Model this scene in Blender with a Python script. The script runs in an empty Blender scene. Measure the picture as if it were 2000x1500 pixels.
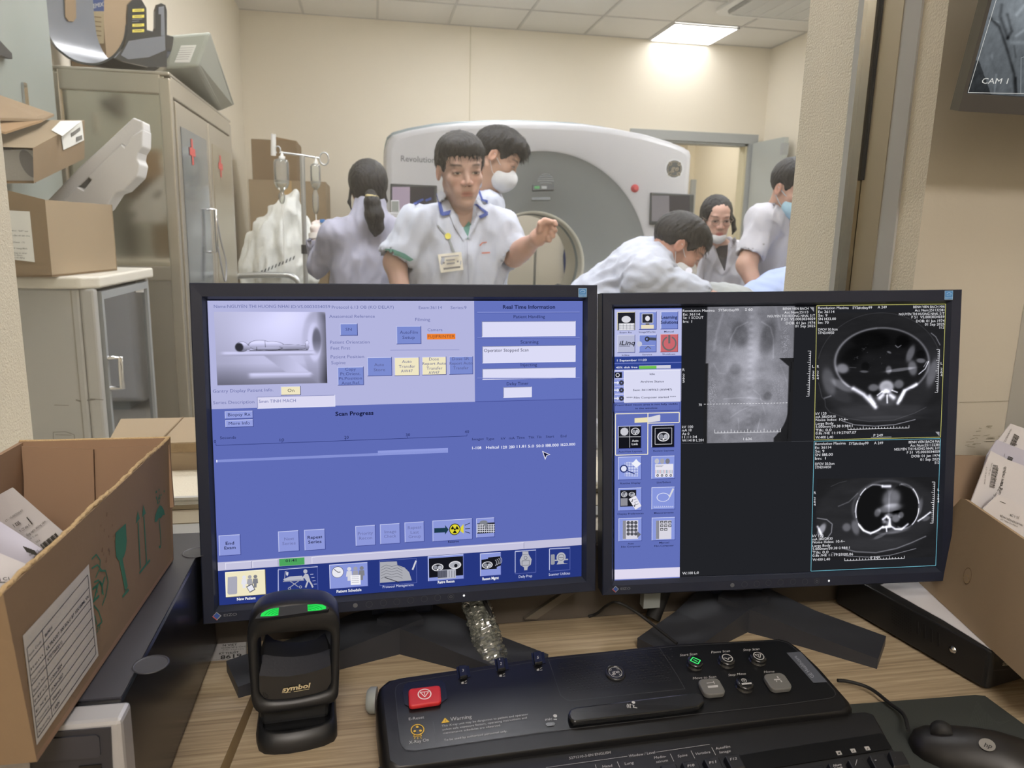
import bpy, bmesh, math, random
import numpy as np
from mathutils import Vector, Matrix, noise
from mathutils.bvhtree import BVHTree
PI = math.pi
random.seed(7)
SC = bpy.context.scene
COL = SC.collection
# ------------------------------------------------------------------ camera
F_PX, YAW, PITCH, ROLL = 1473.4, math.radians(10.70), math.radians(11.24), math.radians(1.35)
CAM = Vector((0, 0, 1.2))
_fw = Vector((math.sin(YAW)*math.cos(PITCH), math.cos(YAW)*math.cos(PITCH), -math.sin(PITCH)))
_r0 = Vector((math.cos(YAW), -math.sin(YAW), 0)); _u0 = _r0.cross(_fw)
_rt = math.cos(ROLL)*_r0 + math.sin(ROLL)*_u0; _up = -math.sin(ROLL)*_r0 + math.cos(ROLL)*_u0
cd = bpy.data.cameras.new('camera'); cam = bpy.data.objects.new('camera', cd); COL.objects.link(cam)
cd.sensor_fit = 'HORIZONTAL'; cd.sensor_width = 36; cd.lens = 36*F_PX/2000; cd.clip_start = .01; cd.clip_end = 60
mw = Matrix((_rt, _up, -_fw)).transposed().to_4x4(); mw.translation = CAM; cam.matrix_world = mw
cd.dof.use_dof = True; cd.dof.focus_distance = .78; cd.dof.aperture_fstop = cd.lens/1.9
SC.camera = cam
# ------------------------------------------------------------------ world, exposure
SC.view_settings.view_transform = 'Standard'; SC.view_settings.look = 'None'
SC.view_settings.exposure = 0; SC.view_settings.gamma = 1; SC.view_settings.use_curve_mapping = False
wd = bpy.data.worlds.new('world'); SC.world = wd; wd.use_nodes = True
wd.node_tree.nodes['Background'].inputs[0].default_value = (.8, .85, .9, 1); wd.node_tree.nodes['Background'].inputs[1].default_value = .25
LAMP_SCAN, LAMP_NEAR, LAMP_HALL = 42, 19, 28        # strengths of the ceiling lamps of the three rooms

def ray(x, y): return (_rt*((x-1000)/F_PX) + _up*((750-y)/F_PX) + _fw)
def PX(x, y, X=None, Y=None, Z=None):
    d = ray(x, y)
    if X is not None: t = (X-CAM.x)/d.x
    elif Y is not None: t = (Y-CAM.y)/d.y
    else: t = (Z-CAM.z)/d.z
    return CAM + d*t
def srgb(h):
    if isinstance(h, str): c = [int(h[i:i+2], 16)/255 for i in (0, 2, 4)]
    else: c = [v/255 for v in h]
    return [v/12.92 if v <= .04045 else ((v+.055)/1.055)**2.4 for v in c]
# ------------------------------------------------------------------ materials
_M = {}
def mat(name, col, rough=.5, metal=0, bump=0, bscale=200, var=0, vscale=8, coat=0, spec=.5, trans=0, alpha=1, stretch=None, bdist=.002, sheen=0, detail=4):
    if name in _M: return _M[name]
    m = bpy.data.materials.new(name); m.use_nodes = True; _M[name] = m
    nt = m.node_tree; b = nt.nodes['Principled BSDF']; c = srgb(col)+[1]
    b.inputs['Base Color'].default_value = c; b.inputs['Roughness'].default_value = rough; b.inputs['Metallic'].default_value = metal
    b.inputs['Coat Weight'].default_value = coat; b.inputs['Specular IOR Level'].default_value = spec
    b.inputs['Transmission Weight'].default_value = trans; b.inputs['Alpha'].default_value = alpha
    b.inputs['Sheen Weight'].default_value = sheen
    if bump or var:
        tc = nt.nodes.new('ShaderNodeTexCoord'); mp = nt.nodes.new('ShaderNodeMapping'); nt.links.new(tc.outputs['Object'], mp.inputs[0])
        if stretch: mp.inputs['Scale'].default_value = stretch
    if bump:
        n = nt.nodes.new('ShaderNodeTexNoise'); n.inputs['Scale'].default_value = bscale; n.inputs['Detail'].default_value = detail
        bp = nt.nodes.new('ShaderNodeBump'); bp.inputs['Strength'].default_value = bump; bp.inputs['Distance'].default_value = bdist
        nt.links.new(mp.outputs[0], n.inputs[0]); nt.links.new(n.outputs[0], bp.inputs['Height']); nt.links.new(bp.outputs[0], b.inputs['Normal'])
    if var:
        n = nt.nodes.new('ShaderNodeTexNoise'); n.inputs['Scale'].default_value = vscale; n.inputs['Detail'].default_value = 5
        mx = nt.nodes.new('ShaderNodeMix'); mx.data_type = 'RGBA'
        mx.inputs[6].default_value = [v*(1-var) for v in c[:3]]+[1]; mx.inputs[7].default_value = [min(1, v*(1+var)) for v in c[:3]]+[1]
        nt.links.new(mp.outputs[0], n.inputs[0]); nt.links.new(n.outputs[0], mx.inputs[0]); nt.links.new(mx.outputs[2], b.inputs['Base Color'])
    return m
def emit(col, s=1.0):
    k = 'glow_%s_%g' % (col if isinstance(col, str) else '%d_%d_%d' % tuple(col), s)
    if k in _M: return _M[k]
    m = bpy.data.materials.new(k); m.use_nodes = True; _M[k] = m; nt = m.node_tree; nt.nodes.clear()
    e = nt.nodes.new('ShaderNodeEmission'); o = nt.nodes.new('ShaderNodeOutputMaterial'); e.inputs[0].default_value = srgb(col)+[1]; e.inputs[1].default_value = s
    nt.links.new(e.outputs[0], o.inputs[0]); return m
def emit_attr(s=1.0):
    k = 'glow_image_%g' % s
    if k in _M: return _M[k]
    m = bpy.data.materials.new(k); m.use_nodes = True; _M[k] = m; nt = m.node_tree; nt.nodes.clear()
    a = nt.nodes.new('ShaderNodeAttribute'); a.attribute_name = 'Col'
    e = nt.nodes.new('ShaderNodeEmission'); o = nt.nodes.new('ShaderNodeOutputMaterial'); e.inputs[1].default_value = s
    nt.links.new(a.outputs[0], e.inputs[0]); nt.links.new(e.outputs[0], o.inputs[0]); return m
def clear_glass(name, col='f4faf6', haze=.03, gloss=1.0, rough=.02, hazecol='d8d8d0'):
    if name in _M: return _M[name]
    m = bpy.data.materials.new(name); m.use_nodes = True; _M[name] = m; nt = m.node_tree; nt.nodes.clear()
    t = nt.nodes.new('ShaderNodeBsdfTransparent'); t.inputs[0].default_value = srgb(col)+[1]
    d = nt.nodes.new('ShaderNodeBsdfDiffuse'); d.inputs[0].default_value = srgb(hazecol)+[1]
    g = nt.nodes.new('ShaderNodeBsdfGlossy'); g.inputs['Roughness'].default_value = rough
    fr = nt.nodes.new('ShaderNodeFresnel'); fr.inputs[0].default_value = 1.45
    mu = nt.nodes.new('ShaderNodeMath'); mu.operation = 'MULTIPLY'; mu.inputs[1].default_value = gloss
    m1 = nt.nodes.new('ShaderNodeMixShader'); m1.inputs[0].default_value = haze
    m2 = nt.nodes.new('ShaderNodeMixShader'); o = nt.nodes.new('ShaderNodeOutputMaterial')
    L = nt.links.new
    L(t.outputs[0], m1.inputs[1]); L(d.outputs[0], m1.inputs[2]); L(fr.outputs[0], mu.inputs[0]); L(mu.outputs[0], m2.inputs[0])
    L(m1.outputs[0], m2.inputs[1]); L(g.outputs[0], m2.inputs[2]); L(m2.outputs[0], o.inputs[0]); return m
# ------------------------------------------------------------------ objects
_OFF = {}
def thing(name, label, cat, loc, group=None):
    o = bpy.data.objects.new(name, None); COL.objects.link(o); o.empty_display_size = .02
    o.location = loc; o['label'] = label; o['category'] = cat; _OFF[o] = Vector(loc)
    if group: o['group'] = group
    return o
def link_mesh(name, me, mats, parent=None, label=None, cat=None, group=None, kind=None, loc=None, smooth=False):
    o = bpy.data.objects.new(name, me); COL.objects.link(o)
    for m in (mats if isinstance(mats, (list, tuple)) else [mats]):
        if m is not None: me.materials.append(m)
    if parent is not None: off = _OFF[parent]; o.parent = parent
    else:
        if loc is None:
            n = len(me.vertices); a = np.empty(n*3, np.float32); me.vertices.foreach_get('co', a); a = a.reshape(-1, 3)
            lo, hi = a.min(0), a.max(0); loc = ((lo[0]+hi[0])/2, (lo[1]+hi[1])/2, lo[2])
        off = Vector([float(v) for v in loc]); o.location = off
    _OFF[o] = off
    me.transform(Matrix.Translation(-off))
    if smooth: me.shade_smooth()
    if label: o['label'] = label
    if cat: o['category'] = cat
    if group: o['group'] = group
    if kind: o['kind'] = kind
    return o
class Fr:                                    # a flat frame in space: P(u,v,w)
    def __init__(s, O, ex, ey, n=None):
        s.O = Vector(O); s.ex = Vector(ex).normalized(); s.n = (Vector(n).normalized() if n is not None else s.ex.cross(Vector(ey)).normalized())
        s.ey = s.n.cross(s.ex).normalized()
    def P(s, u, v, w=0): return s.O + s.ex*u + s.ey*v + s.n*w
    def uv(s, x, y, w=0):
        d = ray(x, y); O = s.O + s.n*w; t = (O-CAM).dot(s.n)/d.dot(s.n); q = CAM+d*t-s.O
        return (q.dot(s.ex), q.dot(s.ey))
WORLD = Fr((0, 0, 0), (1, 0, 0), (0, 1, 0))
_TXT = {}
def text_mesh(s, bold=0, align='L'):
    k = (s, bold)
    if k in _TXT: return _TXT[k]
    cu = bpy.data.curves.new('t', 'FONT'); cu.body = s; cu.resolution_u = 2; cu.offset = bold; cu.fill_mode = 'FRONT'; cu.dimensions = '2D'
    ob = bpy.data.objects.new('t', cu); me = ob.to_mesh()
    v = [(p.co.x, p.co.y) for p in me.vertices]; f = [tuple(p.vertices) for p in me.polygons]
    ob.to_mesh_clear(); bpy.data.objects.remove(ob); bpy.data.curves.remove(cu)
    x0 = min(p[0] for p in v); x1 = max(p[0] for p in v)
    _TXT[k] = (v, f, x0, x1); return _TXT[k]
class MB:
    def __init__(s): s.v = []; s.f = []; s.m = []; s.mats = []; s.tf = None; s.sm = []
    def mi(s, m):
        if m not in s.mats: s.mats.append(m)
        return s.mats.index(m)
    def add(s, vs, fs, m=None, smooth=False):
        b = len(s.v); s.v += [Vector(p) for p in vs]; i = s.mi(m) if m is not None else 0
        for f in fs: s.f.append([b+k for k in f]); s.m.append(i); s.sm.append(smooth)
        return s
    def box(s, c, d, m=None, rot=None):
        c = Vector(c); hx, hy, hz = d[0]/2, d[1]/2, d[2]/2; vs = []
        for z in (-hz, hz):
            for x, y in ((-hx, -hy), (hx, -hy), (hx, hy), (-hx, hy)):
                p = Vector((x, y, z)); vs.append(c + (rot @ p if rot else p))
        return s.add(vs, [(0, 3, 2, 1), (4, 5, 6, 7), (0, 1, 5, 4), (1, 2, 6, 5), (2, 3, 7, 6), (3, 0, 4, 7)], m)
    def b2(s, x0, x1, y0, y1, z0, z1, m=None): return s.box(((x0+x1)/2, (y0+y1)/2, (z0+z1)/2), (abs(x1-x0), abs(y1-y0), abs(z1-z0)), m)
    def prism(s, fr, pts, w0, w1, m=None, smooth=False):
        n = len(pts); vs = [fr.P(u, v, w0) for u, v in pts]+[fr.P(u, v, w1) for u, v in pts]
        area = sum(pts[i][0]*pts[(i+1) % n][1]-pts[(i+1) % n][0]*pts[i][1] for i in range(n)); fs = []
        flip = (area < 0) != (w1 < w0)
        top = list(range(n, 2*n)); bot = list(range(n))[::-1]
        side = [(i, (i+1) % n, n+(i+1) % n, n+i) for i in range(n)]
        fs = [top, bot]+side
        if flip: fs = [list(f)[::-1] for f in fs]
        return s.add(vs, fs, m, smooth)
    def hull8(s, bot, top, m=None):          # four bottom and four top corners, counter-clockwise from above
        return s.add(list(bot)+list(top), [(3, 2, 1, 0), (4, 5, 6, 7), (0, 1, 5, 4), (1, 2, 6, 5), (2, 3, 7, 6), (3, 0, 4, 7)], m)
    def poly(s, fr, pts, w=0, m=None):
        n = len(pts); area = sum(pts[i][0]*pts[(i+1) % n][1]-pts[(i+1) % n][0]*pts[i][1] for i in range(n))
        f = list(range(n)); f = f if area > 0 else f[::-1]
        return s.add([fr.P(u, v, w) for u, v in pts], [f], m)
    def ppx(s, fr, pts, w=0, m=None): return s.poly(fr, [fr.uv(x, y, w) for x, y in pts], w, m)
    def rpx(s, fr, x0, y0, x1, y1, w=0, m=None): return s.ppx(fr, [(x0, y0), (x1, y0), (x1, y1), (x0, y1)], w, m)
    def tube(s, pts, r, n=10, m=None, cap=True, smooth=True):
        pts = [Vector(p) for p in pts]; k = len(pts); rs = r if isinstance(r, (list, tuple)) else [r]*k
        t0 = (pts[1]-pts[0]).normalized(); a = t0.orthogonal().normalized(); vs = []
        for i, p in enumerate(pts):
            t = (pts[min(i+1, k-1)]-pts[max(i-1, 0)]).normalized(); a = (a-t*a.dot(t)).normalized(); b = t.cross(a)
            vs += [p+(a*math.cos(2*PI*j/n)+b*math.sin(2*PI*j/n))*rs[i] for j in range(n)]
        fs = [(i*n+j, i*n+(j+1) % n, (i+1)*n+(j+1) % n, (i+1)*n+j) for i in range(k-1) for j in range(n)]
        s.add(vs, fs, m, smooth)
        if cap: s.add(vs[:n], [list(range(n))[::-1]], m); s.add(vs[-n:], [list(range(n))], m)
        return s
    def lathe(s, O, axis, prof, n=24, m=None, smooth=True, cap=True):
        O = Vector(O); ax = Vector(axis).normalized(); a = ax.orthogonal().normalized(); b = ax.cross(a); vs = []
        for r, h in prof: vs += [O+ax*h+(a*math.cos(2*PI*j/n)+b*math.sin(2*PI*j/n))*r for j in range(n)]
        k = len(prof); fs = [(i*n+j, i*n+(j+1) % n, (i+1)*n+(j+1) % n, (i+1)*n+j) for i in range(k-1) for j in range(n)]
        s.add(vs, fs, m, smooth)
        if cap: s.add(vs[:n], [list(range(n))[::-1]], m); s.add(vs[-n:], [list(range(n))], m)
        return s
    def line(s, fr, p, q, wd, w=0, m=None):  # thin flat bar between two frame points
        p = Vector((p[0], p[1])); q = Vector((q[0], q[1])); d = (q-p)
        if d.length < 1e-9: return s
        d.normalize(); n = Vector((-d.y, d.x))*wd/2
        return s.poly(fr, [tuple(p-n), tuple(q-n), tuple(q+n), tuple(p+n)], w, m)
    def lpx(s, fr, pts, wpx, w=0, m=None, close=False):
        q = [fr.uv(x, y, w) for x, y in pts]; a = fr.uv(pts[0][0]+1, pts[0][1], w); wd = wpx*math.hypot(a[0]-q[0][0], a[1]-q[0][1])
        if close: q.append(q[0])
        for i in range(len(q)-1): s.line(fr, q[i], q[i+1], wd, w, m)
        return s
    def ell(s, fr, c, rx, ry, w=0, m=None, n=24, a0=0, a1=2*PI, rot=0):
        pts = []
        for i in range(n if a1-a0 > 6.2 else n+1):
            a = a0+(a1-a0)*i/n; x, y = rx*math.cos(a), ry*math.sin(a)
            pts.append((c[0]+x*math.cos(rot)-y*math.sin(rot), c[1]+x*math.sin(rot)+y*math.cos(rot)))
        return s.poly(fr, pts, w, m)
    def ring(s, fr, c, r0, r1, w=0, m=None, n=28, a0=0, a1=2*PI, sq=1):
        vs = []; fs = []
        for i in range(n+1):
            a = a0+(a1-a0)*i/n
            vs += [fr.P(c[0]+r0*math.cos(a), c[1]+r0*sq*math.sin(a), w), fr.P(c[0]+r1*math.cos(a), c[1]+r1*sq*math.sin(a), w)]
        for i in range(n): fs.append((2*i, 2*i+1, 2*i+3, 2*i+2))
        return s.add(vs, fs, m)
    def text(s, fr, t, p0, p1, h, w=0, m=None, bold=0, it=0):   # p0,p1 = baseline ends (u,v), h = capital height vector (u,v)
        v, f, x0, x1 = text_mesh(t, bold); sx = 1/(x1-x0) if x1 > x0 else 1
        vs = []
        for x, y in v:
            k = (x-x0)*sx; yy = y/.73
            vs.append(fr.P(p0[0]+(p1[0]-p0[0])*k+h[0]*yy+it*yy*h[1], p0[1]+(p1[1]-p0[1])*k+h[1]*yy, w))
        return s.add(vs, f, m)
    def tpx(s, fr, t, x0, y0, x1, y1, hpx, w=0, m=None, bold=0, it=0, up=(0, -1)):
        a = fr.uv(x0, y0, w); b = fr.uv(x1, y1, w); xm, ym = (x0+x1)/2, (y0+y1)/2
        c = fr.uv(xm, ym, w); d = fr.uv(xm+up[0]*hpx, ym+up[1]*hpx, w)
        return s.text(fr, t, a, b, (d[0]-c[0], d[1]-c[1]), w, m, bold, it)
    def mesh(s, name='m', fix=False, bevel=0, seg=2, weld=False):
        me = bpy.data.meshes.new(name); me.from_pydata([tuple(v) for v in s.v], [], s.f)
        me.polygons.foreach_set('material_index', s.m); me.polygons.foreach_set('use_smooth', s.sm)
        if fix or bevel or weld:
            bm = bmesh.new(); bm.from_mesh(me)
            if weld: bmesh.ops.remove_doubles(bm, verts=bm.verts, dist=1e-5)
            if fix: bmesh.ops.recalc_face_normals(bm, faces=bm.faces)
            if bevel:
                es = [e for e in bm.edges if len(e.link_faces) == 2 and e.calc_face_angle(0) > .5]
                bmesh.ops.bevel(bm, geom=es, offset=bevel, segments=seg, affect='EDGES', profile=.5, clamp_overlap=True)
                if seg > 1:
                    for f in bm.faces: f.smooth = False
            bm.to_mesh(me); bm.free()
        me.validate(); return me
    def build(s, name, parent=None, label=None, cat=None, group=None, kind=None, fix=False, bevel=0, seg=2, loc=None, weld=False, smooth=False):
        return link_mesh(name, s.mesh(name, fix, bevel, seg, weld), s.mats, parent, label, cat, group, kind, loc, smooth)
def rrect(u0, u1, v0, v1, r, n=5):
    pts = []
    for cx, cy, a in ((u1-r, v0+r, -PI/2), (u1-r, v1-r, 0), (u0+r, v1-r, PI/2), (u0+r, v0+r, PI)):
        for i in range(n+1): b = a+PI/2*i/n; pts.append((cx+r*math.cos(b), cy+r*math.sin(b)))
    return pts
def structure(o): o['kind'] = 'structure'; return o
def spline(ps, n=8):
    ps = [Vector(p) for p in ps]; out = []
    for i in range(len(ps)-1):
        p0 = ps[max(i-1, 0)]; p1 = ps[i]; p2 = ps[i+1]; p3 = ps[min(i+2, len(ps)-1)]
        for k in range(n):
            t = k/n; out.append(.5*((2*p1)+(p2-p0)*t+(2*p0-5*p1+4*p2-p3)*t*t+(3*p1-p0-3*p2+p3)*t**3))
    out.append(ps[-1]); return out
# ================================================================== THE SETTING
plaster = mat('rough_plaster', 'cdc6b4', .88, bump=.55, bscale=340, bdist=.003, var=.03, vscale=12, detail=6)
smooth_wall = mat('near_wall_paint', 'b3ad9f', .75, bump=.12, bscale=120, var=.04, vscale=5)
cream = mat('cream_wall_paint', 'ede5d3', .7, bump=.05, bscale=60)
tile_m = mat('ceiling_tile', 'e3e1dc', .85, bump=.1, bscale=300)
grid_m = mat('ceiling_grid_metal', 'c4c2be', .5)
caulk = mat('grey_caulk', 'a3a39f', .7)
steel = mat('brushed_steel', 'b9b4a8', .22, metal=1, bump=.06, bscale=40, stretch=(1, 1, .05))
steel_dull = mat('dull_bronze_steel', 'a59b86', .42, metal=.55, bump=.1, bscale=60, stretch=(1, 1, .03))
floor_m = mat('grey_vinyl', 'a9a59c', .4, var=.05)
JL, JR, YN, YF, SILL, TOP = -.4575, .641, .81, 1.10, .858, 2.05
BX0, BX1, BY, CZ = -1.026, 3.682, 6.918, 2.946
def solid_wall(name, boxes, m, **k):
    b = MB()
    for q in boxes: b.b2(*q, m)
    return structure(b.build(name, **k))
# partition between the control room and the scan room, one wall with its window opening
w = MB()
def wall_opening(b, x0, x1, y0, y1, z0, z1, ox0, ox1, oz0, oz1, mf, mr, mb):
    for y, m, s in ((y0, mf, 1), (y1, mb, -1)):
        for q in (((x0, z0), (x1, z0), (x1, oz0), (x0, oz0)), ((x0, oz1), (x1, oz1), (x1, z1), (x0, z1)), ((x0, oz0), (ox0, oz0), (ox0, oz1), (x0, oz1)), ((ox1, oz0), (x1, oz0), (x1, oz1), (ox1, oz1))):
            vs = [(a, y, c) for a, c in q]; b.add(vs, [(0, 1, 2, 3) if s > 0 else (3, 2, 1, 0)], m)
    b.add([(ox0, y0, oz0), (ox0, y1, oz0), (ox0, y1, oz1), (ox0, y0, oz1)], [(0, 1, 2, 3)], mr)
    b.add([(ox1, y0, oz0), (ox1, y1, oz0), (ox1, y1, oz1), (ox1, y0, oz1)], [(3, 2, 1, 0)], mr)
    b.add([(ox0, y0, oz0), (ox1, y0, oz0), (ox1, y1, oz0), (ox0, y1, oz0)], [(0, 1, 2, 3)], mr)
    b.add([(ox0, y0, oz1), (ox1, y0, oz1), (ox1, y1, oz1), (ox0, y1, oz1)], [(3, 2, 1, 0)], mr)
    for q in (((x0, y0, z0), (x0, y1, z0), (x0, y1, z1), (x0, y0, z1)), ((x1, y1, z0), (x1, y0, z0), (x1, y0, z1), (x1, y1, z1))): b.add(q, [(3, 2, 1, 0)], mb)
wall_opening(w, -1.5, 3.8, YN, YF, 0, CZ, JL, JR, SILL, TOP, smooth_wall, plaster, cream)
structure(w.build('wall_window'))
def lining(y0, y1, t, m, name):
    b = MB()
    b.b2(JL, JL+t, y0, y1, SILL, TOP, m); b.b2(JR-t, JR, y0, y1, SILL, TOP, m)
    b.b2(JL+t, JR-t, y0, y1, SILL, SILL+t, m); b.b2(JL+t, JR-t, y0, y1, TOP-t, TOP, m)
    return b
fr = lining(.882, .926, .004, steel_dull, 'f'); 
for y0, y1, t, m in ((.851, .882, .003, caulk), (.927, .953, .010, steel), (.953, .971, .006, caulk)):
    q = lining(y0, y1, t, m, 'f'); b0 = len(fr.v); i = fr.mi(m); fr.v += q.v; fr.f += [[b0+k for k in f] for f in q.f]; fr.m += [i]*len(q.f); fr.sm += q.sm
dk = mat('black_seal', '2a2a2a', .6)
fr.b2(JR-.006, JR-.004, .921, .927, 1.28, TOP, dk)
wf = structure(fr.build('window_1'))
g = MB(); g.b2(JL+.010, JR-.010, .938, .944, SILL+.010, TOP-.010, clear_glass('viewing_window_glass', 'f8f6f3', haze=.024, gloss=.5))
gp = g.build('pane', wf, label='hazy viewing glass')
# scan room shell
solid_wall('wall_left', [(BX0-.1, BX0, YF, BY+.1, 0, CZ)], cream)
solid_wall('wall_right', [(BX1, BX1+.1, YF, BY+.1, 0, CZ)], cream)
DX0, DX1, DZ = 2.45, 3.52, 2.085
sm = mat('wall_joint', 'cfc6ab', .7)
bw = MB(); wall_opening(bw, BX0, BX1, BY, BY+.12, 0, CZ, DX0, DX1, 0, DZ, cream, cream, cream)
jx = PX(918, 145, Y=BY).x
bw.b2(jx-.004, jx+.004, BY-.003, BY, .0, CZ, sm)
structure(bw.build('wall_back'))
fl = MB(); fl.b2(-1.6, 3.9, -2.6, 10, -.05, 0, floor_m); structure(fl.build('floor'))
# ceiling of tiles with its grid of bars
gx = [-.5193+.6*i for i in range(-1, 8)]; gy = [BY-.6*j for j in range(0, 10)]
cb = MB(); cb.b2(BX0-.1, BX1+.1, YF, BY+.12, CZ, CZ+.05, tile_m); structure(cb.build('ceiling'))
tb = MB()
for x in gx: tb.b2(x-.010, x+.010, YF, BY, CZ-.006, CZ, grid_m)
for y in gy: tb.b2(BX0, BX1, y-.010, y+.010, CZ-.005, CZ, grid_m)
structure(tb.build('trim_1'))
# door frame and open leaf
door_grey = mat('grey_painted_steel', 'a9adad', .45); leafm = mat('door_leaf_grey', 'b7bcb8', .5)
d = MB()
d.b2(DX0-.10, DX1+.09, BY-.03, BY, DZ, DZ+.085, door_grey); d.b2(DX1, DX1+.09, BY-.03, BY, 0, DZ, door_grey); d.b2(DX0-.09, DX0, BY-.03, BY, 0, DZ, door_grey)
d.b2(DX0, DX1, BY, BY+.12, DZ-.02, DZ, door_grey); d.b2(DX1-.02, DX1, BY, BY+.12, 0, DZ, mat('door_reveal', 'd8cfae', .6))
structure(d.build('door_1'))
hinge = Vector((DX1+.05, BY-.045, 0)); far = Vector((3.60, 6.36, 0))
dirv = Vector((far.x-hinge.x, far.y-hinge.y, 0)); dirv = dirv.normalized()*min(1.0, dirv.length); nn = Vector((-dirv.y, dirv.x, 0)).normalized()*.02
lf = MB(); h0, h1 = hinge, hinge+dirv
lf.hull8([h0-nn+Vector((0, 0, .01)), h1-nn+Vector((0, 0, .01)), h1+nn+Vector((0, 0, .01)), h0+nn+Vector((0, 0, .01))], [h0-nn+Vector((0, 0, 2.09)), h1-nn+Vector((0, 0, 2.09)), h1+nn+Vector((0, 0, 2.09)), h0+nn+Vector((0, 0, 2.09))], leafm)
ld = lf.build('door_2', fix=True); structure(ld)
hd = MB(); e = h1-dirv.normalized()*.06; hd.tube([e-nn*2+Vector((0, 0, 1.0)), e-nn*3.5+Vector((0, 0, 1.0)), e-nn*3.5-dirv.normalized()*.12+Vector((0, 0, 1.0))], .009, m=steel)
hd.build('door_handle', ld)
dc = MB(); dc.box(h1+Vector((0, 0, 1.99))-dirv.normalized()*.02, (.05, .05, .1), door_grey); dc.build('door_closer', ld)
# corridor beyond the door
cy = mat('corridor_wall_paint', 'e3d8bd', .7)
solid_wall('wall_corridor', [(1.9, 2.0, BY+.12, 10, 0, 2.7), (3.9, 4.0, BY+.12, 10, 0, 2.7), (1.9, 4.0, 9.9, 10, 0, 2.7)], cy)
cc = MB(); cc.b2(1.9, 4.0, BY+.12, 10, 2.7, 2.75, tile_m); structure(cc.build('ceiling_corridor'))
pl = MB(); q = PX(1345, 330, Y=9.0); pl.b2(q.x-.03, q.x+.25, 9.0, 9.9, 0, 2.7, cy); q = PX(1405, 330, Y=9.4); pl.b2(q.x, q.x+.22, 9.2, 9.9, 0, 2.7, cy)
structure(pl.build('trim_2'))
q = PX(1450, 430, Y=9.3); pl = MB(); pl.b2(q.x-.03, q.x+.02, 8.2, 8.25, 0, 1.95, mat('dark_door_edge', '4d4a42', .6)); structure(pl.build('trim_3'))
q = PX(1360, 400, Y=9.0); pl = MB(); pl.b2(q.x-.12, q.x-.01, 8.9, 8.95, 0, 1.9, door_grey); structure(pl.build('door_3'))
def panel_lamp(x, y, sx, sy, z, s, label, group, kel='eef2fb'):
    t = thing('ceiling_light', label, 'light', (x, y, z), group)
    b = MB(); f = mat('lamp_frame_white', 'e8e8e6', .5)
    for a in (-1, 1): b.b2(x+a*sx/2-.012*(a > 0), x+a*sx/2+.012*(a < 0), y-sy/2, y+sy/2, z-.012, z-.001, f); b.b2(x-sx/2, x+sx/2, y+a*sy/2-.012*(a > 0), y+a*sy/2+.012*(a < 0), z-.012, z-.001, f)
    b.build('frame', t)
    b = MB(); b.b2(x-sx/2+.012, x+sx/2-.012, y-sy/2+.012, y+sy/2-.012, z-.009, z-.003, emit(kel, s)); b.build('diffuser', t)
    return t
panel_lamp(gx[6]+.3-.005, BY-.3, .58, .58, CZ-.006, LAMP_SCAN*.19, 'square white ceiling light panel glowing above the open door', None)
G2 = 'light panels in the scan room ceiling, out of the frame'
for x, y in ((gx[3]+.3, BY-1.5), (gx[1]+.3, BY-3.9), (gx[4]+.3, BY-3.9), (gx[6]+.3, BY-2.7), (gx[2]+.3, BY-5.1)):
    panel_lamp(x, y, .58, .58, CZ-.006, LAMP_SCAN, 'square ceiling light panel of the scan room nearer than the visible one', G2)
panel_lamp(3.0, 8.0, .58, .58, 2.7, LAMP_HALL, 'ceiling light panel of the corridor behind the open door', None)
# control room shell (behind and around the camera)
solid_wall('wall_near_left', [(-1.6, -1.5, -2.5, YN, 0, CZ)], smooth_wall)
solid_wall('wall_near_right', [(1.35, 1.45, -2.5, YN, 0, CZ)], smooth_wall)
solid_wall('wall_near_back', [(-1.5, 1.35, -2.6, -2.5, 0, CZ)], smooth_wall)
cb = MB(); cb.b2(-1.6, 1.45, -2.6, YN, CZ, CZ+.05, tile_m); structure(cb.build('ceiling_near'))
panel_lamp(.1, -.5, .9, .58, CZ, LAMP_NEAR*.55, 'white ceiling light panel of the control room right above the desk chair', None, 'fdf3ea')
panel_lamp(.0, -1.9, 1.2, .58, CZ, LAMP_NEAR*2.3, 'white ceiling light panel of the control room far behind the desk', None, 'fdf3ea')
# ceiling cassette air conditioner, only its edge in view
ac = thing('air_conditioner', 'white round-cornered ceiling air conditioner with a slatted grille, cut by the pillar', 'air conditioner', (3.1, 5.0, CZ))
wm = mat('white_plastic', 'e4e4e1', .45); gm = mat('grille_shadow_plastic', '9a9a97', .6)
A = Fr((3.12, 5.50, CZ), (1, 0, 0), (0, -1, 0))
b = MB(); b.prism(A, rrect(-.47, .47, -.47, .47, .10), 0, .03, wm); b.build('body', ac, bevel=.008)
b = MB(); b.prism(A, rrect(-.41, .41, -.41, .41, .12), .030, .036, gm)
for i in range(38): b.prism(A, [(-.37, -.38+i*.0205), (.37, -.38+i*.0205), (.37, -.372+i*.0205), (-.37, -.372+i*.0205)], .036, .040, wm)
for i in range(7): b.prism(A, [(-.37+i*.122, -.38), (-.362+i*.122, -.38), (-.362+i*.122, .385), (-.37+i*.122, .385)], .040, .043, wm)
b.build('grille', ac)
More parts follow.
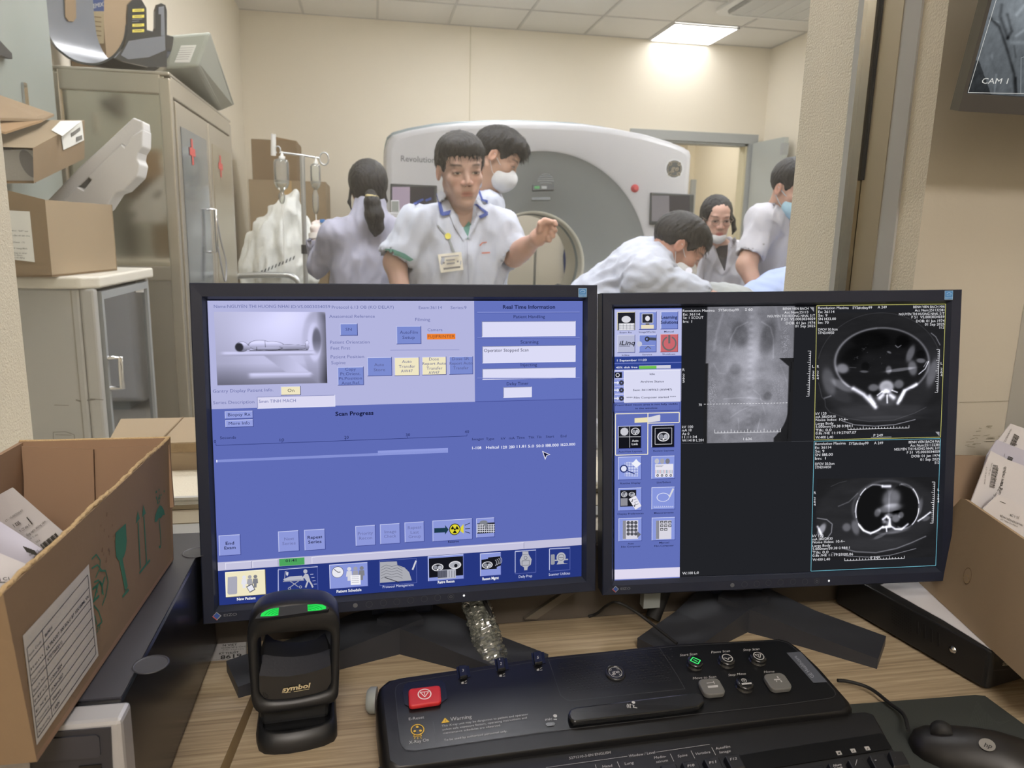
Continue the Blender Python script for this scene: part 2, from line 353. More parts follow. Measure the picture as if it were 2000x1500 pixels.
# ================================================================== SCAN ROOM: the scanner gantry
GY = 5.2
V = Fr((0, GY, 0), (1, 0, 0), (0, 0, 1))                    # vertical plane of the gantry front, normal towards the window
shell = mat('scanner_white_shell', 'b9babd', .35, var=.01); recess = mat('scanner_grey_cone', '93989a', .4); trimg = mat('scanner_dark_trim', '7d878a', .5)
inner = mat('bore_ring_cream', 'c9c8bc', .35)
gan = thing('ct_scanner', 'large white ring-shaped scanner gantry with grey cone around the bore', 'scanner', (1.2, GY+.4, 0))
uc, vc = V.uv(1060, 517); R1 = abs(V.uv(1263, 517)[0]-uc)
V2 = Fr((0, GY+.29, 0), (1, 0, 0), (0, 0, 1)); u2, v2 = V2.uv(1042, 517); RB = abs(V2.uv(1136, 517)[0]-u2)
outl = [V.uv(*p) for p in ((752, 300), (753, 285), (757, 272), (768, 262), (800, 253), (850, 244), (900, 239), (960, 236.5), (1020, 236), (1080, 237.5), (1140, 241), (1200, 249), (1260, 261), (1310, 276), (1338, 287), (1349, 294), (1352, 303))]
outl = [(outl[0][0], .06)] + outl + [(outl[-1][0], .06)]
def outline_r(a, sc=1, add=0):
    dx, dy = math.cos(a), math.sin(a); best = None
    n = len(outl)
    for i in range(n):
        p, q = outl[i], outl[(i+1) % n]; ex, ey = q[0]-p[0], q[1]-p[1]; den = dx*ey-dy*ex
        if abs(den) < 1e-9: continue
        t = ((p[0]-uc)*ey-(p[1]-vc)*ex)/den; s = ((p[0]-uc)*dy-(p[1]-vc)*dx)/den
        if t > 0 and -1e-6 <= s <= 1+1e-6 and (best is None or t < best): best = t
    return best+add
angs = sorted(set([2*PI*i/160 for i in range(160)]+[math.atan2(p[1]-vc, p[0]-uc) % (2*PI) for p in outl]))
def ringpts(fn, w): return [V.P(*fn(a), w) for a in angs]
def outpt(add): return lambda a: (uc+math.cos(a)*outline_r(a, add=add), vc+math.sin(a)*outline_r(a, add=add))
def circ(c, r): return lambda a: (c[0]+math.cos(a)*r, c[1]+math.sin(a)*r)
def loft(b, rings, m, smooth=True):
    n = len(rings[0]); vs = [p for r in rings for p in r]
    fs = [(k*n+i, k*n+(i+1) % n, (k+1)*n+(i+1) % n, (k+1)*n+i) for k in range(len(rings)-1) for i in range(n)]
    b.add(vs, fs, m, smooth)
def outtop(a): x, y = outpt(-.004)(a); return (x, y+.050*min(1, max(0, (y-1.5)/.25)))
b = MB()
loft(b, [ringpts(circ((uc, vc), R1), -.004), ringpts(circ((uc, vc), R1+.015), .006), ringpts(outpt(-.05), .006)], shell)
loft(b, [ringpts(outpt(-.05), .006), ringpts(outpt(-.02), 0), ringpts(outpt(-.004), -.02), ringpts(outpt(0), -.05), ringpts(outpt(0), -.55)], shell)
b.build('front_cover', gan)
b = MB(); loft(b, [ringpts(outpt(-.02), -.30), ringpts(outtop, -.305), ringpts(outtop, -.78), ringpts(circ((u2, v2), RB+.1), -.80), ringpts(circ((u2, v2), RB), -.76)], trimg); b.build('rear_cover', gan, label='dark grey rear cover')
b = MB()
prof = [(0, -.004), (.04, -.03), (.25, -.09), (.6, -.19), (.9, -.27), (1, -.29)]
loft(b, [ringpts(circ((uc+(u2-uc)*t, vc+(v2-vc)*t), R1+(RB+.02-R1)*t), w) for t, w in prof], recess); b.build('bore_cone', gan, label='grey cone around the bore')
b = MB(); rg = [(.02, -.29), (.012, -.285), (0, -.30), (0, -.40), (-.006, -.405), (-.006, -.45), (0, -.455), (0, -.76)]
loft(b, [ringpts(circ((u2, v2), RB+r), w) for r, w in rg[:4]], inner); loft(b, [ringpts(circ((u2, v2), RB+r), w) for r, w in rg[3:6]], trimg); loft(b, [ringpts(circ((u2, v2), RB+r), w) for r, w in rg[5:]], inner)
b.build('bore_liner', gan, label='cream bore liner with a dark ring')
b = MB(); b.b2(uc-.98, uc+1.0, GY+.05, GY+.7, 0, .065, trimg); b.build('base', gan)
# marks and controls
FR = .0075
dkp = mat('dark_panel', '3c4042', .4); chrome = mat('chrome', 'c8c8c8', .15, metal=1); lettering = mat('grey_lettering', '6f7478', .5)
b = MB(); b.tpx(V, 'Revolution', 783, 315, 850, 318, 12, FR, lettering, bold=.01); b.build('lettering', gan)
b = MB(); c = V.uv(1316, 330); r = abs(V.uv(1334, 330)[0]-c[0])
b.ell(V, c, r, r, FR, mat('badge_ring', 'c6c9cb', .3), 36); b.ell(V, c, r*.84, r*.84, FR+.002, mat('badge_dark', '6b7073', .25, metal=.6), 36)
b.ring(V, c, r*.68, r*.74, FR+.004, chrome)
for k in range(4): a = PI/4+k*PI/2; b.ring(V, (c[0]+r*.70*math.cos(a), c[1]+r*.70*math.sin(a)), r*.13, r*.2, FR+.005, chrome, 10)
b.text(V, 'ge', (c[0]-r*.42, c[1]-r*.2), (c[0]+r*.42, c[1]-r*.2), (0, r*.55), FR+.006, chrome, bold=.02, it=.25)
b.build('round_emblem', gan)
b = MB(); c = V.uv(1239, 368); b.lathe(V.P(*c, .004), V.n, [(.028, 0), (.028, .008), (.017, .008), (.017, .02), (.012, .024)], 20, mat('button_red', 'b84a4e', .4)); b.build('emergency_button', gan)
C = Fr(V.P(uc, vc+R1*.70, -.055), (1, 0, 0), (0, math.sin(.32), math.cos(.32)))
def cone_uv(x, y): return C.uv(x, y)
b = MB()
for i in range(5): y = 341+i*4.2; hw = (9, 13, 15, 16, 12)[i]; b.lpx(C, [(1066-hw, y), (1066, y-1.6), (1066+hw, y)], 1.6, .012, lettering)
b.build('intercom_grille', gan)
b = MB(); b.prism(C, [C.uv(x, y) for x, y in ((1040, 362), (1081, 361), (1081, 372), (1040, 373))], -.01, .013, dkp)
b.prism(C, [C.uv(x, y) for x, y in ((1043, 365), (1053, 365), (1053, 370), (1043, 370))], .013, .015, emit('6fae7a', 1.0)); b.prism(C, [C.uv(x, y) for x, y in ((1057, 365), (1067, 365), (1067, 370), (1057, 370))], .013, .015, mat('indicator_grey', '9aa0a0', .4)); b.build('indicator_panel', gan)
b = MB(); b.prism(C, [C.uv(x, y) for x, y in ((1038, 387), (1074, 386.5), (1074, 391.5), (1038, 392))], -.01, .013, lettering); b.build('microphone_slot', gan)
b = MB(); b.prism(V, [V.uv(x, y) for x, y in ((1230, 263), (1230, 252), (1234, 245), (1247, 246), (1247, 263))], -.72, -.62, door_grey); b.build('camera_housing', gan)
def tablet(pts, lab, split, c1):
    fr = Fr(V.P(0, 0, .0), (1, 0, 0), (0, 0, 1)); q = [fr.uv(*p) for p in pts]
    b = MB(); b.prism(fr, q, -.05, .03, dkp); p = b.build('touch_panel', gan, bevel=.006, label=lab)
    x0, y0 = pts[0]; x1, y1 = pts[2]
    b = MB(); b.rpx(fr, x0+4, y0+6, x0+(x1-x0)*split, y1-8, .0308, emit(c1, .9)); b.rpx(fr, x0+(x1-x0)*split, y0+6, x1-3, y1-8, .0308, mat('panel_glass_dark', '2e2f38', .15)); b.build('display', p)
tablet(((762, 359), (853, 363), (852, 421), (762, 420)), 'left touch panel with a lilac display', .43, 'b6a8bd')
tablet(((1269, 376), (1353, 380), (1350, 440), (1267, 439)), 'right touch panel with a grey display', .47, '8c8a90')
# patient table with cradle and covered patient pillow, mostly below the monitors
tbl = thing('patient_table', 'white scanner table docked in front of the ring scanner, hidden behind the people', 'table', (1.17, 4.5, 0))
b = MB(); b.b2(.93, 1.41, 4.0, 5.1, 0, .16, shell); b.b2(1.0, 1.34, 4.1, 5.0, .16, .78, shell); b.build('pedestal', tbl, bevel=.02)
b = MB(); b.prism(Fr((1.17, 3.9, 0), (1, 0, 0), (0, 0, 1)), [(-.22, .84), (-.20, .79), (.20, .79), (.22, .84), (.17, .815), (0, .80), (-.17, .815)], 0, -1.7, mat('cradle_dark', '5a5c60', .5)); b.build('cradle', tbl, fix=True)
# ------------------------------------------------------------------ cartons by the back wall
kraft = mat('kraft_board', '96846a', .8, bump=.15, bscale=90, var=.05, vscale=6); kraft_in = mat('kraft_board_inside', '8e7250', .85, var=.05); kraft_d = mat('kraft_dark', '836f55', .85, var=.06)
edge_m = mat('board_cut_edge', 'b09a74', .9, bump=.8, bscale=300); tape = mat('packing_tape', 'b79a6c', .3)
def at(x, y, Y): return PX(x, y, Y=Y)
a = at(485, 350, 5.9); c = at(636, 352, 5.9); b = MB(); b.b2(a.x, c.x, 5.9, 6.5, .55, a.z, kraft); b.b2((a.x+c.x)/2-.03, (a.x+c.x)/2+.03, 5.898, 5.9, .55, a.z, tape)
b.build('cardboard_box', None, 'large brown carton behind the drip stand, under a smaller one', 'box', bevel=.004)
sb = MB(); sb.b2(a.x-.05, c.x+.05, 5.85, 6.6, 0, .55, shell); sb.build('storage_cabinet', None, 'low white cabinet carrying the brown cartons by the back wall', 'cabinet')
a2 = at(490, 271, 5.95); c2 = at(579, 271, 5.95); zt = a2.z; zb = a.z
t = thing('cardboard_box', 'smaller brown carton with a raised flap on top of the large one', 'box', ((a2.x+c2.x)/2, 6.15, zb))
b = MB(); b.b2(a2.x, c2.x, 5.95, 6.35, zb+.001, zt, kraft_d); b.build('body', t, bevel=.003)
b = MB(); p = at(537, 266, 6.1); b.hull8([Vector((p.x, 5.955, zt)), Vector((c2.x, 5.955, zt)), Vector((c2.x, 5.965, zt)), Vector((p.x, 5.965, zt))], [Vector((p.x, 6.06, zt+.035)), Vector((c2.x-.03, 6.06, zt+.01)), Vector((c2.x-.03, 6.07, zt+.01)), Vector((p.x, 6.07, zt+.035))], kraft_in); b.build('flap', t, fix=True)
# ------------------------------------------------------------------ drip stand, bottles, bag
IY = 4.0
st = thing('drip_stand', 'steel drip stand with a horizontal hook bar and a ring', 'stand', (at(592, 400, IY).x, IY, 0))
alu = mat('stand_steel', 'b9bcbc', .3, metal=.8)
b = MB(); top = at(590, 303, IY); b.tube([(top.x, IY, .05), (top.x, IY, 1.0), (top.x, IY, top.z)], .012, 12, alu); pole = b.build('pole', st)
b = MB(); z5 = at(598, 484, IY).z; b.tube([(top.x, IY, z5-.03), (top.x, IY, z5+.015)], .018, 12, mat('black_plastic', '24262a', .4)); b.build('height_clamp', st)
b = MB(); l = at(548, 298, IY); r = at(624, 309, IY); b.tube([l, top, r], .005, 8, alu); lp = [l+Vector((math.cos(q)*.012-.012, 0, math.sin(q)*.018+.012)) for q in [i*PI/6 for i in range(-2, 9)]]; b.tube(lp, .003, 6, alu)
rc = at(633, 310, IY); b.tube([rc+Vector((.022*math.cos(q), 0, .030*math.sin(q))) for q in [i*PI/10 for i in range(21)]], .004, 6, alu); b.build('hook_bar', st)
b = MB()
for k in range(5): q = k*2*PI/5; b.tube([(top.x, IY, .07), (top.x+.25*math.cos(q), IY+.25*math.sin(q), .045)], .012, 8, alu); b.lathe((top.x+.25*math.cos(q), IY+.25*math.sin(q), .0), (0, 0, 1), [(.02, 0), (.025, .02), (.02, .04)], 10, mat('black_plastic', '24262a', .4))
b.build('base', st)
cg = clear_glass('infusion_plastic', 'eef0ea', haze=.22, gloss=1.2, rough=.08, hazecol='e6e6e0'); wl = mat('infusion_white', 'd9dad6', .5)
def bottle(pts_c, y0, y1, hw, Y, label, neck):
    c0 = at(pts_c, y0, Y); c1 = at(pts_c, y1, Y); r = abs(at(pts_c+hw, y0, Y).x-c0.x); h = c0.z-c1.z
    t = thing('infusion_bottle', label, 'bottle', (c1.x, Y, c1.z), 'infusion bottles on the drip stand')
    b = MB(); b.lathe(c1, (0, 0, 1), [(r*.25, 0), (r*.3, h*.04), (r*.75, h*.12), (r, h*.26), (r, h*.86), (r*.85, h*.94), (r*.3, h*.98)], 20, cg); b.build('flask', t)
    b = MB(); b.lathe(c1, (0, 0, 1), [(r*.97, h*.27), (r*.98, h*.34)], 20, wl, cap=False); b.lathe(c0, (0, 0, 1), [(r*.3, -.01), (r*.45, .004), (r*.2, .01), (.004, .03)], 14, wl); b.build('hanger', t)
    b = MB(); c2 = at(pts_c, neck, Y); b.lathe(c2, (0, 0, 1), [(.006, 0), (.012, .01), (.016, .03), (.016, (c1.z-c2.z)*.75), (.008, (c1.z-c2.z)+.002)], 12, cg); b.tube([c2, c2+Vector((.004, 0, -.12)), c2+Vector((.0, 0, -.3))], .003, 6, wl); b.build('drip_chamber', t)
    return t
bottle(551, 308, 375, 15, IY, 'clear infusion bottle hanging left of the drip stand pole', 398)
bottle(617, 318, 372, 10, IY-.02, 'narrow labelled infusion bottle hanging right of the drip stand pole', 418)
b = MB(); a = at(534, 262, IY); c = at(534, 304, IY); b.tube([a, c], .012, 10, mat('strap_white', 'c9c9c6', .5)); b.build('white_tube', None, 'short white tube strap on the left end of the drip stand hook bar', 'tube')
# white plastic bag, blue apron and steel pole farther back
b = MB(); a = Fr((0, 6.916, 0), (1, 0, 0), (0, 0, 1)); b.prism(a, [a.uv(x, y) for x, y in ((1104, 466), (1111, 470), (1121, 505), (1122, 560), (1102, 560), (1099, 500))], 0, .04, mat('apron_blue', '35426f', .7)); b.build('lead_apron', None, 'dark blue apron on the back wall seen through the scanner bore', 'apron', fix=True, bevel=.012)
b = MB(); q = at(1046, 480, 6.5); b.tube([(q.x, 6.5, 0), (q.x, 6.5, q.z+.05)], .012, 8, alu); b.build('steel_pole', None, 'thin steel pole seen through the scanner bore', 'pole')
# grey trolley rail
b = MB(); p = [at(458, 540, 4.3), at(500, 537, 4.3), at(556, 537, 4.3), at(572, 541, 4.3), at(583, 552, 4.3), at(586, 575, 4.3)]; b.tube(spline(p, 5), .016, 10, alu)
b.tube([p[5], Vector((p[5].x, p[5].y, .0))], .016, 10, alu); b.tube([Vector((p[0].x, p[0].y, .0)), p[0]], .016, 10, alu); b.tube([Vector((p[0].x, 4.3, .7)), Vector((p[5].x, 4.3, .7))], .014, 10, alu)
b.build('trolley_rail', None, 'curved steel trolley rail in front of the white bag', 'rail')
# ================================================================== LEFT SIDE OF THE SCAN ROOM
cabs = mat('cabinet_stainless', 'cdc6b6', .13, metal=.95, var=.05, vscale=3, bump=.04, bscale=8, bdist=.01); post_m = mat('cabinet_post_steel', 'b9b3a6', .30, metal=.8)
SX0, SX1, SY0, SY1, SZ = -1.02, -.647, 2.81, 3.95, 1.70
sc = thing('steel_cabinet', 'tall stainless steel medical cabinet with red crosses on its doors', 'cabinet', ((SX0+SX1)/2, (SY0+SY1)/2, 0))
b = MB(); b.b2(SX0+.01, SX1-.02, SY0+.012, SY1-.01, .08, SZ-.012, cabs); b.build('body', sc)
b = MB()
for x in (SX0+.018, SX1-.018):
    for y in (SY0+.018, SY1-.018): b.b2(x-.018, x+.018, y-.018, y+.018, 0, SZ-.02, post_m)
for x in (SX0+.018, SX1-.018): b.b2(x-.017, x+.017, SY0+.03, SY1-.03, SZ-.075, SZ-.01, post_m)
b.b2(SX0+.03, SX1-.03, SY0+.001, SY0+.03, SZ-.072, SZ-.008, post_m); zz = at(300, 520, SY0).z; b.b2(SX0+.03, SX1-.03, SY0+.001, SY0+.03, zz-.05, zz, post_m)
b.b2(SX0, SX1, SY0, SY1, SZ-.012, SZ, post_m); b.build('frame', sc, bevel=.004)
redm = mat('red_cross_red', 'c4524c', .5); steelglass = mat('smoked_glass', '565e64', .12, spec=.8)
ymid = PX(407, 300, X=SX1).y
for k, (y0, y1, gm_) in enumerate(((SY0+.045, ymid-.008, steelglass), (ymid+.008, SY1-.04, mat('door_panel_steel', 'b5ad98', .3, metal=.8)))):
    b = MB(); b.b2(SX1-.02, SX1+.004, y0, y1, .12, SZ-.085, post_m); dr = b.build('door', sc, bevel=.003)
    b = MB(); b.b2(SX1+.004, SX1+.006, y0+.05, y1-.05, .72 if k == 0 else .2, SZ-.16, gm_); b.build('panel', dr)
    D = Fr((SX1+.0075, 0, 0), (0, 1, 0), (0, 0, 1), (1, 0, 0)); cpx = ((376, 297, 9, 22), (431, 325, 6, 18))[k]
    c = D.uv(cpx[0], cpx[1]); s1 = .040
    b = MB()
    for hx, hz in ((.014, .046), (.046, .014)): b.add([D.P(c[0]-hx, c[1]-hz), D.P(c[0]+hx, c[1]-hz), D.P(c[0]+hx, c[1]+hz), D.P(c[0]-hx, c[1]+hz)], [(0, 1, 2, 3)], redm); D.O = D.O+Vector((.0004, 0, 0))
    b.build('red_cross', dr)
b = MB(); hy = PX(410, 450, X=SX1).y; b.tube([(SX1+.004, hy-.03, 1.27), (SX1+.03, hy-.03, 1.27), (SX1+.03, hy-.03, 1.10), (SX1+.004, hy-.03, 1.10)], .006, 8, chrome)
b.tube(spline([(SX1+.032, hy-.03, 1.26), (SX1+.04, hy, 1.15), (SX1+.05, hy+.04, 1.05), (SX1+.05, hy-.01, .98), (SX1+.035, hy-.04, 1.12)], 6), .0035, 6, mat('cable_grey', '8f9092', .5)); b.build('handle', sc)
# grey plastic cover lying on the cabinet
tray = mat('grey_green_plastic', '9fa399', .4, var=.02)
A_, B_, C_, D_ = at(330, 68, 2.98), at(412, 60, 2.98), at(388, 131, 2.98), at(322, 134, 2.98)
C2 = PX(430, 217, Z=SZ+.012); B2 = PX(460, 205, Y=C2.y+.02); A2 = B2+Vector((-.36, .02, .10)); D2 = C2+Vector((-.34, 0, 0))
b = MB(); b.add([D_, C_, B_, A_, D2, C2, B2, A2], [(0, 1, 2, 3), (5, 4, 7, 6), (1, 5, 6, 2), (4, 0, 3, 7), (3, 2, 6, 7), (4, 5, 1, 0)], tray)
t = thing('plastic_cover', 'grey plastic machine cover with a paper label lying tilted on the steel cabinet', 'cover', ((D_.x+C2.x)/2, 3.3, SZ))
b.build('shell', t, fix=True, bevel=.012, seg=3)
n = (B_-A_).cross(D_-A_).normalized(); n = n if n.y < 0 else -n
L = Fr(A_+n*.0, (B_-A_), (A_-D_), None); L = Fr(A_, B_-A_, A_-D_, n)
b = MB(); q = [L.uv(x, y) for x, y in ((354, 89), (384, 88), (371, 122), (341, 122))]; b.poly(L, q, .002, mat('paper_label', 'dcdcd6', .7))
for i in range(6): b.lpx(L, [(351-i*2.2, 94+i*4.4), (379-i*2.2, 93+i*4.4)], .8, .003, mat('label_print', '8a8a86', .7))
b.build('paper_label', t)
# curved black head holder in front of it
hold = mat('glossy_black_carbon', '2b2f33', .12, spec=.9, coat=.4); hold_in = mat('scuffed_grey_plastic', '5f6369', .33, bump=.3, bscale=25, spec=.8, var=.1)
HY = 2.86; H0 = Fr((0, HY, 0), (1, 0, 0), (0, 0, 1))
t = thing('head_holder', 'curved glossy black U-shaped head holder with yellow warning stickers', 'head holder', (at(200, 120, HY).x, HY+.1, SZ))
U = spline([Vector((*H0.uv(x, y), 0)) for x, y in ((74, -60), (76, -20), (80, 20), (88, 58), (108, 94), (146, 121), (188, 127), (222, 112), (243, 82), (249, 50))], 6)
EV = Vector((.115, .12, 0)); T = .007; n = len(U); cen = Vector((*H0.uv(168, 10), 0)); vs = []
for e_ in (Vector(), EV):
    for p in U: d = (cen-p).normalized()*T; vs += [H0.P(p.x, p.y)+e_, H0.P(p.x+d.x, p.y+d.y)+e_]
m2 = 2*n; b = MB(); fs = []
for i in range(n-1): a = 2*i; fs += [(a, a+2, a+3, a+1), (m2+a, m2+a+1, m2+a+3, m2+a+2)]
b.add(vs, fs, hold); b.add(vs, [(2*i, m2+2*i, m2+2*i+2, 2*i+2) for i in range(n-1)], hold, True); b.add(vs, [(2*i+1, 2*i+3, m2+2*i+3, m2+2*i+1) for i in range(n-1)], hold_in, True); b.build('curved_plate', t)
HR = Fr(H0.P(*H0.uv(249, 60)), EV, (0, 0, 1), Vector((EV.y, -EV.x, 0)))
b = MB(); q = [HR.uv(x, y) for x, y in ((243, 92), (249, 60), (249, 30), (251, 8), (262, -4), (277, 0), (286, 16), (287, 60), (292, 70), (299, 68), (303, 55), (303, 22), (307, 9), (315, 6), (323, 10), (326, 20), (326, 131), (290, 131), (240, 120), (225, 113))]
b.prism(HR, q, -.010, .0, hold, False); tb_ = b.build('end_plate', t, fix=True)
b = MB(); b.poly(HR, [HR.uv(x, y) for x, y in ((251, 80), (290, 74), (322, 70), (323, 98), (290, 112), (250, 116), (236, 108))], .001, hold_in); b.poly(HR, [HR.uv(x, y) for x, y in ((309, 14), (320, 12), (322, 70), (314, 70), (314, 28), (309, 28))], .001, hold_in); b.build('grey_patch', tb_)
b = MB(); ym = mat('yellow_sticker', 'cfc04a', .5)
for y in (18, 30, 47, 58): b.prism(HR, [HR.uv(x, yy) for x, yy in ((258, y), (281, y-1), (281, y+4.5), (258, y+5.5))], .001, .002, ym); b.lpx(HR, [(262, y+2), (277, y+1.6)], .9, .0024, dk)
b.lpx(HR, [(258, 38), (278, 37)], .8, .0012, lettering); b.lpx(HR, [(258, 42), (272, 41)], .8, .0012, lettering); b.build('yellow_stickers', tb_)
HL = Fr(H0.P(*H0.uv(79, 20)), EV, (0, 0, 1), Vector((EV.y, -EV.x, 0))); b = MB(); b.prism(HL, [HL.uv(x, y) for x, y in ((122, -40), (144, -40), (146, 36), (140, 43), (131, 42), (125, 34))], .007, .010, kraft_d); b.build('slot', t)
# cartons on the cabinet behind it
b = MB(); a = at(60, 60, 3.05); c = at(204, 60, 3.05); b.b2(max(a.x, BX0+.004), c.x, 3.05, 3.40, SZ+.001, 2.2, kraft_d); q = Fr((0, 3.05, 0), (1, 0, 0), (0, 0, 1)); b.rpx(q, 172, -20, 203, 22, .002, mat('blue_print', '4c5f95', .6)); b.rpx(q, 172, 22, 203, 85, .002, mat('pale_print', 'b8a98a', .7))
b.tpx(q, 'NEMIX', 175, 18, 202, 12, 9, .003, wl);
for i in range(5): b.lpx(q, [(176, 32+i*9), (198, 34+i*9)], 2.0, .003, kraft_d)
b.build('cardboard_box', None, 'brown carton with blue print on the steel cabinet behind the head holder', 'box', loc=((BX0+c.x)/2, 3.2, SZ))
b = MB(); p = at(218, -5, 3.8); q2 = at(226, -5, 3.8); b.b2(p.x, q2.x, 3.8, 3.84, SZ+.001, 2.5, mat('beige_profile', 'cfc6ae', .5)); b.build('plastic_profile', None, 'beige upright plastic profile standing on the steel cabinet', 'profile')
# grey wall cabinet at the far left
b = MB(); b.b2(BX0+.001, -.985, 1.25, 2.775, .9, 2.6, mat('wall_cabinet_grey', '868c86', .5, var=.03)); wc = b.build('wall_cabinet', None, 'flat grey-green wall cabinet at the left edge with a small latch', 'cabinet', bevel=.006)
b = MB(); D = Fr((-.985, 0, 0), (0, 1, 0), (0, 0, 1), (1, 0, 0)); c = D.uv(46, 186); b.prism(D, rrect(c[0]-.012, c[0]+.012, c[1]-.035, c[1]+.035, .005), 0, .008, chrome); b.build('latch', wc)
b = MB(); c = D.uv(1, 100); b.prism(D, [(c[0]-.2, c[1]-.03), (c[0]+.02, c[1]-.015), (c[0]+.02, c[1]+.0), (c[0]-.2, c[1]+.06)], 0, .02, dk); b.build('dark_bracket', wc)
# small white cabinet with glass door
WX1, WY0, WY1, WZ = -.687, 2.07, 2.56, 1.07; wcab = mat('white_enamel', 'a9a8a5', .45, var=.02, vscale=3); wtop = mat('white_top_board', 'd4d0c4', .35)
t = thing('white_cabinet', 'small white cabinet with a glass door and a steel handle', 'cabinet', ((WX1-1.0)/2-.1, 2.3, 0))
dg = mat('door_glass_dark', '51595c', .08, spec=.8)
b = MB(); b.b2(-1.02, WX1-.035, WY0, WY1, .06, WZ-.03, wcab); b.b2(WX1-.035, WX1-.001, WY0, WY0+.03, .06, WZ-.03, wcab); b.b2(WX1-.035, WX1-.001, WY1-.03, WY1, .06, WZ-.03, wcab); b.b2(WX1-.035, WX1+.012, WY0, WY1, .03, .50, wcab); b.build('body', t, bevel=.006)
b = MB(); sw = mat('seam_shadow_grey', '928e86', .6); xx = PX(150, 700, Y=WY0).x; b.b2(xx-.0015, xx+.0015, WY0-.001, WY0, .1, WZ-.03, sw); b.build('side_seam', t)
b = MB(); b.prism(Fr((0, 0, 0), (1, 0, 0), (0, 1, 0)), [(-1.02, WY0-.012), (WX1-.03, WY0-.012), (WX1+.008, WY0+.02), (WX1+.012, WY1+.01), (-1.02, WY1+.01)], WZ-.03, WZ, wtop); b.build('top', t, bevel=.006, seg=3)
b = MB()
DF = Fr((WX1+.004, 0, 0), (0, 1, 0), (0, 0, 1), (1, 0, 0)); fm = mat('door_frame_grey', '8e9294', .4)
for q in ((WY0+.035, WY0+.05, .51, WZ-.04), (WY1-.05, WY1-.035, .51, WZ-.04), (WY0+.05, WY1-.05, .51, .53), (WY0+.05, WY1-.05, WZ-.06, WZ-.04)): b.b2(WX1-.012, WX1+.006, q[0], q[1], q[2], q[3], fm)
dr = b.build('door', t); b = MB(); b.b2(WX1-.006, WX1-.002, WY0+.048, WY1-.048, .528, WZ-.058, clear_glass('cabinet_door_glass', 'b4bcbe', haze=.10, gloss=2.2, hazecol='8a9092')); b.build('pane', dr)
b = MB(); b.b2(WX1-.0335, WX1-.031, WY0+.03, WY1-.03, .5, WZ-.04, dg); b.b2(WX1-.031, WX1-.012, WY0+.04, WY1-.04, .78, .79, wcab); b.build('shelf', t)
hz0, hz1 = PX(225, 690, X=WX1).z, PX(225, 750, X=WX1).z; hy = PX(208, 720, X=WX1).y
b = MB(); b.tube([(WX1+.006, hy, hz0), (WX1+.035, hy, hz0), (WX1+.035, hy, hz1), (WX1+.006, hy, hz1)], .0075, 10, chrome); b.build('handle', dr)
b = MB(); D = Fr((WX1+.0005, 0, 0), (0, 1, 0), (0, 0, 1), (1, 0, 0)); b.rpx(D, 265, 553, 281, 571, 0, mat('paper_label', 'dcdcd6', .7)); b.build('sticker', dr)
b = MB(); SF = Fr((0, WY0, 0), (1, 0, 0), (0, 0, 1)); st_ = mat('scuff_mark', '75706a', .8)
for x0, y0, x1, y1, ww in ((106, 791, 134, 792, 1.2), (148, 781, 158, 784, 3), (170, 782, 186, 780, 3), (176, 779, 202, 781, 1.6), (104, 844, 128, 843, 1.2), (104, 844, 104, 860, 1.2), (128, 843, 145, 849, 1.2), (145, 849, 146, 860, 1.2), (108, 849, 140, 850, 1)): b.lpx(SF, [(x0, y0), (x1, y1)], ww, .0012, st_)
b.build('scuff_marks', t)
# cartons and foam on the white cabinet
BF = Fr((0, 2.09, 0), (1, 0, 0), (0, 0, 1))
t = thing('cardboard_box', 'open brown carton with a paper label on the white cabinet, holding the foam', 'box', (-.83, 2.25, WZ))
x0, x1 = at(40, 450, 2.09).x, at(102, 450, 2.09).x; zt = at(100, 388, 2.09).z; xR = at(218, 500, 2.22).x
Pb = [PX(-40, 541, Z=WZ+.001), PX(102, 541, Z=WZ+.001), PX(229, 528, Z=WZ+.001)]
far_r = Pb[2]; near = Pb[1]; left = Pb[0]; back = left+(far_r-near)
up = lambda p, z: Vector((p.x, p.y, z))
ztl = at(85, 390, near.y).z
b = MB(); T = .004
ring_ = [left, near, far_r, back]; ztop = [at(40, 357, near.y).z, ztl, PX(218, 400, Y=far_r.y).z, ztl]
for i in (1, 2, 0, 3):
    p, q = ring_[i], ring_[(i+1) % 4]; nrm = Vector(((q-p).y, -(q-p).x, 0)).normalized()*T
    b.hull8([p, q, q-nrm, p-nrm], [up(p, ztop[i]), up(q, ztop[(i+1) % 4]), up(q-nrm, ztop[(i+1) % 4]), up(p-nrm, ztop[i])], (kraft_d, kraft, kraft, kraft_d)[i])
b.hull8([up(p, WZ+.002) for p in ring_], [up(p, WZ+.006) for p in ring_], kraft_in); b.build('body', t, fix=True)
LFp = Fr(near, near-left, (0, 0, 1)); LFp = Fr(near, (near-left), (0, 0, 1)); LFp.n = LFp.ex.cross(Vector((0, 0, 1)))*1.0; LFp = Fr(near, near-left, (0, 0, 1), (near-left).cross(Vector((0, 0, 1))))
b = MB(); b.ppx(LFp, [(18, 411), (58, 413), (68, 512), (18, 506)], .002, mat('paper_label', 'dcdcd6', .7)); ink = mat('black_ink', '33322f', .7)
for y, s, x1_ in ((452, 'MFG", "EXP" xxx', 55), (461, '2 năm với ánh sáng', 58), (474, 'Milliseas: 175', 48), (486, '2, P. Long Bình,', 54), (495, 'thông tin khác', 53), (499, 'kèm theo.', 44), (504, 'Hạn sử dụng', 48)): b.tpx(LFp, s, 22, y, x1_, y+1, 3, .003, ink)
b.build('paper_label', t)
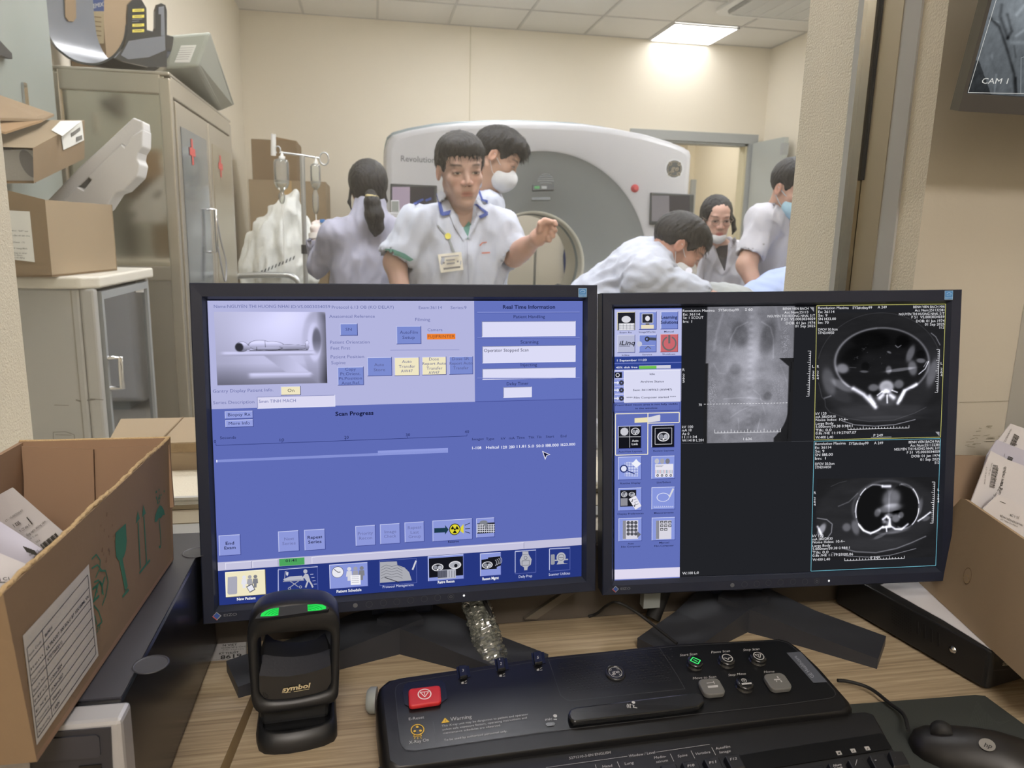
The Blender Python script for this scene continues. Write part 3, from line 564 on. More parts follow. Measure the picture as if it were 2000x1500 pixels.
# foam packing slab leaning in the carton
foam = mat('white_foam', 'c9c8c6', .85, bump=.25, bscale=250); FF = at(180, 330, 2.24)
Fm = Fr((0, 2.40, 0), (1, 0, 0), (0, 0, 1))
q = [Fm.uv(x, y) for x, y in ((83, 398), (150, 332), (153, 336), (160, 343), (180, 345), (176, 352), (172, 338), (222, 268), (230, 262), (234, 270), (248, 258), (259, 262), (277, 273), (276, 285), (270, 296), (268, 312), (272, 322), (267, 345), (238, 372), (222, 376), (205, 405), (160, 405))]
q = [Fm.uv(x, y) for x, y in ((112, 404), (140, 372), (150, 364), (163, 371), (178, 352), (171, 346), (236, 281), (243, 287), (259, 264), (279, 252), (278, 286), (270, 298), (268, 311), (273, 321), (268, 345), (240, 372), (225, 377), (205, 408), (175, 430), (96, 430))]
b = MB(); b.prism(Fm, q, -.09, .0, foam)
qq = [Fm.uv(x, y) for x, y in ((84, 396), (150, 328), (222, 262), (232, 252), (258, 228), (277, 236), (278, 250), (277, 270), (259, 264), (243, 287), (236, 281), (171, 346), (150, 364), (112, 404))]
b.prism(Fm, qq, -.085, -.012, foam)
b.build('foam_packing', None, 'white foam packing piece leaning out of the open brown carton', 'packing', fix=True, bevel=.004)
# upper carton with cut opening
UF = Fr((0, 2.14, 0), (1, 0, 0), (0, 0, 1)); zb = ztl+.001
t = thing('cardboard_box', 'brown carton with a barcode label, lying open-ended above the labelled carton', 'box', (-.82, 2.2, zb))
f0 = [PX(x, y, Y=2.10) for x, y in ((-30, 357), (66, 357), (66, 288), (-30, 287))]
g0 = [PX(x, y, Y=2.42) for x, y in ((-30, 330), (165, 310), (165, 235), (-30, 233))]
f0 = [PX(-30, 358, Y=2.10), PX(66, 358, Y=2.10), PX(64, 289, Y=2.10), PX(-30, 286, Y=2.10)]
cr = PX(84, 404, Y=2.12)
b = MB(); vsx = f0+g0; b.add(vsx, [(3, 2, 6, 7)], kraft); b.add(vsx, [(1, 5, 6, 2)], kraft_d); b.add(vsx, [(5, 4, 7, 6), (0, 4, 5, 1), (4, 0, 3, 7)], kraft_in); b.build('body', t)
b = MB(); fx = Fr(f0[0], f0[1]-f0[0], f0[3]-f0[0], (0, -1, 0))
oc = [fx.uv(x, y) for x, y in ((62, 345), (66, 327), (62, 300), (56, 292), (40, 289), (10, 290), (-30, 290), (-30, 356), (60, 356))]
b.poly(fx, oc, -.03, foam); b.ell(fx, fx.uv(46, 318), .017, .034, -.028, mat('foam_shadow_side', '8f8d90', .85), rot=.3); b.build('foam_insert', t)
b = MB(); tp = Fr(f0[2], f0[2]-f0[3], g0[2]-f0[2]); tp.n = tp.n if tp.n.z > 0 else -tp.n
lb = mat('paper_label', 'dcdcd6', .7); n2 = (f0[1]-f0[2]).cross(g0[2]-f0[2]).normalized(); n2 = n2 if n2.x > 0 else -n2
SFr = Fr(f0[2], g0[2]-f0[2], f0[2]-f0[1], n2)
b.ppx(SFr, [(120, 268), (160, 236), (164, 274), (124, 293)], .002, lb); b.ppx(Fr(f0[2], f0[2]-f0[3], g0[2]-f0[2], tp.n), [(100, 254), (118, 236), (160, 235.5), (122, 266)], .002, lb)
for i in range(9): b.lpx(SFr, [(139+i*2.1, 260-i*1.5), (139.5+i*2.1, 268-i*1.5)], 1.0, .003, ink)
for i in range(6): b.lpx(SFr, [(149+i*2.1, 268-i*.9), (149.5+i*2.1, 277-i*.9)], 1.0, .003, ink)
b.build('barcode_label', t)
# loose brown flap above
b = MB(); p = [PX(x, y, Y=Y_) for x, y, Y_ in ((-30, 235, 2.05), (84, 237, 2.3), (106, 227, 2.45), (-30, 180, 2.2))]
b.hull8(p, [v+Vector((0, 0, .006)) for v in p], kraft_d); p2 = [PX(x, y, Y=Y_) for x, y, Y_ in ((-30, 250, 2.05), (10, 262, 2.1), (84, 238, 2.3), (-30, 200, 2.2))]; b.hull8(p2, [v+Vector((0, 0, .005)) for v in p2], kraft_in)
b.build('cardboard_flap', None, 'loose dark brown cardboard flap on top of the carton at the left edge', 'cardboard', fix=True)
# flat carton on a table just behind the sill
a = PX(205, 870, Y=1.108); b = MB(); b.hull8([Vector((-.375, 1.108, .80)), Vector((.1, 1.108, .80)), Vector((.1, 1.262, .80)), Vector((-.395, 1.262, .80))], [Vector((-.368, 1.108, .897)), Vector((.1, 1.108, .897)), Vector((.1, 1.252, .899)), Vector((-.392, 1.252, .899))], kraft)
b.b2(-.36, .1, 1.106, 1.108, .883, .896, mat('torn_board', '8f7a5a', .9, bump=1, bscale=120, var=.25, vscale=60)); b.b2(-.30, -.298, 1.12, 1.25, .897, .9005, kraft_d)
b.build('cardboard_box', None, 'flat brown carton lying just beyond the window sill behind the left monitor', 'box', fix=True)
b = MB(); b.b2(-.45, .25, 1.104, 1.30, .76, .799, wtop)
for x in (-.43, .23):
    for y in (1.12, 1.28): b.b2(x-.012, x+.012, y-.012, y+.012, 0, .76, fm)
b.build('side_table', None, 'narrow white table under the flat carton beyond the sill', 'table')
# ================================================================== DESK AND THE TWO MONITORS
DZ0 = .75
wood = mat('oak_laminate', 'a98f68', .5)
nt = wood.node_tree; bs = nt.nodes['Principled BSDF']; tc = nt.nodes.new('ShaderNodeTexCoord'); mp = nt.nodes.new('ShaderNodeMapping'); mp.inputs['Scale'].default_value = (3.0, 150, 150)
n1 = nt.nodes.new('ShaderNodeTexNoise'); n1.inputs['Scale'].default_value = 1.6; n1.inputs['Detail'].default_value = 6; n1.inputs['Roughness'].default_value = .65; n1.inputs['Distortion'].default_value = .3
cr_ = nt.nodes.new('ShaderNodeValToRGB'); e = cr_.color_ramp.elements; e[0].position = .32; e[0].color = srgb('8f7d64')+[1]; e[1].position = .68; e[1].color = srgb('c0ae90')+[1]
mp2 = nt.nodes.new('ShaderNodeMapping'); mp2.inputs['Scale'].default_value = (30, 500, 1); n2 = nt.nodes.new('ShaderNodeTexNoise'); n2.inputs['Scale'].default_value = 1; n2.inputs['Detail'].default_value = 3
mx = nt.nodes.new('ShaderNodeMix'); mx.data_type = 'RGBA'; mx.blend_type = 'MULTIPLY'; mx.inputs[0].default_value = .35; bp = nt.nodes.new('ShaderNodeBump'); bp.inputs['Strength'].default_value = .15; bp.inputs['Distance'].default_value = .001
L = nt.links.new; L(tc.outputs['Object'], mp.inputs[0]); L(mp.outputs[0], n1.inputs[0]); L(n1.outputs[0], cr_.inputs[0]); L(cr_.outputs[0], mx.inputs[6]); L(tc.outputs['Object'], mp2.inputs[0]); L(mp2.outputs[0], n2.inputs[0]); L(n2.outputs[0], mx.inputs[7]); L(mx.outputs[2], bs.inputs['Base Color']); L(n2.outputs[0], bp.inputs['Height']); L(bp.outputs[0], bs.inputs['Normal'])
edge_band = mat('desk_edge_band', 'c9b48c', .5); dark_side = mat('desk_side_dark', '4c4034', .7)
SEAM0, SEAM1 = PX(542, 1248, Z=DZ0), PX(448, 1470, Z=DZ0)
def seamx(y): t = (y-SEAM0.y)/(SEAM1.y-SEAM0.y); return SEAM0.x+(SEAM1.x-SEAM0.x)*t
def desk(name, q, label, legs):
    t = thing(name, label, 'desk', (sum(p[0] for p in q)/4, sum(p[1] for p in q)/4, 0))
    b = MB(); b.prism(WORLD, q, DZ0-.025, DZ0-.0005, edge_band); b.prism(WORLD, q, DZ0-.0005, DZ0, wood); b.build('desk_top', t)
    for x, y in legs: b = MB(); b.b2(x-.02, x+.02, y-.25, y+.25, 0, DZ0-.0255, mat('desk_leg_grey', '8b8680', .6)); b.build('leg', t)
desk('desk', [(seamx(.2)+.006, .15), (1.25, .15), (1.25, .808), (seamx(.808)+.003, .808)], 'oak laminate desk carrying the monitors, console and mouse pad', ((.0, .5), (1.2, .5)))
desk('desk', [(-1.3, .15), (seamx(.2)-.006, .15), (seamx(.808)-.003, .808), (-1.3, .808)], 'oak laminate desk left of the seam, carrying the computer and the sticker', ((-1.25, .5), (-.22, .5)))
b = MB(); b.b2(-1.3, 1.25, .8015, .8095, DZ0+.001, DZ0+.092, mat('wall_shade_brown_grey', '4d463e', .7)); structure(b.build('wall_shade_board'))  # added board, dark colour standing in for shade on the wall below the monitors
b = MB(); q = Fr((0, .801, 0), (1, 0, 0), (0, 0, 1)); b.prism(q, [q.uv(x, y) for x, y in ((1022, 1205), (1100, 1152), (1122, 1152), (1046, 1205))], .0, .006, mat('wall_raceway', '5d564c', .6)); b.build('cable_raceway', None, 'thin painted cable raceway running diagonally up the low backboard between the monitors', 'raceway')
# white protruding board and pencil marks on the right wall
b = MB(); p = PX(1977, 820, Y=.80); b.b2(p.x, p.x+.30, .780, .8095, .751, p.z+.28-.02, mat('grey_white_board', 'c6c6c2', .5)); b.build('cable_duct', None, 'pale grey duct standing against the wall at the right edge', 'duct')
b = MB(); q = Fr((0, .8092, 0), (1, 0, 0), (0, 0, 1)); pen = mat('pencil_grey', '8a8474', .9); random.seed(3)
for i in range(26):
    x = random.uniform(1884, 1955); y = random.choice((838, 842, 860, 866, 872, 853))+random.uniform(-4, 4)-(x-1884)*.12; b.lpx(q, [(x, y), (x+random.uniform(5, 16), y+random.uniform(-3, 2))], .8, 0, pen)
b.lpx(q, [(1874, 786), (1976, 783)], .8, 0, pen)
o = b.build('pencil_scribble', None, 'faint pencil scribbles on the cream wall right of the right monitor', 'marks')

bezel = mat('monitor_bezel', '1d2232', .45, spec=.35, bump=.1, bscale=900, bdist=.0003); bez_in = mat('monitor_bezel_inner', '262b39', .3); stand_m = mat('monitor_stand_plastic', '2c2e34', .5, bump=.1, bscale=800, bdist=.0003); btn_m = mat('button_ring', '3c3e44', .35)
class Screen(MB):
    def __init__(s, fr): super().__init__(); s.fr = fr; s.z = 0
    def q(s, x0, y0, x1, y1): a = s.fr.uv(x0, y0); b = s.fr.uv(x1, y1); return a[0], b[0], b[1], a[1]
    def r(s, x0, y0, x1, y1, c, w=.0001, k=1.0):
        u0, u1, v0, v1 = s.q(x0, y0, x1, y1); s.poly(s.fr, [(u0, v0), (u1, v0), (u1, v1), (u0, v1)], w, emit(c, k)); return s
    def btn(s, x0, y0, x1, y1, c, hi='c4c9f0', lo='3b4586', w=.0002, t=.0006):
        u0, u1, v0, v1 = s.q(x0, y0, x1, y1)
        s.poly(s.fr, [(u0, v0), (u1, v0), (u1, v1), (u0, v1)], w, emit(lo)); s.poly(s.fr, [(u0, v0+t), (u1-t, v0+t), (u1-t, v1), (u0, v1)], w+.0001, emit(hi)); s.poly(s.fr, [(u0+t, v0+t), (u1-t, v0+t), (u1-t, v1-t), (u0+t, v1-t)], w+.0002, emit(c)); return s
    def frame(s, x0, y0, x1, y1, c, t=1.6, w=.0003):
        a = s.fr.uv(x0, y0); b = s.fr.uv(x1, y1); d = abs(s.fr.uv(x0+t, y0)[0]-a[0])
        for p, q in (((a[0], a[1]), (b[0], a[1])), ((b[0], a[1]), (b[0], b[1])), ((b[0], b[1]), (a[0], b[1])), ((a[0], b[1]), (a[0], a[1]))): s.line(s.fr, p, q, d, w, emit(c))
        return s
    def t(s, txt, x0, y, x1, h, c='2a2f52', bold=0, w=.0006, it=0):
        a = s.fr.uv(x0, y); b = s.fr.uv(x1, y); hh = abs(s.fr.uv(x0, y-h)[1]-a[1]); s.text(s.fr, txt, a, (b[0], a[1]), (0, hh), w, emit(c), bold, it); return s
    def tr(s, txt, x0, y, x1, h, c, **k): return s.t(txt, x0, y, x1, h, c, **k)
    def l(s, pts, c, t=1.2, w=.0005): q = [s.fr.uv(x, y) for x, y in pts]; d = abs(s.fr.uv(pts[0][0]+t, pts[0][1])[0]-q[0][0]); [s.line(s.fr, q[i], q[i+1], d, w, emit(c)) for i in range(len(q)-1)]; return s
    def pg(s, pts, c, w=.0004): s.poly(s.fr, [s.fr.uv(x, y) for x, y in pts], w, emit(c)); return s
    def e(s, x, y, rx, ry, c, w=.0005, rot=0, n=20): o = s.fr.uv(x, y); k = abs(s.fr.uv(x+1, y)[0]-o[0]); s.ell(s.fr, o, rx*k, ry*k, w, emit(c), n, rot=rot); return s
    def rg(s, x, y, r0, r1, c, w=.0005, sq=1, a0=0, a1=2*PI): o = s.fr.uv(x, y); k = abs(s.fr.uv(x+1, y)[0]-o[0]); s.ring(s.fr, o, r0*k, r1*k, w, emit(c), 26, a0, a1, sq); return s
def image_mesh(name, fr, x0, y0, x1, y1, nx, ny, fn, w, parent, corners=None):
    """a picture shown on a screen: a fine grid whose vertices carry the grey or colour value"""
    tl, tr, br, bl = [Vector(fr.uv(*p)) for p in (corners or ((x0, y0), (x1, y0), (x1, y1), (x0, y1)))]
    U, Vv = np.meshgrid(np.linspace(0, 1, nx), np.linspace(0, 1, ny))
    X = x0+(x1-x0)*U; Y = y0+(y1-y0)*Vv; g = fn(X, Y)
    if g.ndim == 2: g = np.stack([g, g, g*1.06], -1)
    g = np.clip(g, 0, 255)/255; g = np.where(g <= .04045, g/12.92, ((g+.055)/1.055)**2.4)
    P2 = lambda v: np.array([v.x, v.y]); uvw = (P2(tl)*(1-U)[..., None]+P2(tr)*U[..., None])*(1-Vv)[..., None]+(P2(bl)*(1-U)[..., None]+P2(br)*U[..., None])*Vv[..., None]
    co = np.array(fr.O)+uvw[..., :1]*np.array(fr.ex)+uvw[..., 1:]*np.array(fr.ey)+np.array(fr.n)*w
    me = bpy.data.meshes.new(name); idx = np.arange(nx*ny).reshape(ny, nx)
    q = np.stack([idx[1:, :-1], idx[1:, 1:], idx[:-1, 1:], idx[:-1, :-1]], -1).reshape(-1, 4)
    me.from_pydata(co.reshape(-1, 3).tolist(), [], q.tolist())
    a = me.color_attributes.new('Col', 'FLOAT_COLOR', 'POINT'); c4 = np.ones((nx*ny, 4), np.float32); c4[:, :3] = g.reshape(-1, 3); a.data.foreach_set('color', c4.ravel())
    return link_mesh(name, me, emit_attr(), parent)
def E_(x, y, cx, cy, rx, ry, a=0):
    c, s = math.cos(a), math.sin(a); dx, dy = x-cx, y-cy; return np.sqrt(((dx*c+dy*s)/rx)**2+((-dx*s+dy*c)/ry)**2)
def S_(r, k=.08): return 1/(1+np.exp(np.clip((r-1)/k, -30, 30)))
def RGl(r, k=.02): return np.exp(-((r-1)/k)**2)
_rs = np.random.RandomState(5)
def noise2(shape, n=3, amp=1.0, ax=(1, 1)):
    out = np.zeros(shape)
    for k in range(n):
        c = _rs.randn(max(3, shape[0]//(2**(n-k)*ax[0])+2), max(3, shape[1]//(2**(n-k)*ax[1])+2))
        yi = np.linspace(0, c.shape[0]-1.001, shape[0]); xi = np.linspace(0, c.shape[1]-1.001, shape[1]); y0 = yi.astype(int); x0 = xi.astype(int); fy = (yi-y0)[:, None]; fx = xi-x0
        out += (c[y0][:, x0]*(1-fy)*(1-fx)+c[y0+1][:, x0]*fy*(1-fx)+c[y0][:, x0+1]*(1-fy)*fx+c[y0+1][:, x0+1]*fy*fx)/(k+1)
    return out*amp
def seg(x, y, pts, w):
    d = np.full(x.shape, 1e9)
    for (ax, ay), (bx, by) in zip(pts[:-1], pts[1:]):
        t = np.clip(((x-ax)*(bx-ax)+(y-ay)*(by-ay))/((bx-ax)**2+(by-ay)**2+1e-9), 0, 1); d = np.minimum(d, np.hypot(x-ax-t*(bx-ax), y-ay-t*(by-ay)))
    return np.exp(-(d/w)**2)

def monitor(c, a, tilt, rr, outer, label, hub, feet, logo, sticker, buttons, scr_px):
    ex = Vector((math.cos(a), math.sin(a), 0)); bk = Vector((-math.sin(a), math.cos(a), 0)); ez = Vector((0, 0, 1))*math.cos(tilt)+bk*math.sin(tilt)
    ex, ez = ex*math.cos(rr)+ez*math.sin(rr), -ex*math.sin(rr)+ez*math.cos(rr)
    fr = Fr(Vector(c), ex, ez); W2, H2 = .188, .1505
    t = thing('computer_monitor', label, 'monitor', (hub[0], hub[1], DZ0))
    o = [fr.uv(x, y, .006) for x, y in outer]; u0 = (o[0][0]+o[3][0])/2; u1 = (o[1][0]+o[2][0])/2; v1 = (o[0][1]+o[1][1])/2; v0 = (o[2][1]+o[3][1])/2
    b = MB()
    def fr4(U0, U1, V0, V1, w): return [fr.P(U0, V0, w), fr.P(U1, V0, w), fr.P(U1, V1, w), fr.P(U0, V1, w)]
    rings = [fr4(-W2-.0004, W2+.0004, -H2-.0004, H2+.0004, -.001), fr4(-W2-.004, W2+.004, -H2-.005, H2+.004, .0055), fr4(u0+.001, u1-.001, v0+.001, v1-.001, .006), fr4(u0, u1, v0, v1, .005), fr4(u0, u1, v0, v1, -.020), fr4(u0+.05, u1-.05, v0+.05, v1-.04, -.055)]
    vs = [p for r in rings for p in r]; n = len(rings)
    b.add(vs, [(0*4+i, 4+i, 4+(i+1) % 4, (i+1) % 4)[::-1] for i in range(4)], bez_in)
    b.add(vs, [(k*4+i, (k+1)*4+i, (k+1)*4+(i+1) % 4, k*4+(i+1) % 4)[::-1] for k in range(1, n-1) for i in range(4)]+[((n-1)*4+3, (n-1)*4+2, (n-1)*4+1, (n-1)*4)], bezel)
    bz = b.build('bezel', t, fix=False)
    for i, (x, y) in enumerate(buttons):
        b = MB(); p = fr.uv(x, y, .006); nm = 'control_button'
        if i == len(buttons)-1: b.ell(fr, p, .0011, .0012, .0066, emit('ffffff', 1.0)); nm = 'power_light'
        elif i == 0: b.ell(fr, p, .0024, .0024, .0066, mat('sensor_grey', '5d5f64', .4)); nm = 'light_sensor'
        else:
            b.ring(fr, p, .0030, .0034, .0066, btn_m)
            if i == len(buttons)-2: b.ring(fr, p, .0011, .0015, .0067, mat('power_icon', '6a6c72', .4), a0=PI*.65, a1=PI*2.35); b.line(fr, (p[0], p[1]+.0004), (p[0], p[1]+.0019), .0004, .0067, mat('power_icon', '6a6c72', .4)); nm = 'power_button'
        b.build(nm, bz)
    b = MB(); p = fr.uv(*logo[0], .006); s_ = logo[1]; si = mat('logo_silver', 'a9adb3', .3, metal=.5)
    b.poly(fr, [(p[0]-s_, p[1]), (p[0], p[1]-s_), (p[0]+s_, p[1]), (p[0], p[1]+s_)], .0066, si); b.poly(fr, [(p[0]-s_, p[1]), (p[0], p[1]-s_), (p[0]-.0006, p[1]-.0004), (p[0]-s_*.55, p[1]+s_*.35)], .0068, mat('logo_red', 'b0564f', .4)); k = s_*.75
    b.poly(fr, [(p[0]-k, p[1]+.0003), (p[0], p[1]-k+.0003), (p[0]+k, p[1]+.0003), (p[0], p[1]+k+.0003)], .0070, mat('logo_blue', '35549a', .4))
    b.text(fr, 'EIZO', (p[0]+s_*1.5, p[1]-.0009), (p[0]+s_*4.4, p[1]-.0009), (0, .0027), .0067, mat('logo_grey_text', '6c6f76', .4), bold=.01); b.build('logo', bz)
    b = MB(); p0 = fr.uv(sticker[0], sticker[1], .006); p1 = fr.uv(sticker[2], sticker[3], .006); sb_ = mat('sticker_blue', '3f7db8', .5); sl = mat('sticker_pale_blue', 'a9cbe6', .5)
    b.poly(fr, [(p0[0], p1[1]), (p1[0], p1[1]), (p1[0], p0[1]), (p0[0], p0[1])], .0067, sl); m_ = .0004
    b.poly(fr, [(p0[0]+m_, p1[1]+m_), (p1[0]-m_, p1[1]+m_), (p1[0]-m_, p0[1]-m_), (p0[0]+m_, p0[1]-m_)], .0069, sb_)
    cx = (p0[0]+p1[0])/2; cy_ = p1[1]*.45+p0[1]*.55; b.ring(fr, (cx, cy_-.0008), .0028, .0033, .0071, sl, 14, .15*PI, .85*PI); b.text(fr, 'energy', (cx-.0026, cy_-.0012), (cx+.0026, cy_-.0004), (0, .0013), .0071, sl); b.line(fr, (p0[0]+m_, p1[1]+.0024), (p1[0]-m_, p1[1]+.0024), .0003, .0071, sl); b.text(fr, 'ENERGY STAR', (p0[0]+.0009, p1[1]+.0009), (p1[0]-.0009, p1[1]+.0009), (0, .0009), .0071, sl)
    b.build('energy_sticker', bz)
    # stand: neck and a base of two spread feet
    b = MB(); hx, hy = hub; b.hull8([Vector((hx-.034, hy-.006, DZ0+.03)), Vector((hx+.034, hy-.006, DZ0+.03)), Vector((hx+.034, hy+.012, DZ0+.03)), Vector((hx-.034, hy+.012, DZ0+.03))], [Vector((hx-.03, hy-.008, .98)), Vector((hx+.03, hy-.008, .98)), Vector((hx+.03, hy+.012, .98)), Vector((hx-.03, hy+.012, .98))], bezel); b.build('neck', t, bevel=.003)
    for (fx, fy), wd in feet:
        d = Vector((fx-hx, fy-hy, 0)); d.normalize(); nv = Vector((-d.y, d.x, 0)); h0 = Vector((hx, hy, DZ0))-d*.01; f1 = Vector((fx, fy, DZ0)); b = MB(); w0 = wd*.62
        Z = Vector((0, 0, 1)); mid = h0*.45+f1*.55
        b.hull8([h0-nv*w0, mid-nv*wd*.5, mid+nv*wd*.5, h0+nv*w0], [h0-nv*w0+Z*.036, mid-nv*wd*.5+Z*.019, mid+nv*wd*.5+Z*.019, h0+nv*w0+Z*.036], stand_m)
        b.hull8([mid-nv*wd*.5, f1-nv*wd*.48, f1+nv*wd*.48, mid+nv*wd*.5], [mid-nv*wd*.5+Z*.019, f1-nv*wd*.48+Z*.012, f1+nv*wd*.48+Z*.012, mid+nv*wd*.5+Z*.019], stand_m)
        b.build('foot', t, fix=True, weld=True)
    return t, fr
m1, F1 = monitor((.0345, .7551, .9816), .0319, .1111, .0034, ((367, 552), (1166.5, 557), (1164, 1155), (399, 1220)), 'large black monitor showing a blue scan control screen, left of the two', (.030, .790), [((-.142, .722), .055), ((.165, .690), .055)], ((423.7, 1203), .0043), (1129.5, 563, 1145.5, 580.5),
    [(694, 1182), (721, 1180), (749, 1177), (775, 1175), (802, 1172), (828.6, 1169.6), (854.6, 1167), (880.6, 1165), (906, 1162.8)], None)
m2, F2 = monitor((.4475, .7458, .9793), -.1024, .1093, .0266, ((1174, 575), (1881, 563), (1856, 1134.5), (1179, 1164)), 'large black monitor showing grey body scan images, right of the two', (.432, .786), [((.302, .705), .06), ((.550, .672), .06)], ((1202, 1150.5), .0038), (1844.5, 568, 1860, 585),
    [(1430, 1142.6), (1453.7, 1141), (1477.6, 1140), (1500.6, 1138), (1524, 1137), (1548.4, 1136), (1572, 1135.8), (1595, 1135), (1618.5, 1134)], None)
# ------------------------------------------------------------------ what the left screen shows
S = Screen(F1); bg = '5f6cb6'; lite = 'b3b5de'; nav = '27377f'; btc = '7583cb'; fade = '6a70a6'; cream_ = 'efe6c4'
S.poly(F1, [(-.188, -.1505), (.188, -.1505), (.188, .1505), (-.188, .1505)], 0, emit(bg))
q = F1.uv(927, 790); tlu = -.188
S.poly(F1, [(-.188, F1.uv(416, 799)[1]), (F1.uv(927, 700)[0], F1.uv(416, 799)[1]), (F1.uv(927, 700)[0], .1505), (-.188, .1505)], .0001, emit(lite))
S.poly(F1, [(F1.uv(927, 700)[0]+.0003, F1.uv(1130, 778)[1]), (.188, F1.uv(1130, 778)[1]), (.188, .1505), (F1.uv(927, 700)[0]+.0003, .1505)], .0001, emit('6573bd'))
vb = F1.uv(1130, 1050)[1]; vt = F1.uv(1130, 1067)[1]
S.poly(F1, [(-.188, vb-.0085), (.188, vb-.0085), (.188, vb), (-.188, vb)], .0001, emit('c2c0da')); S.poly(F1, [(-.188, -.1505), (.188, -.1505), (.188, vb-.0085), (-.188, vb-.0085)], .0001, emit(nav))
S.t('Name:NGUYEN THI HUONG NHAI', 418, 601.5, 565, 6.5, fade); S.t('ID:VS.0003034059', 569, 602, 645, 6.5, fade); S.t('Protocol 6.13 OB (KO DELAY)', 648, 603, 769, 6.5, fade)
S.t('Exam:36114', 818, 603.5, 863, 6, fade); S.t('Series:9', 880, 603.5, 911, 6, fade)
S.t('Anatomical Reference', 643, 621, 732, 6.5, fade); S.btn(664, 632, 699, 655.5, '7b8bd0'); S.t('SN', 675, 646, 687, 6, '454d84')
S.t('Patient Orientation', 645, 671.5, 722, 6.5, fade); S.t('Feet First', 646, 683, 684, 6.5, fade); S.t('Patient Position', 646, 700, 711, 6.5, fade); S.t('Supine', 647, 711.5, 675, 6.5, fade)
S.t('Filming', 811, 627, 840, 6.5, fade); S.btn(774, 637, 823, 672, '7b8bd0'); S.t('AutoFilm', 781, 652, 816, 6.5, '454d84'); S.t('Setup', 786, 662, 810, 6.5, '454d84')
S.t('Camera', 835, 647, 864, 6, fade); S.r(834, 652, 889.5, 662.5, 'f08432', .0002); S.t('FUJIPRINTER', 835.5, 660, 888, 6, '8a4a30'); S.l([(762, 684), (897, 683)], '8d92c4', 1)
for x0, y0, x1, y1, c, ls in ((717, 698, 766, 734, '7b8bd0', (('Auto', 731, 750, 715), ('Store', 730, 752, 725))), (770, 698, 819.5, 733.5, cream_, (('Auto', 785, 804, 709), ('Transfer', 779, 811, 718.5), ('AW47', 783, 806, 727.5))), (824, 697, 872, 732, cream_, (('Dose', 838, 857, 704), ('Report Auto', 825, 871, 713), ('Transfer', 833, 864, 722), ('AW47', 837, 858, 730.5))), (877, 696.5, 924, 731, '7b8bd0', (('Dose SR', 883, 916, 703.5), ('Report Auto', 878, 922.5, 712.5), ('Transfer', 885, 915, 721.5)))):
    S.btn(x0, y0, x1, y1, c)
    for s_, a_, b_, y_ in ls: S.t(s_, a_, y_, b_, 6, '5a5f8f')
S.btn(659, 717, 711, 752, '7b8bd0')
for s_, a_, b_, y_ in (('Copy', 674, 695, 724), ('Pt.Orient.', 665, 704, 733), ('Pt.Position', 662, 707, 742), ('Anat.Ref.', 667, 703, 751)): S.t(s_, a_, y_, b_, 6, '454d84')
S.t('Gantry Display Patient Info.', 416, 767, 534, 6.5, fade); S.btn(548, 754.5, 588, 771.5, cream_); S.t('On', 562, 765.5, 575, 6.5, '33343c')
S.t('Series Description', 416.5, 789.5, 497, 6.5, fade); S.btn(502, 775, 655, 794, 'dcdaf2', '8f93c0', 'e6e6fa'); S.t('5mm TINH MACH', 506, 787, 578, 6.5, fade)
S.t('Real Time Information', 982, 603, 1084, 7.5, '1e2550', bold=.02)
for y_ in (610, 660, 738.5): S.l([(932, y_), (1132, y_-.4)], '8f9adc', 1); S.l([(932, y_+1.2), (1132, y_+.8)], '46539c', .8)
for s_, a_, b_, y_ in (('Patient Handling', 1003, 1064, 621.5), ('Scanning', 1016.5, 1051.5, 671), ('Injecting', 1017, 1048.5, 715.5), ('Delay Timer', 989.5, 1032, 752.5)): S.t(s_, a_, y_, b_, 6.5, '1e2550')
for q in ((941, 628, 1124, 656.5), (942, 676.5, 1124, 706.5), (942, 720.5, 1124, 738), (983, 756.5, 1038.5, 775.5)): S.btn(*q, 'dcdcf6', '8b8fa8', 'f0f0ff', t=.0005)
S.t('Operator Stopped Scan', 945, 687.5, 1032, 6.5, '14183a')
S.l([(928, 784.5), (1137, 779.5)], '39438a', .8)
for q, s_, a_, b_, y_ in (((439, 803.5, 495, 817), 'Biopsy Rx', 445.5, 489.5, 813), ((440, 820.5, 495.5, 833.5), 'More Info', 447, 488, 830)): S.btn(*q, '95a0e0'); S.t(s_, a_, y_, b_, 6.5, '1c2350')
S.t('Scan Progress', 655, 812, 729.5, 8, '0c1030', bold=.025)
S.t('Seconds', 430, 857.5, 461, 5.5, '1b2354'); S.t('0', 418, 865, 422.5, 6, '1b2354'); S.t('10', 546.5, 862, 555, 6, '1b2354'); S.t('20', 672.5, 857, 681, 6, '1b2354'); S.t('30', 792.5, 852, 801, 6, '1b2354'); S.t('40', 907.5, 846, 916, 6, '1b2354')
a = F1.uv(422, 870); b_ = F1.uv(912, 852); S.line(F1, a, (b_[0], a[1]), .0005, .0003, emit('2c3776'))
for i in range(5): u = a[0]+(b_[0]-a[0])*i/4; S.line(F1, (u, a[1]), (u, a[1]+.0022), .0004, .0003, emit('2c3776'))
p = F1.uv(423, 903); q = F1.uv(875, 882); m_ = F1.uv(738, 885)
S.poly(F1, [(p[0], p[1]), (q[0], p[1]), (q[0], p[1]+.0026), (p[0], p[1]+.0026)], .0003, emit('8490d4')); S.poly(F1, [(m_[0], p[1]), (q[0], p[1]), (q[0], p[1]+.0050), (m_[0], p[1]+.0050)], .0003, emit('919cdf')); S.poly(F1, [(p[0]-.0002, p[1]), (p[0]+.0008, p[1]), (p[0]+.0008, p[1]+.0026), (p[0]-.0002, p[1]+.0026)], .0005, emit('e6e9ff'))
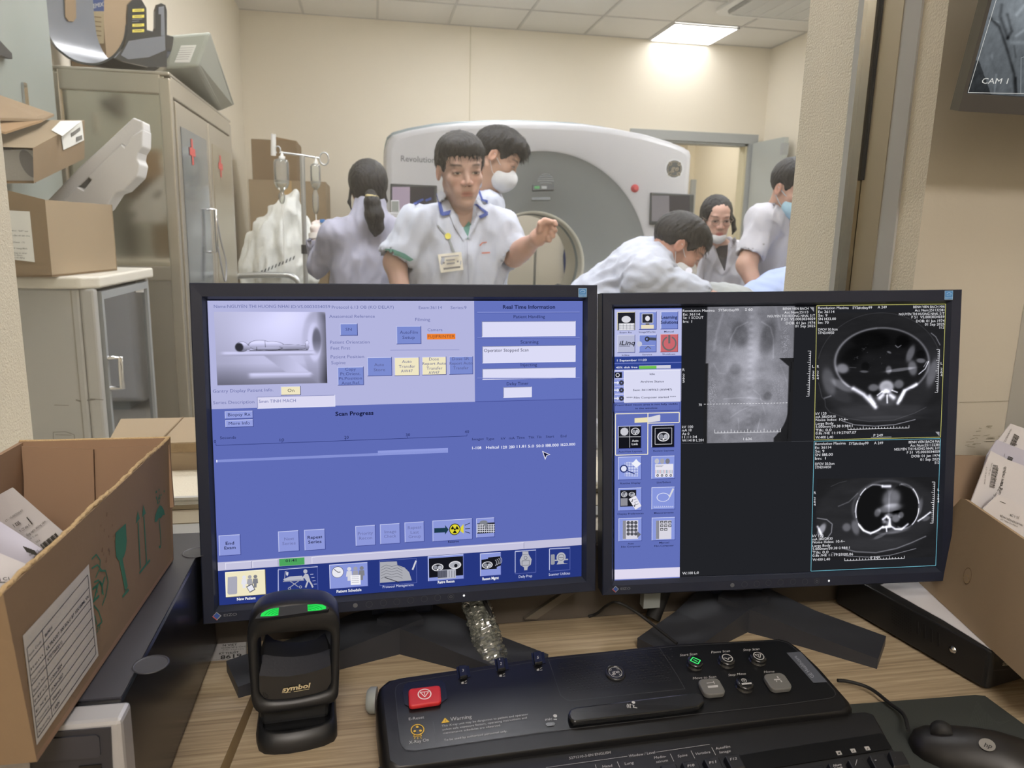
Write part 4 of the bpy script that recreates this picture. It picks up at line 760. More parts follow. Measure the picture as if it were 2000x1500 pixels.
for s_, x0, x1, y in (('Images', 922, 944.5, 860), ('Type', 949, 965, 859.5), ('kV', 978.5, 987, 858.5), ('mA', 994, 1005, 858), ('Time', 1009, 1024.5, 857), ('Thk', 1032, 1043.5, 856.5), ('Tilt', 1048, 1057.5, 856), ('Start', 1066, 1082, 855), ('End', 1095, 1106, 854)): S.t(s_, x0, y, x1, 5, '1b2354')
for s_, x0, x1, y in (('1-108', 922, 940, 877.5), ('Helical', 949, 974, 876.5), ('120', 979, 990, 876), ('280', 994, 1005, 875.5), ('11.81', 1009, 1027, 874.5), ('5.0', 1031, 1043, 874), ('S0.0', 1047, 1062, 873.5), ('I88.000', 1065.5, 1091, 872.5), ('I623.000', 1095, 1123, 871)): S.t(s_, x0, y, x1, 5.5, 'f2f3ff', bold=.01)
S.pg([(1058.5, 880.5), (1075, 888), (1068, 889.5), (1064.5, 898)], 'f4f4ff', .0006); S.pg([(1060.5, 882.5), (1072.5, 888), (1067, 889), (1064.5, 894.5)], '10143a', .0008)
for x0, y0, x1, y1, ls, c in ((427, 1046, 471, 1083.5, (('End', 441, 457.5, 1064), ('Exam', 438.5, 460.5, 1073)), '14193e'), (543, 1038, 585, 1076, (('Next', 555.5, 574.5, 1055.5), ('Series', 551.5, 577.5, 1064.5)), fade), (594, 1035, 636, 1073, (('Repeat', 601, 629.5, 1052.5), ('Series', 602, 628, 1061.5)), '14193e'), (694, 1027.5, 734, 1064.5, (('Priority', 699, 728.5, 1045), ('Recon', 701.5, 727, 1054)), fade), (742, 1024, 782, 1061, (('Image', 751, 774, 1041.5), ('Check', 750, 774, 1050.5)), fade), (790, 1020.5, 829, 1057.5, (('Repeat', 796.5, 823, 1033.5), ('Last', 802, 818, 1042.5), ('Group', 798, 822, 1051)), fade)):
    S.btn(x0, y0, x1, y1, '8d98da', 'c9cff5', '39438a')
    for s_, a_, b2_, y_ in ls: S.t(s_, a_, y_, b2_, 6.3, c, bold=(.012 if c == '14193e' else 0))
S.btn(844.5, 1017, 923, 1053, '8d98da', 'c9cff5', '39438a'); S.pg([(848, 1031.5), (869.5, 1030.5), (869, 1025), (876, 1034), (869, 1044), (869, 1039.5), (848, 1040.5)], '1d3a4c', .0006)
S.e(888, 1033.5, 11, 11.5, '14160e', .0006); S.e(888, 1033.5, 9.6, 10, 'dfd43c', .0008); S.e(888, 1033.5, 2, 2, '14160e', .0010)
for k in range(3):
    c0 = PI/2+k*2*PI/3; pts = [(888+2.8*math.cos(c0-.5), 1033.5+2.8*math.sin(c0-.5)), (888+8.2*math.cos(c0-.5), 1033.5+8.2*math.sin(c0-.5)), (888+8.2*math.cos(c0+.5), 1033.5+8.2*math.sin(c0+.5)), (888+2.8*math.cos(c0+.5), 1033.5+2.8*math.sin(c0+.5))]; S.pg(pts, '14160e', .0010)
S.pg([(899, 1030), (905, 1023), (905.5, 1041.5), (899, 1037)], 'dfd43c', .0009)
for q in (((907.5, 1025.5), (918, 1021)), ((908, 1032.5), (918, 1032)), ((908, 1038), (918, 1041))): S.l(q, '14160e', 1.2, .0009)
S.t('Resume', 875, 1060, 896, 4.5, '14193e', bold=.01)
S.btn(930, 1012.5, 966.5, 1048.5, '8d98da', 'c9cff5', '39438a'); S.r(931.5, 1022, 966, 1040, '30323c', .0006); S.e(944, 1020, 8, 4, '7f838c', .0008)
for i in range(8): S.l([(933+i*4.3, 1023), (933+i*4.3, 1040)], 'dfe0ea', 1.3, .0009)
for i in range(4): S.l([(932, 1025+i*4.2), (966, 1024.5+i*4.2)], 'dfe0ea', 1.3, .0009)
S.pg([(944, 1023), (953, 1022), (950, 1034), (947, 1029)], '83868e', .0011)
bx = [(440, 1098, 491.5, 1110), (493, 1094.5, 543.5, 1107), (608, 1060, 1023, 1082)]
for x0, y0, x1, y1 in bx:
    a = F1.uv(x0, y0); b_ = F1.uv(x1, y1); S.poly(F1, [(a[0], vb-.0076), (b_[0], vb-.0076), (b_[0], vb-.0010), (a[0], vb-.0010)], .0003, emit('f0effa')); S.poly(F1, [(a[0]+.0004, vb-.0076), (b_[0], vb-.0076), (b_[0], vb-.0014), (a[0]+.0004, vb-.0014)], .0004, emit('c6c4de')); S.line(F1, (b_[0], vb-.0078), (b_[0], vb-.0010), .0003, .0005, emit('55567a'))
a = F1.uv(545, 1090); b_ = F1.uv(594.5, 1090); S.poly(F1, [(a[0], vb-.0082), (b_[0], vb-.0082), (b_[0], vb-.0008), (a[0], vb-.0008)], .0004, emit('4da35e')); S.t('01:41', 558, 1097.5, 579, 5.5, '1c2c34', bold=.015, w=.0009)
def person_icon(x, y, s, c):
    S.e(x, y-5.5*s, 3.2*s, 3.2*s, c, .0010); S.pg([(x-3.8*s, y-2*s), (x+3.8*s, y-2.4*s), (x+4.6*s, y+6*s), (x+2.2*s, y+6.2*s), (x+2*s, y+13*s), (x-2.6*s, y+13.2*s), (x-2.6*s, y+6.4*s), (x-5*s, y+6.6*s)], c, .0009)
S.btn(439.5, 1117.5, 520, 1161, cream_, 'fffbe6', '6f6a52'); S.pg([(445, 1127), (462, 1125), (463.5, 1127), (463.5, 1158), (461, 1160), (447, 1161), (444.5, 1158)], 'a9a9b8', .0007)
for i, c in enumerate(('e4e4ec', 'a4a4ac', '7f8088')): person_icon(477+i*11, 1133-i*.6, 1.15, c)
S.pg([(481, 1145), (493, 1139), (499, 1151), (488, 1157)], '5a5c64', .0011); S.pg([(483, 1146), (492, 1141), (497, 1150), (488, 1155)], 'e6e6f0', .0012); S.t('New Patient', 463, 1172.5, 499.5, 5.5, 'ffffff', bold=.02)
S.frame(543.5, 1110, 621, 1153, '5a66ac', 1); S.l([(543.5, 1155), (543.5, 1112.5), (620.5, 1106.5)], 'c6cbea', 1.4)
S.pg([(553, 1131), (566, 1125.5), (590, 1124), (593, 1131), (556, 1133.5)], 'b8b9c6', .0008); S.l([(553, 1135), (594, 1132.5)], '9c9eae', 2.4); S.l([(567, 1135), (583, 1146)], '9c9eae', 1.6); S.l([(584, 1134), (566, 1147)], '9c9eae', 1.6); S.rg(565.5, 1149, 1.6, 3, '9c9eae'); S.rg(587, 1146, 1.6, 3, '9c9eae')
S.e(596.5, 1115.5, 4, 4.4, 'b8b9c6', .0008, n=14); S.pg([(596, 1120), (602, 1121), (606, 1133), (600, 1136), (594, 1128), (590, 1133), (588, 1131)], 'b8b9c6', .0008); S.l([(602, 1133), (599, 1141), (597, 1147)], 'b8b9c6', 3.2); S.l([(603, 1133), (608, 1140), (611, 1147)], 'b8b9c6', 3.2)
for i in range(4): S.l([(606+i*2.2, 1121.5+i*6.4), (612+i*2.2, 1121+i*6.4)], 'c6cbea', 1)
S.l([(556, 1130), (557, 1116), (561, 1115)], 'b8b9c6', 1); S.pg([(558.5, 1117), (563.5, 1117), (563, 1122), (561, 1125), (559, 1122)], 'd0d1dc', .0008); S.t('Emergency Patient', 555, 1166, 610, 5.2, 'd8dcf6')
S.btn(643, 1103, 719.5, 1145, '8a97da', 'd4d9f8', '39438a'); S.e(659.5, 1117, 11.8, 11.8, '2a2c3a', .0008); S.e(659.5, 1117, 11, 11, 'e8e8f0', .0010); S.l([(652.5, 1111), (660, 1117), (665, 1116.5)], '22232c', 1.2, .0012)
for i, c in enumerate(('d6d6e0', 'a0a0aa', '7f8088')): person_icon(682+i*12.2, 1117.5-i*.8, 1.25, c)
S.pg([(684.5, 1123), (704, 1122), (704.5, 1141), (685, 1142)], 'f0f0f6', .0012)
for i in range(4): S.l([(687, 1126+i*3.6), (701, 1125.4+i*3.6)], '77798a', .7, .0014)
S.t('Patient Schedule', 657.5, 1157.5, 706, 5.5, 'ffffff', bold=.015)
S.frame(741, 1095.5, 814, 1138, '5a66ac', 1); S.pg([(742, 1097.5), (757, 1096.5), (775, 1096), (776, 1103), (790, 1108), (799, 1117), (804, 1133), (742, 1138)], 'a9aab2', .0007)
for k in range(5): S.l([(744, 1108+k*5.4), (754, 1103+k*5.4), (765, 1106+k*5.2), (776, 1103+k*5.4), (786, 1109+k*5)], '5c5e68', .7, .0009)
S.l([(751, 1127), (780, 1137)], '2b2c36', 1.4, .0010); S.pg([(811, 1094), (814, 1095), (807, 1113), (804, 1112)], 'cfd0da', .0009); S.t('Protocol Management', 747.5, 1148.5, 808, 5.2, 'd8dcf6')
S.btn(835.5, 1086.5, 906.5, 1130.5, '8a97da', 'd4d9f8', '39438a'); S.r(837.5, 1090.5, 904.5, 1123, '15161e', .0007)
def ct_icon(x, y, rx, ry, w=.0009):
    S.e(x, y, rx, ry, 'd8d8de', w); S.e(x, y, rx*.8, ry*.8, '23242c', w+.0002)
    S.e(x-rx*.36, y, rx*.34, ry*.5, '8c8e98', w+.0004); S.e(x+rx*.38, y, rx*.34, ry*.5, 'b4b6c0', w+.0004); S.e(x, y+ry*.5, rx*.16, ry*.2, 'f0f0f4', w+.0005)
ct_icon(854.5, 1107.5, 11.5, 7.5); S.e(888.5, 1103, 12, 8, 'dcdce2', .0009); S.e(888, 1103, 10, 6, 'a9abb4', .0011); S.e(890, 1104, 3.4, 3.4, '1a1b22', .0012)
S.r(854.5, 1113, 890, 1128, 'b8bac6', .0012)
for i in range(7): S.l([(857+i*5, 1113.5), (857+i*5, 1127)], '4b4e5c', .9, .0014)
S.r(854.5, 1114, 873, 1127, '5c5f6e', .0013); S.t('Retro Recon', 855, 1139.5, 887.5, 5.5, 'ffffff', bold=.02)
S.btn(937.5, 1081, 979, 1123, '8a97da', 'd4d9f8', '39438a'); S.pg([(940, 1093), (953, 1091), (953, 1088.5), (977, 1086), (978, 1104), (970, 1107), (970, 1110.5), (940, 1112)], '15161e', .0007); ct_icon(951.5, 1103, 10.5, 7)
for i in range(4): S.rg(965+i*3.4, 1099-i*1.6, 4.2, 5.2, 'b0b2bc', .0009, 1.3, -1.2, 1.2)
S.t('Recon Mgmt', 942, 1133, 974, 5.5, 'ffffff', bold=.02)
S.frame(1006, 1075.5, 1046.5, 1117.5, '5a66ac', 1); S.l([(1006, 1118), (1006, 1077), (1046.5, 1074)], 'c6cbea', 1.4); S.pg([(1020, 1077), (1031.5, 1076.5), (1032, 1082), (1038, 1092), (1036.5, 1102), (1030.5, 1107), (1029.5, 1113), (1023.5, 1113.5), (1023, 1107.5), (1016, 1103), (1015, 1093), (1020, 1083)], 'b2b3bc', .0008); S.frame(1019, 1095, 1033.5, 1103, '4f515c', .8, .0010); S.rg(1026, 1089, 2.6, 3.4, '4f515c', .0010); S.l([(1020.5, 1083), (1031.5, 1082)], '4f515c', .7, .0010); S.t('Daily Prep', 1013, 1128.5, 1039, 5.2, 'd8dcf6')
S.frame(1073, 1071, 1113, 1112.5, '5a66ac', 1); S.l([(1073, 1113), (1073, 1072), (1112.5, 1070)], 'c6cbea', 1.4); S.e(1095.5, 1088, 9, 9.5, 'b2b3bc', .0008); S.rg(1095.5, 1088, 5.4, 6.2, '4f515c', .0010); S.l([(1091, 1088), (1100, 1088)], '4f515c', .7, .001); S.l([(1083, 1094), (1109, 1092)], 'b2b3bc', 2.4, .0009); S.pg([(1075.5, 1083), (1082, 1082), (1083, 1084), (1083, 1101), (1080, 1102.5), (1075.5, 1102)], '9698a2', .0008); S.pg([(1090, 1096), (1100, 1096), (1101, 1099.5), (1109, 1100.5), (1087, 1102)], 'b2b3bc', .0008); S.t('Scanner Utilities', 1071.5, 1124.5, 1113, 5.2, 'd8dcf6')
scr1 = S.build('screen', m1, label='blue scan control screen with buttons and a patient diagram')
def diagram(x, y):     # the drawing of a patient lying on a scanner table, coordinates of the photographed screen
    X, Y = (x-400)*5, (y-570)*5
    g = 205-70*np.clip((Y-700)/200, 0, 1)+25*S_(E_(X, Y, 600, 330, 620, 180, -.35), .5)-38*S_(E_(X, Y, 100, 640, 260, 330), .4)+14*S_(E_(X, Y, 800, 250, 160, 250, .3), .4)
    r = E_(X, Y, 1135, 560, 190, 385, -.10); m = S_(r, .03); g = g*(1-m)+m*(200-95*np.clip((X-1090)/100, 0, 1)-60*np.clip((np.abs(Y-470)-150)/250, 0, 1)*.8)
    m = S_(E_(X, Y, 1065, 495, 68, 190), .05); g = g*(1-m)+m*222; m = S_(E_(X, Y, 1090, 480, 45, 128), .08); g = g*(1-m)+m*(112+60*np.clip((Y-480)/130, 0, 1))
    def cap(x0, x1, yc, h): return S_(np.maximum(np.abs(Y-yc)/h, np.abs(X-(x0+x1)/2)/((x1-x0)/2)), .03)
    m = S_(np.maximum(np.abs((X-Y*.98)-(165))/130, np.abs(Y-710)/100), .05)*1.0; m = S_(np.maximum(np.abs(X-(560+(Y-620)*1.25)-110)/(118-.0*Y), np.abs(Y-715)/100), .04); g = g*(1-m)+m*(188+25*np.clip((X-700)/200, -1, 1))
    m = cap(405, 1020, 822, 30); g = g*(1-m)+m*(228-1.6*np.abs(Y-812)); m = cap(155, 1052, 602, 24); g = g*(1-m)+m*(232-2.2*np.abs(Y-596))
    bodyp = ((410, 540), (480, 522), (560, 528), (700, 535), (850, 542), (975, 545)); d = np.full(X.shape, 9.); 
    for (cx, cy, rx, ry) in ((345, 535, 62, 48), (520, 520, 110, 48), (640, 530, 120, 45), (800, 545, 190, 28), (400, 545, 30, 22), (992, 525, 18, 48)): d = np.minimum(d, E_(X, Y, cx, cy, rx, ry))
    m = S_(d, .04); sh = 215-75*np.clip((Y-515)/50, -.3, 1); g = g*(1-m)+m*sh; g = g-150*RGl(d, .05)*.55
    m = S_(E_(X, Y, 318, 540, 40, 42), .06); g = g*(1-m)+m*52; m = S_(E_(X, Y, 600, 553, 150, 13), .2)*.6; g = g+m*45
    g = g-90*seg(X, Y, ((572, 482), (575, 540)), 3)-90*seg(X, Y, ((488, 540), (488, 570)), 3)-120*seg(X, Y, ((420, 573), (985, 573)), 4)-80*seg(X, Y, ((715, 540), (745, 552), (705, 565)), 3)
    return np.stack([g*.94, g*.94, g*1.10], -1)
image_mesh('patient_diagram', F1, 418, 609, 637, 752, 230, 150, diagram, .0009, scr1, ((418, 609), (635.5, 609.5), (639.5, 748), (425, 752.5)))
S_edge = MB(); 
# ------------------------------------------------------------------ what the right screen shows
S = Screen(F2); blk = '222327'; lb_ = 'b9bde6'; bl_ = '6270b8'
S.poly(F2, [(-.188, -.1505), (.188, -.1505), (.188, .1505), (-.188, .1505)], 0, emit(blk)); ub = F2.uv(1330, 800)[0]; L0 = -.188
def band(y0, y1, c, w=.0001): a = F2.uv(1200, y0)[1]; b2 = F2.uv(1200, y1)[1]; S.poly(F2, [(L0, b2), (ub, b2), (ub, a), (L0, a)], w, emit(c))
band(603, 1134, bl_); band(605, 696.5, lb_, .0002); band(697.5, 709, '2f4390', .0002); band(711, 722, '2f4390', .0002); band(722.5, 785.5, 'c9cbec', .0002); band(1112.5, 1131, 'dfd9ee', .0003); S.poly(F2, [(L0, -.1505), (ub, -.1505), (ub, F2.uv(1200, 1113)[1]), (L0, F2.uv(1200, 1113)[1])], .0003, emit('dfd9ee'))
K = lambda x, y: (1180+x/4.688, 580+y/4.688)
def kb(x0, y0, x1, y1, c, hi='d4d9f8', lo='39438a'): S.btn(*K(x0, y0), *K(x1, y1), c, hi, lo, .0003)
def kt(s_, x0, y, x1, h, c='161b40', **k): k.setdefault('bold', .008); a = K(x0, y); S.t(s_, a[0], a[1], K(x1, y)[0], h/4.688, c, **k)
kb(118, 138, 283, 303, '23242c', 'f0e8c8', '5c5a48'); S.e(*K(200, 205), 9, 6.5, 'd8d8e0', .0008); S.r(*K(133, 243), *K(275, 300), 'e8e8ee', .0009)
for i in range(5): S.l([K(140+i*32, 248), K(140+i*32, 298)], '6f7180', .7, .0011)
for i in range(3): S.l([K(136, 262+i*14), K(274, 262+i*14)], '6f7180', .7, .0011)
kb(318, 136, 480, 299, '7b8bd0'); S.r(*K(345, 155), *K(444, 238), '2a2b33', .0007); S.frame(*K(345, 155), *K(444, 238), 'c6c8d2', 1.4, .0009); S.e(*K(395, 197), 4.5, 5, 'e2e2ea', .0010); S.r(*K(378, 240), *K(412, 256), '4a4c58', .0008); S.r(*K(336, 256), *K(452, 290), 'e6dcc0', .0009)
kb(517, 134, 676, 295, '7b8bd0'); kt('Learning', 522, 200, 668, 30, '14183a', bold=.02); kt('Solutions', 517, 246, 674, 30, '14183a', bold=.02)
kt('Exam Rx', 142, 332, 252, 15); kt('ImageWorks', 318, 328, 468, 15); kt('Manual', 548, 325, 635, 15)
kb(120, 348, 283, 510, 'b6b9d4', 'd6d8ec'); kt('iLinq', 138, 441, 276, 42, '16181f', bold=.015, it=.25); S.l([K(136, 450), K(236, 450)], '30323c', .8, .0008)
kb(318, 346, 479, 506, '7b8bd0'); S.l([K(395, 382), K(476, 386)], '4a4d58', 5.5, .0008); S.rg(*K(392, 385), 2.4, 4.8, '33353f', .0009); S.l([K(340, 445), K(462, 443)], 'd2d4e4', .9, .0008); S.rg(*K(322, 430), 0, 5, 'c6c8da', .0008); S.l([K(375, 475), K(400, 452), K(425, 473)], '5d6072', 1.6, .0008)
kb(514, 341, 676, 504, 'c9686f', 'e6a9a8', '7a3c46'); S.rg(*K(595, 425), 11.2, 14.2, '6f6a6c', .0008, 1, PI*.62, PI*2.38); S.l([K(594, 348), K(594, 425)], '6f6a6c', 4, .0009)
kt('InSite', 162, 540, 230, 15); kt('Service', 348, 535, 437, 15); kt('Shutdown', 531, 531, 649, 15)
kt('1 September 11:23', 117, 590, 387, 19, 'f2f4ff', bold=.01); kt('45% disk free', 107, 654, 304, 17, 'f2f4ff', bold=.01); S.r(*K(318, 629), *K(608, 653), 'd0d0e0', .0004); S.r(*K(318, 632), *K(478, 656), '6fc04e', .0006)
kb(183, 676, 700, 962, 'd9daf2', 'eeeefa', '8a8eb8'); kt('Idle', 416, 714, 463, 18); kt('Archive Status', 331, 784, 545, 18); kt('Sent: 36114/9/63 (AW47)', 263, 862, 618, 19); kt('**** Film Composer started ****', 203, 932, 656, 18)
for i, y in enumerate((715, 785, 853, 928)):
    S.r(*K(90, y-32), *K(178, y+30), '8b97d8', .0004)
    if i == 0: S.r(*K(93, y-25), *K(162, y+26), '1b1c24', .0006); S.rg(*K(122, y), 2.6, 4, 'd6d6e0', .0008)
    else: S.pg([K(90, y-6), K(118, y-6), K(118, y-16), K(140, y), K(118, y+16), K(118, y+6), K(90, y+6)], 'e2e4f4', .0006); S.rg(*K(157, y), 1.2, 4.8, '3a3c48', .0007)
kt('Prescribed recon area is not fully visible', 99, 998, 672, 17); kt('in the window.', 285, 1027, 492, 16); S.frame(*K(88, 972), *K(692, 1036), '3c478c', .8)
S.frame(*K(103, 1070), *K(686, 1148), 'f4ecd0', 1.6, .0005); S.frame(*K(103, 1070), *K(398, 1440), 'f4ecd0', 1.6, .0005); S.r(*K(106, 1130), *K(394, 1160), bl_, .0007); S.pg([K(277, 1109), K(395, 1102), K(397, 1146), K(277, 1152)], 'ebe0b4', .0008); S.pg([K(395, 1104), K(505, 1076), K(512, 1085), K(510, 1136), K(398, 1147)], 'd9d8e0', .0009)
kb(126, 1182, 340, 1386, '14151c'); S.r(*K(140, 1190), *K(228, 1278), '2c2d35', .0008); S.e(*K(183, 1232), 8, 8, 'c9c9d2', .0010, n=9); ct_icon(*K(283, 1229), 8.5, 7, .0010); S.l([K(232, 1186), K(232, 1378)], 'd6d6de', .7, .0011); S.l([K(136, 1280), K(334, 1278)], 'd6d6de', .7, .0011); kt('Auto', 252, 1325, 311, 20, 'f4f4f8', w=.0012); kt('Link', 251, 1355, 308, 20, 'f4f4f8', w=.0012)
kt('AutoView Layouts', 129, 1424, 347, 16); kb(433, 1175, 643, 1376, '14151c'); S.frame(*K(465, 1202), *K(617, 1345), 'd6d6de', .9, .0007); ct_icon(*K(540, 1277), 12, 9.5, .0009); kt('Review Layouts', 449, 1416, 637, 16)
K = lambda x, y: (1180+x/4.688, 860+y/4.688)
kb(127, 152, 342, 358, '8b9adf'); S.pg([K(186, 205), K(215, 196), K(310, 200), K(308, 330), K(188, 328)], 'c3cbee', .0008)
for i in range(5): S.l([K(194+i*24, 200), K(194+i*24, 328)], '5a6cc0', .8, .0010); S.l([K(190, 215+i*25), K(306, 215+i*25)], '5a6cc0', .8, .0010)
S.rg(*K(178, 258), 5.4, 7.8, '22306c', .0012); S.e(*K(178, 258), 5.4, 5.4, 'dfe2f6', .0011); S.l([K(205, 275), K(278, 306)], '22306c', 2, .0012); S.pg([K(290, 168), K(310, 192), K(336, 212), K(310, 236), K(290, 250), K(270, 230), K(248, 212), K(272, 190)], 'eef0fa', .0012); kt('Routine Display', 146, 401, 332, 16)
kb(433, 145, 647, 350, '8b9adf'); [S.e(*K(481+i*49, 190), 4.3, 5.2, c, .0008) for i, c in enumerate(('c0c0c8', 'a4a4ac', '7a7b83'))]; S.r(*K(464, 218), *K(630, 332), 'e6e4f0', .0010); 
for i in range(12): S.l([K(472+i*13.5, 270), K(472+i*13.5, 302)], ('c98a8a', '6aa0b0', '8a8cae')[i % 3], 1.1, .0012)
for i in range(4): S.rg(*K(487+i*40, 319), 1.2, 2.4, '33343c', .0012)
S.l([K(470, 228), K(540, 228)], '8a8c9a', .8, .0012); S.l([K(470, 240), K(530, 240)], '8a8c9a', .8, .0012); kt('List/Select', 481, 393, 609, 17)
kb(131, 438, 344, 640, '8b9adf'); S.r(*K(145, 455), *K(292, 602), '1b1c24', .0007); S.r(*K(150, 530), *K(212, 597), '8e8e96', .0009); ct_icon(*K(182, 493), 6, 5.5, .0009); ct_icon(*K(252, 493), 6, 4.5, .0009); S.pg([K(222, 535), K(285, 502), K(338, 598), K(283, 632)], 'e6e4ee', .0016)
for i in range(3): S.l([K(262+i*10, 545+i*22), K(292+i*10, 532+i*22)], '5c5e6c', .8, .0018)
S.l([K(245, 550), K(252, 562), K(258, 536)], '1b1c24', 1.2, .0018); S.l([K(268, 590), K(276, 604), K(280, 574)], '1b1c24', 1.2, .0018); kt('Display Preferences', 122, 682, 359, 16)
kb(433, 430, 648, 630, '8796dc'); S.rg(*K(538, 520), 11.4, 12.6, 'eef0fc', .0008, .68); S.pg([K(592, 505), K(624, 436), K(638, 443), K(604, 516), K(593, 524)], 'd6d6de', .0010); S.l([K(452, 612), K(632, 608)], 'dfe2f6', .8, .0008); [S.l([K(456+i*19, 611), K(456+i*19, 599)], 'dfe2f6', .8, .0008) for i in range(10)]; kt('Measurements', 456, 672, 634, 16)
for x0, nm in ((131, 'Auto'), (435, 'Manual')):
    kb(x0, 714-(x0 > 200)*6, x0+215, 920-(x0 > 200)*8, '8b9adf'); S.r(*K(x0+38, 734), *K(x0+178, 900), 'd8d6e2', .0008); S.r(*K(x0+38, 734), *K(x0+66, 900), '8a8a94', .0010)
    for i in range(3):
        for j in range(4):
            if nm == 'Auto': S.e(*K(x0+88+i*34, 752+j*34), 3.4, 3.4, '55565e', .0010)
            elif j < 3 and not (j == 2 and i == 2): S.r(*K(x0+76+i*37, 736+j*33), *K(x0+104+i*37, 758+j*33), '30313a', .0010); S.e(*K(x0+90+i*37, 747+j*33), 2, 1.2, 'e4e4ea', .0012)
S.pg([K(300, 828), K(335, 858), K(300, 892)], '6b6c76', .0012); kt('Auto', 215, 952, 270, 15); kt('Film Composer', 154, 982, 332, 16); kt('Manual', 503, 944, 592, 16); kt('Film Composer', 459, 974, 637, 16)
Wt = 'e9e9ee'
def st(s_, x0, y, x1, h=5.2): S.t(s_, x0, y, x1, h, Wt, w=.0012)
st('Revolution Maxima', 1333, 609.5, 1395); st('SYS#ctbay99', 1402.5, 608, 1442); st('S 60', 1454.5, 607, 1469); st('Ex: 36114', 1333.5, 616.5, 1366.5); st('Se: 1 SCOUT', 1333.5, 623, 1373); st('Im: 1', 1333.5, 630.5, 1351)
for s_, x0, x1, y in (('BENH VIEN BACH', 1528, 1578, 605.5), ('Acc Num:25113', 1531, 1577.5, 612.5), ('NGUYEN THI HUONG NHAI, 51T', 1498.5, 1590.5, 620), ('F 51  VS.0003034059', 1525, 1591, 626), ('DOB: 01 Jan 1974', 1534, 1591, 633.5), ('01 Sep 2025', 1552, 1591, 639.5)): st(s_, x0, y, x1)
st('R', 1332.5, 724.5, 1336.5); st('2', 1332.5, 735, 1336.5); st('6', 1332.5, 741, 1336.5); st('5', 1332.5, 747, 1336.5); st('70', 1364, 793, 1370); 
for s_, x1, y in (('kV 100', 1353, 836), ('mA 10', 1350, 842.5), ('Az 0', 1345.5, 849.5), ('11:11:34', 1360.5, 856), ('W:1418 L:201', 1373.5, 862.5)): st(s_, 1331.5, y, x1)
st('L', 1585.5, 718, 1589.5); st('2', 1585.5, 729, 1589.5); st('6', 1585.5, 735, 1589.5); st('5', 1585.5, 741, 1589.5); st('W:100 L:0', 1332, 1121.5, 1364)
S.l([(1331, 866), (1589, 861)], '4b4c52', .8, .0008); S.l([(1331, 1127), (1584, 1119)], '3c3d44', .8, .0008)
def axial(dy, y0, imt):
    for s_, x1, y in (('Revolution Maxima', 1656.5-dy*.0, 604), ('Ex: 36114', 1628.5, 611.5), ('Se: 9', 1615, 618.5), (imt[0], 1631.5, 625.5), (imt[1], 1617.5, 632.5), ('DFOV 50.0cm', 1634.5, 646), ('STND/AR50', 1628, 652.5)):
        sh = -6*(dy > 0); st(s_, 1597+sh, y+dy*(1 if y < 640 else .99), x1+sh)
    sh = -7*(dy > 0); st('SYS#ctbay99', 1664+sh, 604+dy-.5, 1702+sh); st('A 249', 1713+sh, 603+dy-.5, 1730.5+sh)
    sh = -9*(dy > 0)
    for s_, x0, x1, y in (('BENH VIEN BACH MAI', 1782.5, 1843.5, 602), ('Acc Num:251132381', 1785.5, 1843, 608.5), ('NGUYEN THI HUONG NHAI, 51T', 1754.5, 1843, 616), ('F 51  VS.0003034059', 1779, 1843, 622), ('DOB: 01 Jan 1974', 1788, 1843, 629.5), ('01 Sep 2025', 1805, 1843, 636), ('512', 1833, 1842.5, 642)): st(s_, x0+sh, y+dy*.995, x1+sh)
    sh = -6*(dy > 0)
    for s_, x1, y in (('kV 120', 1613, 810), ('mA 280/DR30', 1631, 816.5), ('Noise Index: 10.4~', 1655, 822.5), ('Large Body', 1627, 829.5), ('5.000mm/39.38 0.984:1', 1664, 835.5), ('Tilt: 0.0', 1623, 842.5), (imt[2], 1671, 848.5), ('W:400 L:40', 1626, 856.5)): st(s_, 1592+sh, y+dy*.90, x1+sh)
    st('P 249', 1705+sh, 852.5+dy*.90, 1723+sh)
    st('R', 1595+sh, 718+dy*.93, 1598.5+sh); [st(c, 1594.5+sh, 729+i*6+dy*.93, 1598+sh) for i, c in enumerate('264')]; st('L', 1836+sh, 712+dy*.93, 1839.5+sh); [st(c, 1835.5+sh, 723+i*6+dy*.93, 1839+sh) for i, c in enumerate('264')]
axial(0, 0, ('SN I433.00', 'Im: 70', '0.8s /HE 11:19:27/07.07')); axial(265, 0, ('SN I88.00', 'Im: 1', '0.8s /HE 11:19:27/00.06'))
S.l([(1594.5, 597), (1846, 593.8), (1836, 853.5), (1589.5, 859), (1594.5, 597)], 'c3c070', 1.1, .0010); S.l([(1589.3, 861.5), (1835.8, 856.5), (1826.5, 1104), (1583, 1115), (1589.3, 861.5)], '6fb2c4', 1.1, .0010)
def ruler(x0, y0, x1, y1, n, tx, ty, big=5):
    S.l([(x0, y0), (x1, y1)], Wt, .8, .0013)
    for i in range(n+1): k = i/n; f = 1.7 if i % big == 0 else 1; S.l([(x0+(x1-x0)*k, y0+(y1-y0)*k), (x0+(x1-x0)*k+tx*f, y0+(y1-y0)*k+ty*f)], Wt, .8, .0013)
ruler(1582.5, 685.5, 1579, 773.5, 20, -3.4, 0); ruler(1395, 845.5, 1523.5, 843, 20, 0, -4); ruler(1833.5, 682.5, 1830, 766, 20, -3.4, 0); ruler(1655, 838.5, 1774, 835.5, 20, 0, -3); ruler(1824.5, 941, 1821, 1021, 20, -3.4, 0); ruler(1648.5, 1094.5, 1765, 1090, 20, 0, -3)
for i in range(28): S.l([(1374+i*5.9, 789.3-i*.1), (1377.5+i*5.9, 789.2-i*.1)], Wt, .8, .0013)
st('I 636', 1451, 859.5, 1468)
for x, y in ((1581, 600), (1826, 843)): S.pg([(x, y), (x+8, y), (x+8, y+9)], '9a9aa0', .0008)
